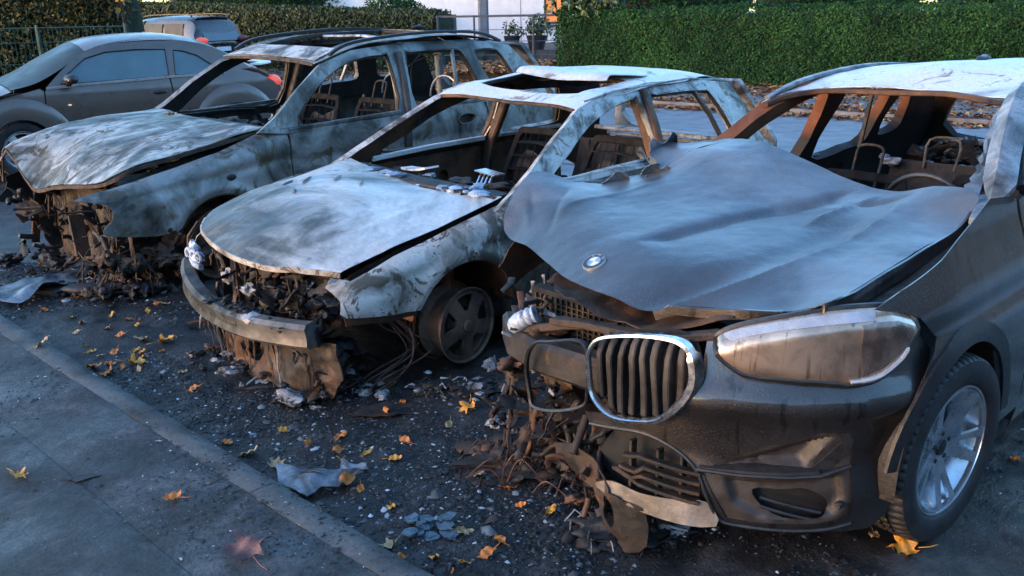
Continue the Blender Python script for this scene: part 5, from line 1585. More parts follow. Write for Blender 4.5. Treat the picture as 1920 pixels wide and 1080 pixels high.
        MB().bar([fn(np.array([a]), np.array([b]))[0] + (0, -.02 * sgn, 0) for a, b in ((-2.42, .90), (-2.37, 1.07), (-2.27, 1.24))], .028, .03, (1, 0, 0)).build('window_bar', M['inner'], fr)
        # B pillar post
        MB().bar([fn(np.array([a]), np.array([b]))[0] + (0, -.045 * sgn, 0) for a, b in ((-1.60, .26), (-1.64, .60), (-1.68, .88), (-1.70, 1.08), (-1.70, 1.27))], .13, .06, (1, 0, 0)).build('door_pillar', M['rust'], fr)
        dr = MB().sheet([(-.61, .26), (-.61, .838), (-1.20, .850), (-1.655, .855), (-1.62, .26)], fn, [], .05, .03, out=(0, sgn, 0), disp=lambda P: .005 * fbm(P, 4, 2, 19), back=1).build('front_door', [M['golf_side'], M['rust']], root)
        hs = [circ(-.86, .58, .06), circ(-1.04, .66, .026, 12), circ(-1.22, .64, .045, 16), circ(-1.12, .44, .045, 16), circ(-.80, .42, .03, 12), cr([(-1.34, .36), (-1.34, .56), (-1.50, .56), (-1.48, .36)], 3)]
        MB().sheet([(-.64, .29), (-.64, .80), (-1.60, .82), (-1.58, .29)], lambda u, v: fn(u, np.minimum(v, .7)) * (1, 1, 0) + np.stack([0 * u, 0 * u - .075 * sgn, v], -1), hs, .03, .004, out=(0, -sgn, 0), disp=lambda P: .006 * fbm(P, 5, 2, 29)).build('inner_panel', M['rust'], dr)
        MB().bar([(-.60, .775 * sgn, .845), (-1.1, .78 * sgn, .865), (-1.62, .77 * sgn, .872)], .03, .035).build('door_sill', M['golf_roof'] if sgn < 0 else M['golf_frame'], dr)
        dr = MB().sheet([(-1.675, .26), (-1.675, .855), (-2.45, .855), (-2.47, .70)] + circ(-2.51, .22, .385, 12, 88, 22) + [(-2.14, .26)], fn, [], .05, .03, out=(0, sgn, 0), disp=lambda P: .005 * fbm(P, 4, 2, 39), back=1).build('rear_door', [M['golf_side'], M['rust']], root)
        MB().sheet(cr([(-1.72, .40), (-1.72, .80), (-2.38, .81), (-2.36, .68), (-2.15, .50), (-2.08, .36)], 3), lambda u, v: fn(u, np.minimum(v, .7)) * (1, 1, 0) + np.stack([0 * u, 0 * u - .07 * sgn, v], -1), [circ(-1.90, .55, .05, 16), circ(-2.08, .66, .03, 12)], .03, .004, out=(0, -sgn, 0), disp=lambda P: .006 * fbm(P, 5, 2, 29)).build('inner_panel', M['rust'], dr)
        MB().bar([(-1.68, .775 * sgn, .875), (-2.45, .75 * sgn, .885)], .03, .03).build('door_sill', M['golf_roof'] if sgn < 0 else M['golf_frame'], dr)
    # roof with the sunroof opening
    t2 = TPS([(-1.08, -.60, 1.245), (-1.15, -.3, 1.245), (-1.16, 0, 1.232), (-1.15, .3, 1.236), (-1.08, .60, 1.225), (-1.30, -.52, 1.315), (-1.30, 0, 1.30), (-1.30, .52, 1.285), (-1.8, -.50, 1.355), (-1.8, 0, 1.35), (-1.8, .50, 1.325), (-2.4, -.48, 1.36), (-2.4, 0, 1.37), (-2.4, .50, 1.345), (-2.85, -.48, 1.295), (-2.95, 0, 1.30), (-2.85, .50, 1.27), (-1.5, -.6, 1.31), (-1.5, .6, 1.28), (-2.2, .60, 1.315), (-2.2, -.60, 1.33)])
    ro = np.concatenate([cr([(-1.07, -.615), (-1.14, -.3), (-1.15, 0), (-1.14, .3), (-1.07, .615)], 5, False), cr([(-1.4, .625), (-2.2, .61), (-2.8, .545)], 5, False), cr([(-2.96, .3), (-3.0, 0), (-2.96, -.3)], 5, False), cr([(-2.8, -.545), (-2.2, -.61), (-1.4, -.625)], 5, False)])
    sr = cr([(-1.285, -.40), (-1.27, 0), (-1.285, .40), (-1.36, .43), (-1.72, .43), (-1.80, .39), (-1.81, 0), (-1.80, -.39), (-1.72, -.43), (-1.36, -.43)], 4)
    roof = MB().sheet(ro, lambda u, v: np.stack([u, v, t2(u, v)], -1), [sr], .032, .004, out=(0, 0, 1), disp=lambda P: .005 * fbm(P, 2.6, 3, 71), back=1).build('roof', [M['golf_roof'], M['rust']], root)
    MB().bar([np.array((a, b, t2(np.array([a]), np.array([b]))[0] - .014)) for a, b in cr([(-1.08, -.60), (-1.15, -.3), (-1.16, 0), (-1.15, .3), (-1.08, .60)], 6, False)], .035, .022).build('windscreen_header', M['rust'], roof)
    MB().bar([np.array((a, b, t2(np.array([a]), np.array([b]))[0] - .016)) for a, b in sr], .02, .024, closed=True).build('sunroof_rim', M['char_brown'], roof)
    ld = cr([(-1.60, -.37), (-1.585, 0), (-1.60, .37), (-1.66, .40), (-2.05, .40), (-2.10, 0), (-2.05, -.40), (-1.66, -.40)], 4)
    MB().sheet(ld, lambda u, v: np.stack([u, v, t2(u, v) + .012 + .030 * np.clip((u + 2.05) / .4, 0, 1) - .035 * np.clip((u + 1.66) / .06, 0, 1) ** 2 - .018 * np.cos(v * 6) * np.clip((u + 1.9) / .3, 0, 1)], -1), [], .03, .005, out=(0, 0, 1), disp=lambda P: .006 * fbm(P, 3.5, 3, 75)).build('sunroof_panel', M['golf_roof'], roof)
    MB().sheet(jag([(-1.86, -.50), (-1.90, .0), (-1.86, .46), (-2.4, .50), (-2.92, .42), (-2.95, -.42), (-2.4, -.54)], .06, .03, 9), lambda u, v: np.stack([u, v, t2(u, v) - .05 - .10 * np.clip(-v, 0, 1) - .03 * np.sin(7 * u)], -1), [], .05, .008, out=(0, 0, -1), disp=lambda P: .03 * fbm(P, 5, 3, 79)).build('headlining', M['char'], roof)
    # seams over the door tops
    for sgn in (1, -1):
        MB().bar([(-1.12, .628 * sgn, 1.262), (-1.4, .628 * sgn, 1.303), (-2.2, .615 * sgn, 1.325), (-2.75, .55 * sgn, 1.278)], .012, .012).build('drip_rail', M['golf_frame'], roof)
    # bulkhead, dashboard ruins
    mb = MB()
    lumps(mb, 60, (-.62, -.62, .72), (-.30, .62, .83), .02, .07, 33, (0, 0, 1), .55)
    for k in range(14):
        yy = -.62 + .09 * k
        mb.lump((-.36 + .05 * math.cos(yy * 2), yy, .845 - .02 * (yy > 0)), (.06, .06, .022), 2, .5, 2.2, k, 1 if k % 3 else 0)
    mb.bar([(-.38, -.66, .84), (-.32, 0, .83), (-.40, .66, .80)], .14, .04)
    mb.build('dashboard', [M['char'], M['blueash']], root)
    MB().sheet(jag([(-.50, -.35), (-.46, -.05), (-.54, -.03), (-.58, -.33)], .03, .008, 3), lambda u, v: np.stack([u, v, .90 + .05 * np.sin(5 * v)], -1), [], .02, .012, out=(0, 0, 1)).build('dash_strip', M['golf_roof'], root)
    mb = MB()
    mb.bar([(-.95, -.10, .80), (-.95, .08, .785)], .10, .01); mb.bar([(-.86, -.06, .72), (-.86, .06, .715)], .02, .02)
    for y in (-.07, -.035, 0.0, .035):
        mb.bar([(-.94, y, .79), (-.86, y + .02, .71)], .012, .012)
    mb.build('vent_grid', M['silver'], root)
    MB().bar([(-.66, -.70, .74), (-.66, .70, .74)], .05, .05).build('dash_beam', M['inner'], root)
    mb = MB()
    lumps(mb, 60, (-2.2, -.65, .26), (-.5, .65, .38), .03, .12, 73, (0, 0, 1), .6)
    clutter(mb, 90, (-2.2, -.65, .30), (-.5, .65, .62), 74, (0, 0, 2, 3), 1.5)
    mb.build('cabin_wreckage', [M['char'], M['ash'], M['seat'], M['rust']], root)['kind'] = 'stuff'
    seat_frame(root, (-1.35, .36, .33), .47, .54, .50, bars=4, head=False)
    seat_frame(root, (-1.35, -.36, .33), .47, .54, .5, bars=5, head=False)
    mb = MB()
    mb.sheet([(-.58, .28), (-.58, .80), (.58, .80), (.58, .28)], lambda u, v: np.stack([-2.35 - .3 * (v - .28), u, v], -1), [], .07, .05, out=(1, 0, 0), disp=lambda P: .02 * fbm(P, 5, 3, 3))
    for y in (-.45, -.15, .15, .45):
        mb.bar([(-2.33, y, .30), (-2.46, y, .80)], .03, .02, (1, 0, 0))
    mb.build('rear_bench', M['inner'], root)
    MB().bar([(-2.75, -.60, .86), (-2.75, .60, .86)], .10, .03).bar([(-2.9, -.58, .80), (-2.9, .58, .80)], .12, .03).build('parcel_shelf_frame', M['blueash'], root)
    mb = MB()
    mb.tube([(-1.15, .20, .40), (-1.25, .20, .62), (-1.30, .22, .72)], .035, 9)
    mb.build('burnt_bottle', M['blueash'], root)
    # tail frame
    def rear(u, v): return np.stack([-3.14 + .42 * np.clip(v - .80, 0, 1) - .05 * (u / .6) ** 2, u, v], -1)
    MB().sheet([(-.76, .30), (-.76, .82), (-.56, 1.27), (.56, 1.27), (.76, .82), (.76, .30)], rear, [cr([(-.55, .86), (-.46, 1.18), (0, 1.22), (.46, 1.18), (.55, .86)], 3)], .06, .04, out=(-1, 0, 0)).build('tailgate', M['golf_frame'], root)
    mb = MB()
    mb.box((-1.5, 0, .22), (3.1, 1.5, .08)); mb.box((-.36, 0, .48), (.05, 1.3, .62)); mb.box((-1.3, .79, .21), (2.0, .08, .14)); mb.box((-1.3, -.79, .21), (2.0, .08, .14))
    mb.build('floor_pan', M['char'], root)
    # engine bay and burnt nose
    for s in (-1, 1):
        MB().sheet([(-.40, .30), (-.40, .78), (.55, .56), (.66, .46), (.60, .36), (.40, .34), (.28, .46), (0, .56), (-.26, .46)], lambda u, v, s=s: np.stack([u, 0 * u + s * .56, v], -1), [], .06, .01, out=(0, s, 0), disp=lambda P: .01 * fbm(P, 6, 2, 5)).build('inner_wing', M['char_brown'], root)
    mb = MB()
    mb.box((.22, 0, .42), (.60, .62, .30), mat=1)
    lumps(mb, 40, (-.2, -.55, .35), (.58, .55, .62), .05, .12, 43, (0, 1, 2), .7)
    mb.build('engine', [M['char'], M['inner'], M['rust']], root)
    pl = jag([(-.52, .16), (-.50, .585), (-.30, .60), (-.22, .56), (-.10, .61), (.12, .58), (.20, .50), (.26, .57), (.50, .575), (.58, .50), (.56, .30), (.40, .22), (.10, .17), (-.2, .14)], .03, .014, 7)
    MB().sheet(pl, lambda u, v: np.stack([.70 - .06 * (u / .5) ** 2, u, v], -1), [cr([(-.02, .30), (.0, .46), (.16, .48), (.22, .34)], 3), cr([(-.36, .33), (-.34, .45), (-.24, .44), (-.25, .32)], 3)], .022, .005, out=(1, 0, 0), disp=lambda P: .020 * fbm(P, 7, 3, 81)).build('radiator_support', M['rust'], root)
    for (y0, z0, y1, z1, w) in ((-.34, .56, -.36, .30, .05), (-.22, .58, -.20, .26, .03), (-.42, .44, -.28, .40, .02), (-.10, .55, -.13, .34, .025), (.30, .60, .34, .42, .03)):
        MB().bar([(.735, y0, z0), (.745, (y0 + y1) / 2, (z0 + z1) / 2 + .01), (.74, y1, z1)], .012, w, (1, 0, 0)).build('support_strut', M['rust'], root)
    for c, q in (((.76, -.30, .42), (.03, .06, .05)), ((.77, -.06, .40), (.04, .07, .035))):
        MB().lump(c, q, 3, .5, 2, 3).build('melted_bracket', M['ash'], root)
    mb = MB()
    for c, s in (((.76, -.66, .52), (.03, .05, .045)), ((.78, -.60, .49), (.03, .06, .03)), ((.75, -.70, .54), (.02, .03, .03))):
        mb.lump(c, s, 2, .5, 2.2, int(c[1] * -100))
    for y, z in ((-.60, .50), (-.54, .495), (-.66, .50)):
        ring = [(.80, y + .028 * math.cos(a), z + .028 * math.sin(a)) for a in np.linspace(0, 6.28, 12, endpoint=False)]
        mb.tube(ring, .010, 6, closed=True, upv=(1, 0, 0))
    mb.bar([(.79, -.68, .47), (.81, -.58, .455), (.82, -.48, .455)], .03, .03)
    mb.build('headlight', M['blueash'], root)['label'] = 'headlamp burnt to blue white ash'
    MB().bar([(.70, -.70, .66), (.76, -.72, .58), (.77, -.72, .51)], .018, .014, (0, 1, 0)).build('corner_bracket', M['rust'], root)
    beam = cr([(.80, -.68, .425), (.86, -.58, .375), (.905, -.42, .335), (.935, -.22, .31), (.945, .02, .305), (.94, .16, .308)], 5, False)
    sec = [(-.045, -.062), (.012, -.062), (.032, -.042), (.026, -.014), (.026, .014), (.032, .042), (.012, .062), (-.045, .062)]
    b = MB().sweep(beam, sec, (0, 0, 1)).build('bumper_beam', M['beam'], root)
    mb = MB()
    for k in range(1, len(beam) - 1):
        mb.box(beam[k] + (.012, 0, .0), (.03, .018, .012))
    mb.build('beam_slots', M['char'], b)
    MB().sweep(cr([(.942, .16, .308), (.93, .34, .322), (.89, .58, .345), (.865, .66, .352)], 5, False), sec, (0, 0, 1)).build('beam_end', M['alu'], b)
    mb = MB()
    lumps(mb, 30, (.88, -.30, .355), (.95, .55, .385), .012, .045, 58, (0,), .5)
    mb.build('beam_soot', M['char'], b)
    MB().lump((.92, .24, .345), (.05, .10, .045), 2, .5, 2.2, 5).build('beam_crust', M['ash'], b)
    cu = jag([(-.34, .30), (-.10, .28), (.12, .27), (.36, .28), (.60, .29), (.74, .33), (.78, .16), (.70, .03), (.50, .0), (.30, .02), (.10, .0), (-.10, .03), (-.24, .08)], .03, .02, 11)
    mb = MB().sheet(cu, lambda u, v: np.stack([.87 - .10 * (u - .1) ** 2 - .12 * (v / .3) ** 2 * .3 - .07 * np.clip(.15 - v, 0, 1), u, v], -1), [cr([(.02, .10), (.05, .18), (.15, .17), (.13, .08)], 3)], .018, .008, out=(1, 0, 0), disp=lambda P: .035 * fbm(P, 6, 4, 91))
    mb.build('melted_bumper', M['rust'], root)
    mb = MB()
    clutter(mb, 90, (.50, -.35, .05), (.84, .70, .56), 55, (0, 0, 1, 1))
    lumps(mb, 34, (.50, .0, .0), (.86, .74, .22), .015, .06, 51, (0, 0, 0, 1), .9)
    fringe(mb, 20, lambda y, z: .90 - .12 * (y - .05) ** 2 - .04 * (.3 - z), -.45, .76, lambda y: .30 + .04 * math.sin(7 * y), 5, (0, 0, 1, 1, 2))
    fringe(mb, 8, lambda y, z: .74, -.5, .6, lambda y: .58, 6, (0, 1, 1))
    clutter(mb, 60, (.66, .10, .33), (.86, .62, .52), 59, (0, 0, 0, 1), .9)
    lumps(mb, 22, (.66, .12, .33), (.84, .62, .46), .012, .05, 52, (0,), .9)
    lumps(mb, 34, (.80, -.45, -.01), (1.02, .65, .06), .02, .06, 53, (2, 2, 1, 0), .5)
    mb.build('melted_plastic', [M['char'], M['rust'], M['ash']], root)['kind'] = 'stuff'
    mb = MB()
    rg = random.Random(8)
    for k in range(6):
        a = (.50 + rg.uniform(-.08, .06), .58 + rg.uniform(-.1, .08), .38)
        mb.tube(cr([a, (a[0] - .08 + rg.uniform(-.05, .05), a[1] + .08, .26), (a[0] - .12 + rg.uniform(-.1, .1), a[1] + .14, .14), (a[0] + .05 + rg.uniform(-.1, .1), a[1] + .10, .05), (a[0] + .15 + rg.uniform(-.1, .15), a[1] + .12, .02)], 5, False), rg.uniform(.003, .006), 6)
    mb.build('wiring', M['copper'], root)
    mb = MB()
    mb.bar([(.42, .60, .43), (.44, .62, .33)], .09, .06, (1, 0, 0)); mb.bar([(.0, .45, .3), (0, .66, .22)], .08, .08); mb.tube([(-.05, .60, .62), (.0, .64, .3)], .035, 8)
    mb.build('suspension', M['rust_orange'], root)
    for k, (x, s) in enumerate(((0.0, 1), (0.0, -1), (-2.51, 1), (-2.51, -1))):
        holes = [polar_hole(90 + 72 * i - 22, 90 + 72 * i + 22, .085, .168, 7) for i in range(5)]
        w = wheel(root, (x, .715 * s, .205), .20, .16, holes, M['iron'], None, lambda r: .062 + .020 * np.cos(r / .2 * 1.5), rz=rad(4) if k == 0 else 0, side=s, hubmat=M['iron'])
        if k == 0:
            w['label'] = 'bare burnt five spoke wheel without its tyre'
            # rusty inner drum and beading wire beside the rim
            mb = MB()
            for q, yy in enumerate((.60, .63, .57)):
                ring = [(x + .02 + (.212 + .004 * q) * math.cos(a), yy + .01 * math.sin(3 * a + q), .205 + (.212 + .004 * q) * math.sin(a)) for a in np.linspace(0, 6.28, 48, endpoint=False)]
                mb.tube(ring, .007, 6, closed=True, upv=(0, 1, 0))
            mb.build('tyre_wire', M['rust_orange'], w)
    return root
HATCH = build_hatchback()

# ================================================================== blue grey burnt SUV with the open roof
def build_grey_suv():
    root = empty('burnt_suv', (-2.6789, 6.6255, 0.0), 3.9894)
    tag(root, 'blue grey burnt SUV with open panoramic roof and its whole front end gone', 'car')
    ho = [(0.79, -0.83, 0.63), (0.78, -0.31, 0.635), (0.76, 0.11, 0.69), (0.66, 0.59, 0.75), (0.55, 0.72, 0.83), (0.33, 0.74, 0.87), (-0.06, 0.76, 0.93), (-0.47, 0.78, 0.99), (-0.40, 0.51, 1.01), (-0.40, 0.21, 1.01), (-0.43, -0.31, 1.02), (-0.48, -0.80, 1.04), (-0.03, -0.76, 1.03), (0.40, -0.74, 0.98), (0.70, -0.72, 0.90), (0.80, -0.78, .78)]
    inn = [(.45, 0, .905), (.15, 0, .985), (-.15, 0, 1.02), (.62, 0, .82), (.45, .4, .865), (.1, .4, .955), (.60, -.4, .86), (.3, -.4, .985), (0, -.4, 1.03), (.70, -.4, .76), (.72, .1, .745)]
    t = TPS(ho + inn, 3e-4)
    o2 = [p[:2] for p in ho]
    ou = np.concatenate([cr(o2[:5], 5, False)[:-1], cr(o2[4:8], 4, False)[:-1], cr(o2[7:12], 4, False)[:-1], cr(o2[11:] + [o2[0]], 4, False)[:-1]])
    hz = lambda u, v: np.stack([u, v, t(u, v)], -1)
    hood = MB().sheet(ou, hz, [], .026, .004, out=(0, 0, 1), disp=lambda P: .007 * fbm(P, 2.6, 3, 101) + .008 * np.clip(fbm(P * (1, 2, 1), 4, 2, 102) - .2, 0, 1), back=1).build('bonnet', [M['x3_hood'], M['rust']], root, sharp=60)
    q = [hz(np.array([a]), np.array([b]))[0] + (-.004, 0, -.02) for a, b in cr(o2[:8], 5, False)]
    MB().bar(q, .010, .026).build('folded_rim', M['char_brown'], hood)
    # fenders
    zt = lambda u: np.interp(u, [-.6, -.42, -.06, .30, .71, .94], [1.0, .965, .865, .805, .735, .69])
    def fend(u, v):
        y = .895 - .10 * np.exp(-np.maximum(zt(u) - v, 0) / .05) - .12 * np.clip(u - .45, 0, 1) ** 1.5 - .03 * np.clip((.4 - v) / .3, 0, 1)
        r = np.hypot(u - .0, v - .22)
        y = y + .02 * np.exp(-((r - .41) / .04) ** 2) - .014 * np.exp(-((v - .72 + .10 * u) / .035) ** 2)
        return np.stack([u, y, v], -1)
    arch = [p for p in circ(.0, .22, .378, 24, 178, 32) if p[1] > .28]
    fo = [(-.60, .24), (-.37, .26)] + arch + [(.36, .40), (.50, .395), (.66, .42), (.82, .455), (.835, .49), (.77, .545), (.75, .60), (.765, .645), (.86, .675), (.945, .692), (.82, .722), (.71, .735), (.30, .805), (-.06, .865), (-.42, .965), (-.60, 1.0)]
    f = MB().sheet(fo, fend, [], .022, .004, out=(0, 1, 0), disp=lambda P: .004 * fbm(P, 4, 3, 6), back=1).build('fender', [M['x3_body'], M['rust']], root)
    f['label'] = 'loose fender ending in a torn pointed tip'
    MB().bar([fend(np.array([a]), np.array([b]))[0] + (0, -.014, 0) for a, b in circ(0, .22, .385, 20, 170, 32)], .036, .014, (0, 1, 0)).build('arch_lip', M['rust'], f)
    MB().lump((-.10, .893, .70), (.035, .012, .024), 2, .25, 2, 4).build('repeater_hole', M['char'], f)
    G = [[(.0 + .38 * math.cos(a), y, .22 + .38 * math.sin(a)) for y in (.45, .66, .86)] for a in np.linspace(rad(20), rad(185), 22)]
    MB().grid(G).build('arch_liner', M['rust'], f)
    MB().sheet([(p[0], p[1]) for p in fo[:-8]] + [(.55, .70), (.3, .80), (-.06, .87), (-.42, .965), (-.60, 1.0)], lambda u, v: fend(u, v) * (1, -1, 1), [], .05, .004, out=(0, -1, 0)).build('fender', M['inner'], root)
    # sides
    sp = [(.25, .86), (.5, .89), (.75, .90), (.90, .895), (.97, .875), (1.10, .83), (1.25, .775), (1.44, .705), (1.50, .67), (1.56, .60)]
    sL = side_fn(sp, 1, .02, -1.6); sR = side_fn(sp, -1, .02, -1.6)
    outl = [(-.36, .975), (-.55, 1.075), (-.80, 1.25), (-1.06, 1.41), (-1.4, 1.495), (-2.0, 1.535), (-2.8, 1.53), (-3.3, 1.46), (-3.52, 1.27), (-3.68, 1.04), (-3.76, .85), (-3.76, .45), (-3.5, .35), (-3.22, .32)] + circ(-2.81, .24, .40, 14, 165, 92) + [(-2.80, .70), (-2.76, .99), (-1.6, .965), (-.6, .945)]
    hf = cr([(-.70, .985), (-.72, 1.04), (-.99, 1.255), (-1.26, 1.385), (-1.50, 1.437), (-1.70, 1.445), (-1.765, 1.42), (-1.70, .99), (-1.2, .98)], 3)
    hr = cr([(-1.92, 1.0), (-1.955, 1.43), (-2.02, 1.455), (-2.50, 1.455), (-2.63, 1.42), (-2.72, 1.22), (-2.74, 1.03), (-2.3, 1.0)], 3)
    hq = cr([(-2.88, 1.18), (-2.80, 1.40), (-2.84, 1.435), (-3.10, 1.42), (-3.22, 1.27), (-3.24, 1.18), (-3.05, 1.16)], 3)
    for sgn, fn, bk in ((1, sL, 'inner'), (-1, sR, 'char')):
        fr = MB().sheet(outl, fn, [hf, hr, hq] if sgn > 0 else [hf, np.array(hr) * (.62, .62) + (-.90, .52), hq], .032, .05, out=(0, sgn, 0), disp=lambda P: .005 * fbm(P, 5, 2, 109), back=1).build('side_frame', [M['x3_body'], M[bk]], root)
        for h in (hf, hr, hq) if sgn > 0 else (hf,):
            MB().bar([fn(np.array([a]), np.array([b]))[0] + (0, -.02 * sgn, 0) for a, b in h], .018, .034, (0, 1, 0), closed=True).build('window_frame', M['char_brown'], fr)
        MB().bar([fn(np.array([a]), np.array([b]))[0] + (0, -.012 * sgn, 0) for a, b in ((-2.40, 1.01), (-2.47, 1.22), (-2.52, 1.45))], .03, .03, (1, 0, 0)).build('window_bar', M['x3_body'], fr)
        MB().bar([fn(np.array([a]), np.array([b]))[0] + (0, -.045 * sgn, 0) for a, b in ((-1.72, .3), (-1.76, .7), (-1.80, 1.0), (-1.84, 1.2), (-1.87, 1.44))], .15, .06, (1, 0, 0)).build('door_pillar', M['inner'], fr)
        # corner sail of the front door
        MB().sheet([(-.56, .985), (-.70, .985), (-.72, 1.06), (-.62, 1.00)], lambda u, v: fn(u, v) + np.array((0, .004 * sgn, 0)), [], .03, .012, out=(0, sgn, 0)).build('door_sail', M['x3_body'], fr)
        hh = cr([(-1.44, .855), (-1.48, .895), (-1.60, .90), (-1.66, .87), (-1.62, .825), (-1.50, .815)], 3)
        def dfn(u, v, fn=fn, sgn=sgn): return fn(u, v) - np.stack([0 * u, sgn * .018 * np.exp(-((v - .74) / .035) ** 2), 0 * u], -1)
        d = MB().sheet([(-.615, .28), (-.615, .94), (-1.20, .96), (-1.74, .975), (-1.70, .28)], dfn, [hh], .04, .03, out=(0, sgn, 0), disp=lambda P: .004 * fbm(P, 3, 3, 119), back=1).build('front_door', [M['x3_body'], M['inner']], root)
        MB().bar([(-.62, .86 * sgn, .965), (-1.2, .868 * sgn, .985), (-1.72, .866 * sgn, .995)], .03, .03).build('door_sill', M['x3_body'], d)
        hh2 = cr([(-1.88, 1.0 - .04), (-1.93, .985), (-2.08, .985), (-2.16, .955), (-2.10, .915), (-1.95, .905)], 3)
        hh2 = cr([(-2.36, .865), (-2.40, .905), (-2.52, .91), (-2.58, .88), (-2.54, .835), (-2.42, .825)], 3)
        d = MB().sheet([(-1.765, .28), (-1.765, .975), (-2.73, .99), (-2.79, .70)] + circ(-2.81, .24, .415, 12, 88, 25) + [(-2.38, .28)], dfn, [hh2], .04, .03, out=(0, sgn, 0), disp=lambda P: .004 * fbm(P, 3, 3, 129), back=1).build('rear_door', [M['x3_body'], M['inner']], root)
        MB().bar([(-1.78, .866 * sgn, .995), (-2.72, .85 * sgn, 1.01)], .03, .03).build('door_sill', M['x3_body'], d)
        q = [dfn(np.array([a]), np.array([b]))[0] + (0, .004 * sgn, 0) for a, b in hh2]
        MB().bar(q, .012, .012, (0, 1, 0), closed=True).build('handle_bowl', M['alu'], d)
        MB().sheet(hh2, lambda u, v: dfn(u, v) - (0, .035 * sgn, 0), [], .02, .004, out=(0, sgn, 0)).build('handle_recess', M['rust'], d)
    # roof
    t2 = TPS([(-1.07, -.62, 1.445), (-1.10, 0, 1.44), (-1.07, .62, 1.415), (-1.40, -.55, 1.535), (-1.40, 0, 1.535), (-1.40, .55, 1.515), (-2.0, -.58, 1.595), (-2.0, .58, 1.57), (-2.0, 0, 1.60), (-2.8, -.58, 1.60), (-2.8, 0, 1.60), (-2.8, .58, 1.565), (-3.4, -.55, 1.51), (-3.4, 0, 1.53), (-3.4, .55, 1.48)])
    ro = np.concatenate([cr([(-1.06, -.635), (-1.10, -.3), (-1.11, 0), (-1.10, .3), (-1.06, .64)], 4, False), cr([(-1.5, .655), (-2.4, .65), (-3.3, .58)], 5, False), cr([(-3.48, .3), (-3.5, 0), (-3.48, -.3)], 4, False), cr([(-3.3, -.58), (-2.4, -.65), (-1.5, -.655)], 5, False)])
    sr = cr([(-1.37, -.43), (-1.365, 0), (-1.37, .43), (-1.46, .47), (-2.6, .46), (-2.70, .42), (-2.71, 0), (-2.70, -.42), (-2.6, -.46), (-1.46, -.47)], 4)
    roof = MB().sheet(ro, lambda u, v: np.stack([u, v, t2(u, v)], -1), [sr], .035, .005, out=(0, 0, 1), disp=lambda P: .006 * fbm(P, 2.5, 3, 131), back=1).build('roof', [M['x3_body'], M['inner']], root)
    MB().sheet([(-1.10, -.60), (-1.12, 0), (-1.10, .60), (-1.35, .56), (-1.345, 0), (-1.35, -.56)], lambda u, v: np.stack([u, v, t2(u, v) + .008], -1), [], .035, .004, out=(0, 0, 1), disp=lambda P: .005 * fbm(P, 3, 3, 133)).build('front_roof_panel', M['golf_frame'], roof)
    MB().bar([np.array((a, b, t2(np.array([a]), np.array([b]))[0] - .018)) for a, b in cr([(-1.08, -.62), (-1.12, 0), (-1.08, .62)], 8, False)], .04, .026).build('windscreen_header', M['char_brown'], roof)
    MB().bar([np.array((a, b, t2(np.array([a]), np.array([b]))[0] - .02)) for a, b in sr], .025, .03, closed=True).build('roof_opening_rim', M['char_brown'], roof)
    MB().bar([(-2.02, -.46, 1.575), (-2.08, 0, 1.58), (-2.02, .46, 1.555)], .05, .02).build('roof_cross_bar', M['blueash'], roof)
    MB().sheet(jag([(-2.75, -.56), (-2.72, .0), (-2.75, .54), (-3.2, .55), (-3.4, .3), (-3.4, -.3), (-3.2, -.55)], .06, .03, 9), lambda u, v: np.stack([u, v, t2(u, v) - .05 - .12 * np.clip(-v, 0, 1)], -1), [], .05, .008, out=(0, 0, -1), disp=lambda P: .03 * fbm(P, 5, 3, 79)).build('headlining', M['char'], roof)
    for s, dz in ((-1, -.01), (1, -.03)):
        MB().bar(cr([(-1.20, .655 * s, 1.50 + dz), (-1.45, .655 * s, 1.585 + dz), (-2.2, .65 * s, 1.635 + dz), (-2.9, .63 * s, 1.615 + dz), (-3.25, .60 * s, 1.53 + dz)], 5, False), .035, .025).build('roof_rail', M['black'], roof)
    MB().lump((-2.85, -.1, 1.63), (.09, .04, .03), 2, .5, 2, 3).build('aerial_stub', M['char'], roof)
    # inside
    mb = MB()
    mb.bar([(-.50, -.74, .94), (-.44, 0, .97), (-.50, .74, .94)], .2, .07)
    lumps(mb, 30, (-.85, -.65, .82), (-.55, .65, .95), .03, .09, 37, (0,), .6)
    mb.build('dashboard', M['char'], root)
    MB().bar([(-.62, -.72, .90), (-.70, 0, .92), (-.62, .72, .90)], .06, .06).build('dash_beam', M['scrap'], root)
    mb = MB()
    lumps(mb, 60, (-2.4, -.7, .30), (-.6, .7, .44), .03, .12, 75, (0, 0, 1), .6)
    clutter(mb, 110, (-2.6, -.7, .36), (-.6, .7, .86), 76, (0, 0, 2, 2), 1.6)
    mb.build('cabin_wreckage', [M['char'], M['ash'], M['seat']], root)['kind'] = 'stuff'
    steering_wheel(root, (-1.0, .36, .88), .18, M['char'])
    seat_frame(root, (-1.50, .38, .44), .50, .54, .36, headmat=M['inner'])
    seat_frame(root, (-1.50, -.38, .44), .50, .54, .36, headmat=M['inner'])
    mb = MB().sheet([(-.62, .35), (-.62, .95), (.62, .95), (.62, .35)], lambda u, v: np.stack([-2.55 - .25 * (v - .3), u, v], -1), [], .07, .06, out=(1, 0, 0), disp=lambda P: .02 * fbm(P, 5, 3, 3))
    mb.build('rear_bench', M['char'], root)
    for y in (-.35, .35):
        mb = MB()
        mb.tube([(-2.75, y + .20 * math.cos(a), 1.0 + .20 * math.sin(a)) for a in np.linspace(0, 3.14, 14)], .010, 7, upv=(1, 0, 0))
        mb.build('headrest_hoop', M['greywire'], root)
    mb = MB()
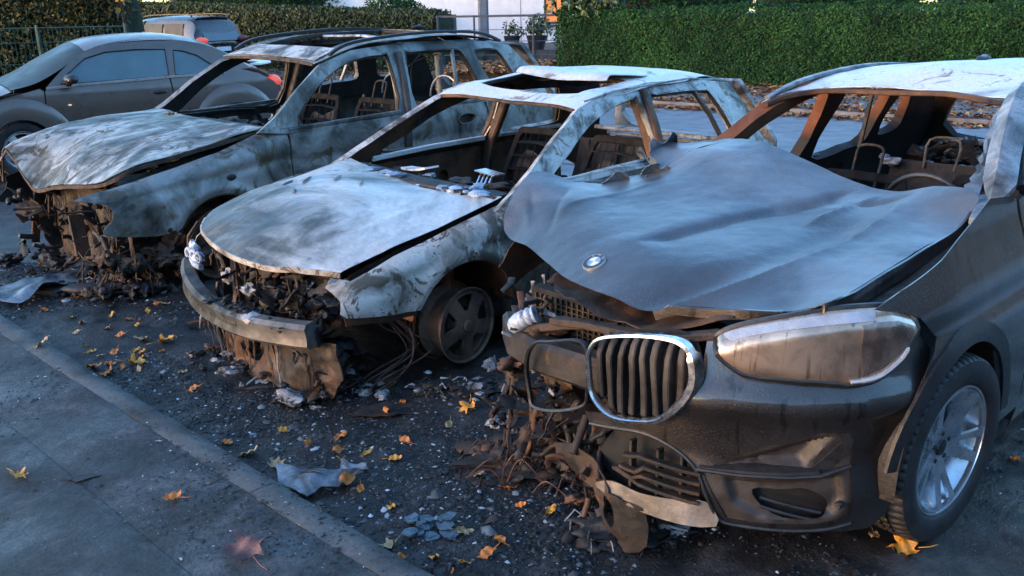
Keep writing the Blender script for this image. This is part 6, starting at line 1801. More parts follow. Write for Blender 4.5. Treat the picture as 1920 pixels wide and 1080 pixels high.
    for a, b in (((-3.0, -.6, 1.1), (-3.2, -.2, 1.36)), ((-3.1, -.5, 1.05), (-3.3, -.55, 1.35)), ((-3.1, .1, 1.05), (-3.25, -.15, 1.4))):
        mb.tube(cr([a, ((a[0] + b[0]) / 2 + .05, (a[1] + b[1]) / 2, (a[2] + b[2]) / 2 + .05), b], 5, False), .007, 6)
    mb.build('loose_wires', M['char'], root)
    def rear(u, v): return np.stack([-3.78 + .42 * np.clip(v - .95, 0, 1) - .04 * (u / .6) ** 2, u, v], -1)
    MB().sheet([(-.82, .35), (-.84, .97), (-.60, 1.50), (.60, 1.47), (.84, .97), (.82, .35)], rear, [cr([(-.60, 1.02), (-.52, 1.38), (0, 1.44), (.52, 1.36), (.60, 1.02)], 3)], .06, .05, out=(-1, 0, 0)).build('tailgate', M['x3_body'], root)
    mb = MB()
    mb.box((-1.7, 0, .26), (3.4, 1.6, .08)); mb.box((-.50, 0, .60), (.05, 1.5, .66)); mb.box((-1.4, .84, .26), (2.1, .08, .16)); mb.box((-1.4, -.84, .26), (2.1, .08, .16))
    mb.build('floor_pan', M['char'], root)
    # burnt out nose
    for s in (-1, 1):
        MB().sheet(jag([(-.45, .20), (-.45, .95), (.30, .78), (.62, .64), (.66, .30), (.60, .10), (.30, .08)], .04, .012, 6), lambda u, v, s=s: np.stack([u, 0 * u + s * .60 + .05 * s * u, v], -1), [], .06, .012, out=(0, s, 0), disp=lambda P: .015 * fbm(P, 5, 3, 5)).build('inner_wing', M['char_brown'], root)
    pl = jag([(-.76, .06), (-.70, .52), (-.58, .66), (-.20, .68), (.20, .66), (.48, .62), (.56, .50), (.50, .30), (.30, .14), (.0, .10), (-.4, .04)], .04, .02, 17)
    MB().sheet(pl, lambda u, v: np.stack([.60 - .10 * (u / .7) ** 2 + .06 * np.clip(.3 - v, 0, 1), u, v], -1), [], .03, .006, out=(1, 0, 0), disp=lambda P: .03 * fbm(P, 4, 4, 141)).build('radiator_support', M['char_brown'], root)
    for a, b, w in (((.66, -.28, .60), (.66, -.36, .40), .05), ((.66, .05, .45), (.70, .18, .18), .10), ((.66, .30, .60), (.60, .36, .2), .04), ((.62, -.60, .62), (.70, -.66, .15), .06)):
        MB().bar([a, b], .02, w, (1, 0, 0)).build('support_strut', M['rust'], root)
    mb = MB()
    mb.box((.1, 0, .48), (.66, .8, .36), mat=1)
    lumps(mb, 40, (-.3, -.65, .40), (.55, .65, .72), .06, .13, 63, (0, 1, 2), .7)
    mb.build('engine', [M['char'], M['inner'], M['rust']], root)
    mb = MB()
    lumps(mb, 60, (.45, -.85, -.01), (.95, .95, .10), .015, .075, 64, (0, 0, 0, 1, 1), .7)
    clutter(mb, 110, (.40, -.75, .05), (.80, .60, .62), 57, (0, 1, 1, 2), 1.3)
    fringe(mb, 8, lambda y, z: .66, -.72, .62, lambda y: .60, 7, (0, 1, 1, 2))
    clutter(mb, 70, (.30, .40, .02), (.80, .92, .42), 58, (0, 1, 1, 2), 1.2)
    fringe(mb, 8, lambda y, z: .72 - .3 * abs(y - .7), .3, .93, lambda y: .46, 8, (0, 1, 1, 2))
    lumps(mb, 26, (.20, .62, .0), (.80, .95, .30), .02, .07, 66, (0, 1, 1, 2), .9)
    mb.build('melted_plastic', [M['char'], M['char_brown'], M['rust']], root)['kind'] = 'stuff'
    mb = MB()
    rg = random.Random(18)
    for k in range(16):
        a = (rg.uniform(.45, .8), rg.uniform(.1, .9), rg.uniform(.12, .36))
        mb.tube(cr([a, (a[0] + .06, a[1] + rg.uniform(-.05, .08), a[2] * .7), (a[0] + .10, a[1] + rg.uniform(-.1, .1), .02)], 5, False), rg.uniform(.003, .007), 6)
    mb.build('wiring', M['rust'], root)
    for k, (x, s) in enumerate(((0.06, 1), (0.0, -1), (-2.81, 1), (-2.81, -1))):
        holes = [polar_hole(90 + 72 * i - 24, 90 + 72 * i + 24, .08, .205, 7) for i in range(5)]
        wheel(root, (x, .77 * s, .245), .24, .18, holes, M['rust'] if k == 0 else M['iron'], None, lambda r: .06 + .02 * np.cos(r / .24 * 1.5), rz=rad(12) if k == 0 else 0, side=s, hubmat=M['iron'])
    return root
SUV2 = build_grey_suv()

# ================================================================== whole grey brown coupe behind
def build_coupe():
    root = empty('parked_coupe', (-6.1015, 10.7895, 0.0), 3.8217)
    tag(root, 'undamaged grey brown rounded coupe with misted windows parked behind the wrecks', 'car')
    sp = [(.20, .80), (.35, .86), (.60, .895), (.80, .895), (.95, .878), (1.02, .845), (1.20, .765), (1.38, .69), (1.47, .62), (1.53, .50)]
    def sfn(u, v):
        y = np.interp(v, [p[0] for p in sp], [p[1] for p in sp])
        return np.stack([u, y - .11 * np.clip((-.30 - u - 1.35) / 1.6, -2, 2) ** 2 * (np.abs(u + 1.65) > 1.0), v], -1)
    sfn = lambda u, v: np.stack([u, np.interp(v, [p[0] for p in sp], [p[1] for p in sp]) - .16 * np.clip(np.abs(u + 1.3) - 1.15, 0, 2) ** 1.6, v], -1)
    mR = lambda f: (lambda u, v: f(u, v) * (1, -1, 1))
    P = M['beetle']
    for sgn in (1, -1):
        fn = sfn if sgn > 0 else mR(sfn)
        o = (0, sgn, 0)
        # door
        d = MB().sheet([(-.312, .30), (-.29, .60), (-.32, .97), (-.36, .992), (-1.04, 1.018), (-1.745, 1.032), (-1.755, .85), (-1.70, .40), (-1.62, .30)], fn, [], .05, .02, out=o).build('door', P, root)
        MB().lump(tuple(fn(np.array([-1.60]), np.array([.875]))[0] + (0, .012 * sgn, 0)), (.085, .022, .020), 3, .05).build('door_handle', M['black'], d)
        MB().lump(tuple(fn(np.array([-.55]), np.array([.80]))[0] + (0, .004 * sgn, 0)), (.022, .006, .010), 2, .05).build('side_repeater', M['amber'], d)
        mm = MB()
        mm.lump((-.58, 1.00 * sgn, 1.095), (.075, .115, .058), 3, .06, 1.0, 2)
        mm.bar([(-.58, .86 * sgn, 1.03), (-.58, .93 * sgn, 1.06)], .06, .05)
        mi = mm.build('door_mirror', M['black'], d)
        MB().bar([(-.525, .94 * sgn, 1.085), (-.515, 1.01 * sgn, 1.082), (-.54, 1.09 * sgn, 1.09)], .02, .02).build('mirror_trim', M['silver'], mi)
        # front quarter, rear quarter
        MB().sheet([(-.300, .30), (-.275, .60), (-.305, .97), (-.27, 1.0), (.05, .93), (.45, .84), (.72, .70), (.80, .45), (.76, .25)], fn, [circ(.0, .33, .345, 28)], .05, .01, out=o).build('front_quarter', P, root)
        MB().sheet([(-1.715, .30), (-1.765, .60), (-1.765, 1.032), (-2.45, 1.052), (-2.66, 1.10), (-2.95, 1.02), (-3.22, .86), (-3.32, .62), (-3.26, .32)], fn, [circ(-2.54, .33, .345, 28)], .05, .01, out=o).build('rear_quarter', P, root)
        # bulging wings over the wheels
        for cx, nm in ((.0, 'front_wing'), (-2.54, 'rear_wing')):
            ou = circ(cx, .33, .60 if cx else .58, 30, -8, 188) + circ(cx, .33, .35, 24, 188, -8)
            def wf(u, v, cx=cx, fn=fn, sgn=sgn):
                r = np.hypot(u - cx, v - .33)
                q = fn(u, v)
                q[:, 1] = sgn * (.86 + .085 * np.sqrt(np.clip(1 - ((r - .38) / .22) ** 2, 0.0, 1)))
                return q
            wg = MB().sheet(ou, wf, [], .035, .008, out=o).build(nm, P, root)
            MB().tube([(cx + .35 * math.cos(a), sgn * .94, .33 + .35 * math.sin(a)) for a in np.linspace(rad(-5), rad(185), 24)], .008, 6).build('arch_edge', M['black'], wg)
        # roof side arch with the window openings
        g1 = [(-.50, 1.035), (-.595, 1.14), (-.83, 1.305), (-1.07, 1.368), (-1.45, 1.385), (-1.79, 1.372), (-1.755, 1.058), (-1.2, 1.045)]
        g2 = [(-1.835, 1.062), (-1.885, 1.36), (-2.0, 1.345), (-2.17, 1.285), (-2.34, 1.155), (-2.42, 1.078), (-2.15, 1.066)]
        ar = cr([(-.33, 1.00), (-.60, 1.225), (-.89, 1.40), (-1.27, 1.485), (-1.79, 1.495), (-2.3, 1.41), (-2.67, 1.22), (-2.85, 1.09)], 4, False)
        side = MB().sheet(list(map(tuple, ar)) + [(-2.66, 1.09), (-2.45, 1.048), (-1.755, 1.034), (-.40, .995)], fn, [g1, g2], .04, .03, out=o).build('roof_arch', P, root)
        for g, nm in ((g1, 'door_window'), (g2, 'quarter_window')):
            w = MB().sheet(g, lambda u, v, fn=fn, sgn=sgn: fn(u, v) - np.array((0, .010 * sgn, 0)), [], .06, .004, out=o).build(nm, M['glass'], root)
            MB().bar([fn(np.array([a]), np.array([b]))[0] - (0, .004 * sgn, 0) for a, b in g], .012, .022, (0, 1, 0), closed=True).build('window_seal', M['black'], w)
        MB().bar([fn(np.array([a]), np.array([b]))[0] + (0, .010 * sgn, 0) for a, b in ((-.335, .995), (-.73, 1.018), (-1.2, 1.03), (-1.73, 1.043), (-2.48, 1.060))], .012, .030).build('chrome_strip', M['strip'], root)
    # roof, windscreen, bonnet, tail as smooth lofts across the car
    def loft(stations, n=13, pw=2.4):
        G = []
        for x, w, zs, zc in stations:
            row = []
            for k in range(n):
                a = -1 + 2 * k / (n - 1)
                row.append((x + .0, w * a, zs + (zc - zs) * (1 - abs(a) ** pw)))
            G.append(row)
        return G
    def dense(st):
        return cr(st, 5, False)
    MB().grid(loft(dense([(-.86, .635, 1.385, 1.475), (-1.1, .615, 1.455, 1.535), (-1.5, .605, 1.485, 1.565), (-1.9, .60, 1.480, 1.56), (-2.25, .605, 1.42, 1.51)]))).build('roof', P, root)
    MB().grid(loft(dense([(.02, .80, 1.0, 1.045), (-.25, .80, 1.06, 1.16), (-.55, .74, 1.20, 1.325), (-.865, .64, 1.38, 1.475)]))).build('windscreen', M['dglass'], root)
    MB().grid(loft(dense([(.80, .45, .55, .62), (.68, .60, .68, .80), (.45, .68, .82, .92), (.15, .74, .93, 1.01), (.0, .80, .985, 1.04)]))).build('bonnet', P, root)
    MB().grid(loft(dense([(-2.25, .605, 1.42, 1.51), (-2.5, .63, 1.31, 1.41), (-2.75, .66, 1.19, 1.28), (-2.9, .70, 1.10, 1.17)]))).build('rear_window', M['dglass'], root)
    MB().grid(loft(dense([(-2.88, .70, 1.09, 1.17), (-3.05, .70, 1.03, 1.12), (-3.24, .66, .90, 1.00), (-3.36, .62, .70, .78), (-3.38, .60, .40, .45)]))).build('tailgate', P, root)
    mb = MB()
    mb.bar(cr([(-2.98, -.62, 1.13), (-3.22, -.40, 1.135), (-3.30, 0, 1.14), (-3.22, .40, 1.135), (-2.98, .62, 1.13)], 5, False), .16, .022)
    mb.build('rear_spoiler', M['wall'], root)
    for s in (-1, 1):
        MB().lump((-3.20, .66 * s, .90), (.09, .15, .085), 3, .05).build('tail_light', M['tail'], root)
        MB().lump((.66, .62 * s, .70), (.09, .12, .12), 3, .03).build('headlight', M['silver'], root)
    mb = MB()
    mb.box((.74, 0, .40), (.16, 1.3, .36), taper=.9); mb.build('front_bumper', P, root)
    MB().box((-3.30, 0, .42), (.16, 1.3, .30), taper=.9).build('rear_bumper', P, root)
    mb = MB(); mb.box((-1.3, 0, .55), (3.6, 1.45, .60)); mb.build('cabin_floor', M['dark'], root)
    for x, s in ((0, 1), (0, -1), (-2.54, 1), (-2.54, -1)):
        holes = [polar_hole(90 + 72 * i - 22, 90 + 72 * i + 22, .085, .19, 6) for i in range(5)]
        wheel(root, (x, .79 * s, .325), .215, .19, holes, M['alloy'], (.325, M['rubber']), lambda r: .06 + .02 * np.cos(r / .2 * 1.5), side=s, hubmat=M['alloy'])
    return root
COUPE = build_coupe()

# ================================================================== far grey estate with a lit tail lamp
def build_far_suv():
    root = empty('parked_suv', (-7.66, 24.6, 0.0), rad(150))
    tag(root, 'small grey SUV far behind with a glowing red tail lamp, by the hedge', 'car')
    # body loft along x: rear at 0, nose at +4.3
    st = [(.0, .80, .55), (.05, .86, .62), (.6, .88, .66), (2.0, .89, .66), (3.4, .88, .60), (4.0, .80, .50), (4.25, .66, .42)]
    G = []
    for x, w, h in cr(st, 4, False):
        G.append([(x, w * c, .62 + h * s * .62) for c, s in ((-.94, -.72), (-1, -.3), (-1, .2), (-.97, .60), (-.90, .80), (-.5, .86), (0, .88), (.5, .86), (.90, .80), (.97, .60), (1, .2), (1, -.3), (.94, -.72))])
    mb = MB().grid(G)
    mb.f.append(list(range(13))); mb.m.append(0)
    mb.f.append(list(range(mb.n - 13, mb.n))[::-1]); mb.m.append(0)
    mb.build('body', M['suvpaint'], root)
    st = [(.02, .74, .98, 1.0), (.10, .76, .98, 1.30), (.30, .68, .98, 1.64), (.9, .66, .98, 1.70), (2.0, .66, .98, 1.68), (2.6, .66, .98, 1.56), (3.25, .72, .98, 1.02)]
    G = []
    for x, w, z0, z1 in cr(st, 4, False):
        G.append([(x, y * w / .66, z) for y, z in ((-.80, z0), (-.74, z0 + (z1 - z0) * .55), (-.66, z0 + (z1 - z0) * .88), (-.5, z1), (0, z1 + .03), (.5, z1), (.66, z0 + (z1 - z0) * .88), (.74, z0 + (z1 - z0) * .55), (.80, z0))])
    MB().grid(G).build('cabin', M['suvpaint'], root)
    # glass panes
    rp_ = [[(-.03 + .0 + .27 * t_, y * (.60 - .04 * t_), 1.08 + .46 * t_) for y in (-1, -.5, 0, .5, 1)] for t_ in np.linspace(0, 1, 5)]
    MB().grid(rp_).build('rear_window', M['glass'], root)
    for s in (-1, 1):
        for x0, x1, x2, x3 in ((.62, .62, 1.35, 1.35), (1.42, 1.42, 2.35, 2.75)):
            q = [[(x0 + (x3 - x0) * t_, s * .815, 1.05), (x0 + (x3 - x0) * t_ * .96, s * .772, 1.30), (x1 + (x2 - x1) * t_, s * .72, 1.53)] for t_ in np.linspace(0, 1, 5)]
            MB().grid(q).build('side_window', M['dglass'], root)
        MB().bar(cr([(.35, s * .64, 1.70), (.6, s * .64, 1.76), (1.9, s * .64, 1.75), (2.3, s * .64, 1.68)], 4, False), .05, .03).build('roof_rail', M['black'], root)
        MB().lump((-.02, s * .72, 1.10), (.08, .20, .085), 3, .05).build('tail_light', M['tail'] if s > 0 else M['tail_off'], root)
        MB().lump((2.6, s * .98, 1.06), (.08, .12, .08), 3, .05).build('door_mirror', M['suvpaint'], root)
    MB().box((.02, 0, .46), (.20, 1.62, .24)).build('rear_bumper', M['black'], root)
    MB().box((-.015, 0, .86), (.02, .50, .11)).build('number_plate', M['wall'], root)
    MB().bar([(.36, -.55, 1.66), (.30, 0, 1.69), (.36, .55, 1.66)], .18, .03).build('rear_spoiler', M['suvpaint'], root)
    for x, s in ((.85, 1), (.85, -1), (3.4, 1), (3.4, -1)):
        holes = [polar_hole(90 + 72 * i - 22, 90 + 72 * i + 22, .085, .19, 6) for i in range(5)]
        wheel(root, (x, .80 * s, .34), .22, .2, holes, M['alloy'], (.34, M['rubber']), lambda r: .06 + .02 * np.cos(r / .2 * 1.5), side=s, hubmat=M['alloy'])
    return root
FAR = build_far_suv()

# ================================================================== debris on the ground
def gz(x, y):
    return float(ground_z(np.array([x]), np.array([y]))[0])

# charred fragments, ash flakes and glass crumbs nobody could count
mb = MB()
rg = np.random.default_rng(5)
n = 32000
CARS = ((.8836, 3.3422, 3.8894), (-.7986, 4.9225, 3.9234), (-2.6789, 6.6255, 3.9894))
cnt = 0
base = [np.array(v) for v in ((-1, -.6, 0), (.2, -1, .1), (1, -.2, 0), (.6, .9, .15), (-.5, .8, 0), (-.1, 0, .75), (.3, .2, .6))]
Fb = [(0, 1, 5), (1, 2, 6), (1, 6, 5), (2, 3, 6), (3, 4, 5), (3, 5, 6), (4, 0, 5)]
V = []
gx_, gy_ = np.meshgrid(np.arange(400) / 20 - 8, np.arange(400) / 20 - 2, indexing='ij')
DEN = fbm(np.c_[gx_.ravel(), gy_.ravel(), np.zeros(160000)], 2.1, 3, 55).reshape(400, 400)
while cnt < n:
    if rg.random() < .72:
        c = CARS[int(rg.integers(0, 3))]
        lx, ly = rg.normal(.95, .45), rg.normal(0, .75)
        x = c[0] + math.cos(c[2]) * lx - math.sin(c[2]) * ly
        y = c[1] + math.sin(c[2]) * lx + math.cos(c[2]) * ly
    else:
        x, y = rg.uniform(-5, 2.5), rg.uniform(1.5, 7.0)
    if rg.random() > .12 + 1.2 * (DEN[int((x + 8) * 20) % 400, int((y + 2) * 20) % 400] + .25):
        continue
    k = np.array((x, y)) - K0
    off = k @ KN
    if off > .0:
        if rg.random() < .80 + .12 * min(off, 1.5) or off > 2.2:
            continue
        z = .05
    else:
        z = None
    s = float(np.exp(rg.normal(-5.35, .55)))
    if z is not None: s *= .6
    a = rg.uniform(0, 6.28)
    B = np.array(base) * (1 + .35 * rg.normal(size=(7, 3)))
    B = B * (s, s * rg.uniform(.5, 1), s * rg.uniform(.25, .9))
    B = B @ np.array(((math.cos(a), -math.sin(a), 0), (math.sin(a), math.cos(a), 0), (0, 0, 1.0))).T
    V.append((B, x, y, z))
    cnt += 1
xy = np.array([(q[1], q[2]) for q in V])
zz = ground_z(xy[:, 0], xy[:, 1])
for (B, x, y, z), g0 in zip(V, zz):
    mb.add(B + (x, y, (g0 if z is None else z) + .001), Fb)
# sooty crumbs tracked over the kerb onto the footway
tt = rg.uniform(-3.2, 2.2, 9000); oo = np.abs(rg.normal(0, .42, 9000)) + .005
for t_, o_ in zip(tt, oo):
    p = K0 + KD * t_ + KN * o_
    if DEN[int((p[0] + 8) * 20) % 400, int((p[1] + 2) * 20) % 400] < .10 * rg.normal() + .02 or o_ > 1.4:
        continue
    s = float(np.exp(rg.normal(-5.9, .5)))
    B = np.array(base) * (1 + .35 * rg.normal(size=(7, 3))) * (s * rg.uniform(.6, 2.2), s, s * .5)
    a = rg.uniform(0, 6.28)
    B = B @ np.array(((math.cos(a), -math.sin(a), 0), (math.sin(a), math.cos(a), 0), (0, 0, 1.0))).T
    mb.add(B + (p[0], p[1], .047), Fb)
tag(mb.build('charred_debris', M['debris'], sharp=0), kind='stuff')

# heaps of burnt rubbish in front of the wrecks
def heap(c, rx, ry, h, n, seed, mats, lab, s0=.015, s1=.05):
    m = MB()
    m.soft = True
    r = random.Random(seed)
    m.lump((0, 0, 0), (rx, ry, h), 4, .45, 2.5, seed, 0)
    for k in range(n):
        a, q = r.uniform(0, 6.28), r.random() ** .6
        x, y = rx * q * math.cos(a), ry * q * math.sin(a)
        z = h * (1 - q * q) * .9
        if r.random() < .6:
            s = r.uniform(s0, s1)
            m.lump((x, y, z), (s, s * r.uniform(.5, 1.2), s * r.uniform(.25, .6)), 1, .5, 2.2, r.randrange(999), r.randrange(len(mats)), r.uniform(0, 3))
        else:
            L = r.uniform(.03, .10); b = r.uniform(0, 6.28)
            m.tube([(x, y, z + .01), (x + L * .5 * math.cos(b), y + L * .5 * math.sin(b), z + .01 + r.uniform(0, .03)), (x + L * math.cos(b), y + L * math.sin(b + .4), z * .8 + .01)], r.uniform(.002, .006), 5, mat=r.randrange(len(mats)))
    o = m.build('burnt_heap', [M[q] for q in mats])
    o.location = (c[0], c[1], gz(*c) - .01)
    return tag(o, lab, 'debris heap')
heap((.10, 3.28), .34, .20, .075, 190, 1, ('char_brown', 'char', 'char', 'char_brown', 'rust'), 'large brown heap of burnt wiring and plastic below the broken grille')
heap((-.20, 4.02), .30, .12, .04, 100, 2, ('char', 'ash', 'char'), 'flat dark heap of ash beside the bare hatchback wheel')
heap((-.95, 4.22), .40, .14, .05, 130, 3, ('char_brown', 'ash', 'char', 'rust'), 'grey and rust ash heap under the hatchback bumper beam')
heap((-2.75, 5.75), .50, .22, .07, 130, 4, ('char', 'scrap', 'char_brown'), 'dark heap of scrap beneath the fender of the blue grey wreck')
heap((.42, 2.78), .26, .14, .05, 110, 5, ('char', 'char_brown', 'char', 'ash'), 'charred heap under the hanging skirt of the dark wreck')
heap((-.30, 2.42), .16, .12, .03, 60, 6, ('char_brown', 'rust', 'char'), 'small brown heap of leaf scraps against the kerb at the bottom edge')

def flat(name, pts, lab, cat, mat, z=.02, t=.004, amp=.012, sc=9, holes=(), seed=0, tilt=(0, 0), res=.014):
    P = np.array(pts, float)
    c = P.mean(0)
    g0 = gz(*c) if ((c - K0) @ KN) < 0 else .05
    o = MB().sheet(P - c, lambda u, v: np.stack([u, v, z + tilt[0] * u + tilt[1] * v], -1), [np.array(h) - c for h in holes], res, t, out=(0, 0, 1), disp=lambda Q: amp * fbm(Q + seed, sc, 3, seed)).build(name, mat)
    o.location = (c[0], c[1], g0)
    return tag(o, lab, cat)
fr = jag([(-.97, 3.19), (-.86, 3.165), (-.77, 3.16), (-.68, 3.155), (-.60, 3.13), (-.66, 3.08), (-.69, 3.02), (-.75, 3.03), (-.79, 2.955), (-.83, 2.99), (-.93, 3.06)], .02, .006, 3)
flat('bumper_fragment', fr, 'grey blue bumper fragment with a slot lying across the kerb edge', 'debris', M['scrap'], .045, .004, .02, 8, [cr([(-.86, 3.115), (-.80, 3.125), (-.755, 3.11), (-.80, 3.095)], 4)], 2)
flat('metal_strip', jag([(-1.15, 3.975), (-.98, 3.965), (-.96, 3.885), (-1.13, 3.895)], .03, .004, 4), 'short flat grey metal strip on the black ash before the hatchback', 'debris', M['alu'], .02, .012, .006, 8, (), 5)
flat('crumpled_panel', jag([(-3.56, 5.84), (-3.30, 5.40), (-3.17, 5.42), (-3.05, 5.80), (-2.98, 6.34), (-3.13, 6.60), (-3.46, 6.66), (-3.30, 5.95)], .05, .02, 5), 'long crumpled grey panel on the ground before the blue grey wreck', 'debris', M['scrap'], .05, .005, .05, 3.5, (), 7, (.05, 0), .025)
flat('bent_plate', jag([(-.78, 3.72), (-.58, 3.70), (-.40, 3.80), (-.30, 3.92), (-.45, 3.86), (-.62, 3.86)], .03, .012, 6), 'thin bent black plate in the middle of the burnt ground', 'debris', M['char_brown'], .02, .004, .022, 5, (), 9)
flat('curled_scrap', jag([(-.72, 3.26), (-.62, 3.25), (-.60, 3.20), (-.71, 3.19)], .02, .006, 7), 'small curled pale scrap near the slotted fragment', 'debris', M['ash'], .02, .004, .02, 12, (), 3)
flat('pavement_smear', jag([(-1.80, 3.10), (-1.70, 3.14), (-1.64, 3.12), (-1.73, 3.07)], .02, .008, 8), 'dark wet leaf scrap in the slab joint of the footway', 'debris', M['char'], .004, .002, .003, 12, (), 3)
# cracked sheet of laminated glass: plates on one film
mb = MB()
r = random.Random(4)
for k in range(26):
    x, y = -.30 + r.uniform(-.085, .085), 2.765 + r.uniform(-.055, .055)
    s = r.uniform(.014, .032)
    pts = [(x + s * r.uniform(.55, 1.25) * math.cos(a), y + s * r.uniform(.75, 1.15) * math.sin(a)) for a in np.linspace(0, 6.28, 9, endpoint=False)]
    z0 = .006 + .0012 * k
    mb.add([(a, b, z0 + r.uniform(-.003, .003)) for a, b in pts] + [(a, b, z0 - .004) for a, b in pts], [tuple(range(9))] + [(i, 9 + i, 9 + (i + 1) % 9, (i + 1) % 9) for i in range(9)])
o = mb.build('cracked_glass_sheet', M['shard'])
o.location = (0, 0, gz(-.3, 2.76)); tag(o, 'cracked pale blue sheet of glass plates on the burnt ground', 'broken glass')
for i, (x, y, s, mt, lab) in enumerate(((-.68, 3.96, .05, 'ash', 'larger white lump of ash right of the grey metal strip'), (-.74, 4.0, .035, 'ash', 'smaller pale lump of ash between the strip and the big ash lump'), (-.95, 3.82, .022, 'ash', 'pale ash crumb just below the grey metal strip'),
                                        (-.06, 4.30, .07, 'ash', 'white ash patch beside the bare wheel of the hatchback'), (-.05, 3.60, .05, 'ash', 'white ash clod in front of the broken grille'), (-1.55, 4.55, .05, 'ash', 'grey white ash clod at the right bumper end of the hatchback'))):
    m = MB()
    for k in range(7):
        m.lump((r.uniform(-s, s), r.uniform(-s * .7, s * .7), s * .15), (s * .55, s * .5, s * r.uniform(.2, .5)), 2, .6, 2.4, k + 10 * i)
    o = m.build('ash_lump', M[mt]); o.location = (x, y, gz(x, y)); tag(o, lab, 'ash', 'pale ash lumps on the burnt ground')
o = MB().bar(cr([(0, 0, .02), (.12, .03, .035), (.22, .05, .02), (.34, .06, .02)], 5, False), .03, .02).build('charred_rod', M['rust'])
o.location = (-1.95, 4.98, gz(-1.95, 4.98)); tag(o, 'rusty charred rod lying in front of the hatchback bumper', 'debris')
m = MB()
for k in range(7):
    a, b = r.uniform(0, 6.28), r.uniform(.04, .12)
    m.tube(cr([(0, 0, .02), (b * .5 * math.cos(a), b * .5 * math.sin(a), r.uniform(.02, .09)), (b * math.cos(a + .5), b * math.sin(a + .5), .015)], 5, False), .0022, 5)
o = m.build('wire_tangle', M['copper']); o.location = (.12, 3.42, gz(.12, 3.42) + .05); tag(o, 'tangle of thin reddish wires on the brown heap by the grille', 'wires')

# ------------------------------------------------------------------ fallen leaves
def leaf_mesh(kind, mat, seed):
    r = random.Random(seed)
    if kind == 'oval':
        ou = cr([(0, -.5), (.22, -.25), (.27, .05), (.15, .33), (0, .5), (-.17, .30), (-.28, .0), (-.20, -.28)], 3)
    else:
        ou = []
        for a, q in ((-90, .20), (-62, .38), (-40, .32), (-20, .46), (-5, .42), (12, .34), (30, .50), (42, .54), (62, .38), (80, .50), (92, .60), (102, .48), (118, .38), (138, .54), (150, .48), (168, .34), (188, .44), (202, .46), (220, .32), (242, .38)):
            q *= r.uniform(.78, 1.15)
            ou.append((q * math.cos(rad(a)), q * math.sin(rad(a))))
    ou = [(x * r.uniform(.9, 1.1), y) for x, y in ou]
    c1, c2 = r.uniform(.6, 1.8), r.uniform(.2, 1.0)
    m = MB().sheet(ou, lambda u, v: np.stack([u, v, .10 + c1 * u * u * .5 + c2 * v * v * .35 + .09 * np.sin(8 * u + 5 * v) + .05 * np.sin(17 * v - 6 * u)], -1), [], .10, 0, out=(0, 0, 1))
    m.tube([(0, -.3, .10), (.02, -.65, .12), (.08, -.9, .16)], .018, 5)
    o = m.build('fallen_leaf', mat, sharp=0)
    me = o.data
    bpy.data.objects.remove(o)
    return me
LM = {}
for i, (kd, mt) in enumerate((('maple', 'leaf_y'), ('oval', 'leaf_o'), ('oval', 'leaf_y'), ('oval', 'leaf_p'), ('maple', 'leaf_o'), ('maple', 'leaf_p'))):
    LM[(kd, mt)] = leaf_mesh(kd, M[mt], i + 3)
def leaf(x, y, s, me, lab, group=None, rz=None, tilt=.25, z=None):
    o = bpy.data.objects.new('fallen_leaf', me)
    COL.objects.link(o)
    q = random.Random(int((x * 91 + y * 57) * 1000))
    o.scale = (s, s, s)
    o.rotation_euler = (q.uniform(-tilt, tilt), q.uniform(-tilt, tilt), q.uniform(0, 6.28) if rz is None else rz)
    o.location = (x, y, (gz(x, y) if z is None else z) + .004)
    return tag(o, lab, 'leaf', group)
small = [(-0.6, 3.76), (-0.61, 4.08), (-0.76, 3.39), (-0.71, 3.28), (-0.61, 3.06), (-0.5, 3.3), (-0.48, 3.46), (-0.15, 3.14), (0.02, 2.91), (0.13, 2.87), (-1.26, 3.48), (-2.58, 4.9), (-2.37, 5.13), (-2.27, 5.02), (-2.31, 5.43), (-2.25, 5.40), (-1.9, 5.25), (-2.05, 4.52), (2.05, 3.21), (1.26, 2.68), (-0.54, 3.89), (-0.63, 3.36), (-0.77, 3.51), (-0.19, 2.75), (-2.7, 6.02), (-2.12, 4.62), (-2.30, 4.85), (-2.42, 4.96), (-1.98, 4.62), (-.28, 2.60), (-.40, 2.60), (-.36, 2.52), (-.22, 2.50), (-1.05, 3.60), (-.90, 3.44), (-.3, 3.62), (-.02, 3.05), (-2.50, 5.2), (-2.9, 5.55), (-1.75, 4.30), (1.6, 2.4), (-.47, 2.93), (-2.18, 4.42), (-2.28, 4.52), (-2.10, 4.38), (-2.36, 4.60), (-2.22, 4.58), (-2.0, 4.36), (-2.44, 4.70), (-2.08, 4.60), (-2.62, 5.05), (-2.75, 5.2), (-3.0, 5.35), (-2.3, 5.25), (-1.6, 4.05), (-3.3, 5.2), (-.1, 2.62), (-.18, 2.58), (-.06, 2.70)]
kinds = [('oval', 'leaf_o'), ('oval', 'leaf_y'), ('oval', 'leaf_o'), ('oval', 'leaf_p')]
for i, (x, y) in enumerate(small):
    kd = kinds[i % 4]
    lab = {'leaf_o': 'small curled orange leaf fallen on the black burnt ground', 'leaf_y': 'small curled yellow leaf fallen on the black burnt ground', 'leaf_p': 'small pale brown leaf fallen on the black burnt ground'}[kd[1]]
    leaf(x, y, random.Random(i).uniform(.045, .074), LM[kd], lab, 'small %s leaves on the burnt ground' % {'leaf_o': 'orange', 'leaf_y': 'yellow', 'leaf_p': 'pale brown'}[kd[1]], tilt=.5)
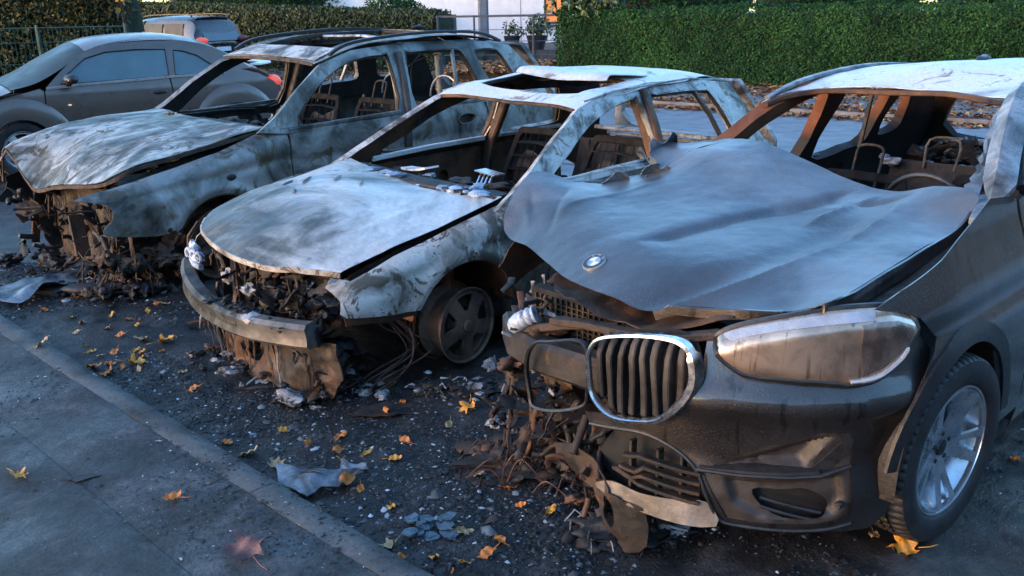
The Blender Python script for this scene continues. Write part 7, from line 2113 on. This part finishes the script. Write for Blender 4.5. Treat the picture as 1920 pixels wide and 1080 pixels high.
for x, y, s, kd, lab in ((-.21, 3.79, .10, ('maple', 'leaf_y'), 'yellow maple leaf lying in front of the bare hatchback wheel'),
                         (1.34, 2.59, .105, ('maple', 'leaf_y'), 'bright orange yellow maple leaf under the tyre of the dark wreck'),
                         (-2.06, 4.44, .11, ('maple', 'leaf_y'), 'yellow maple leaf in the leaf group by the kerb corner'),
                         (-2.24, 4.36, .10, ('oval', 'leaf_o'), 'orange leaf standing on edge at the kerb corner'),
                         (-2.00, 4.74, .11, ('maple', 'leaf_y'), 'yellow maple leaf right of the leaf group by the kerb corner'),
                         (-2.16, 4.80, .09, ('maple', 'leaf_p'), 'pale tan leaf above the leaf group by the kerb corner'),
                         (-2.89, 5.71, .10, ('oval', 'leaf_o'), 'orange brown leaf on the crumpled grey panel'),
                         (-.99, 3.27, .08, ('maple', 'leaf_p'), 'pale yellow leaf caught on the edge of the kerb stones'),
                         (-1.13, 3.36, .09, ('oval', 'leaf_p'), 'buff leaf lying along the edge of the kerb stones'),
                         (-.44, 2.66, .07, ('maple', 'leaf_p'), 'pale leaf by the kerb just left of the cracked glass'),
                         (-2.14, 4.30, .09, ('maple', 'leaf_o'), 'brown orange leaf nearest the kerb in the leaf group')):
    leaf(x, y, s, LM[kd], lab, tilt=.35)
leaf(-.66, 3.045, .09, LM[('oval', 'leaf_o')], 'orange leaf leaning on the tip of the slotted bumper fragment', z=.05, tilt=.7)
leaf(-1.29, 2.93, .085, LM[('maple', 'leaf_o')], 'orange oak shaped leaf lying alone on the footway', z=.05, rz=1.2)
leaf(-1.98, 3.12, .07, LM[('maple', 'leaf_y')], 'yellow leaf on the footway at the far left slab joint', z=.05)
leaf(-2.62, 4.58, .10, LM[('oval', 'leaf_p')], 'brown leaf lying on the kerb at the left corner', z=.05)
big = leaf(-.905, 2.57, .17, leaf_mesh('maple', M['leaf_m'], 40), 'large maroon maple leaf on the footway at the bottom', z=.055, rz=.6, tilt=.15)
for i, (cr_, x, y, z, s, kd, lab) in enumerate(((0, -2.55, 6.75, 1.06, .08, ('oval', 'leaf_y'), 'yellow leaf lying on the bonnet of the blue grey wreck'), (0, -2.95, 6.4, .985, .07, ('oval', 'leaf_p'), 'pale leaf lying on the bonnet of the blue grey wreck'))):
    leaf(x, y, s, LM[kd], lab, z=z)
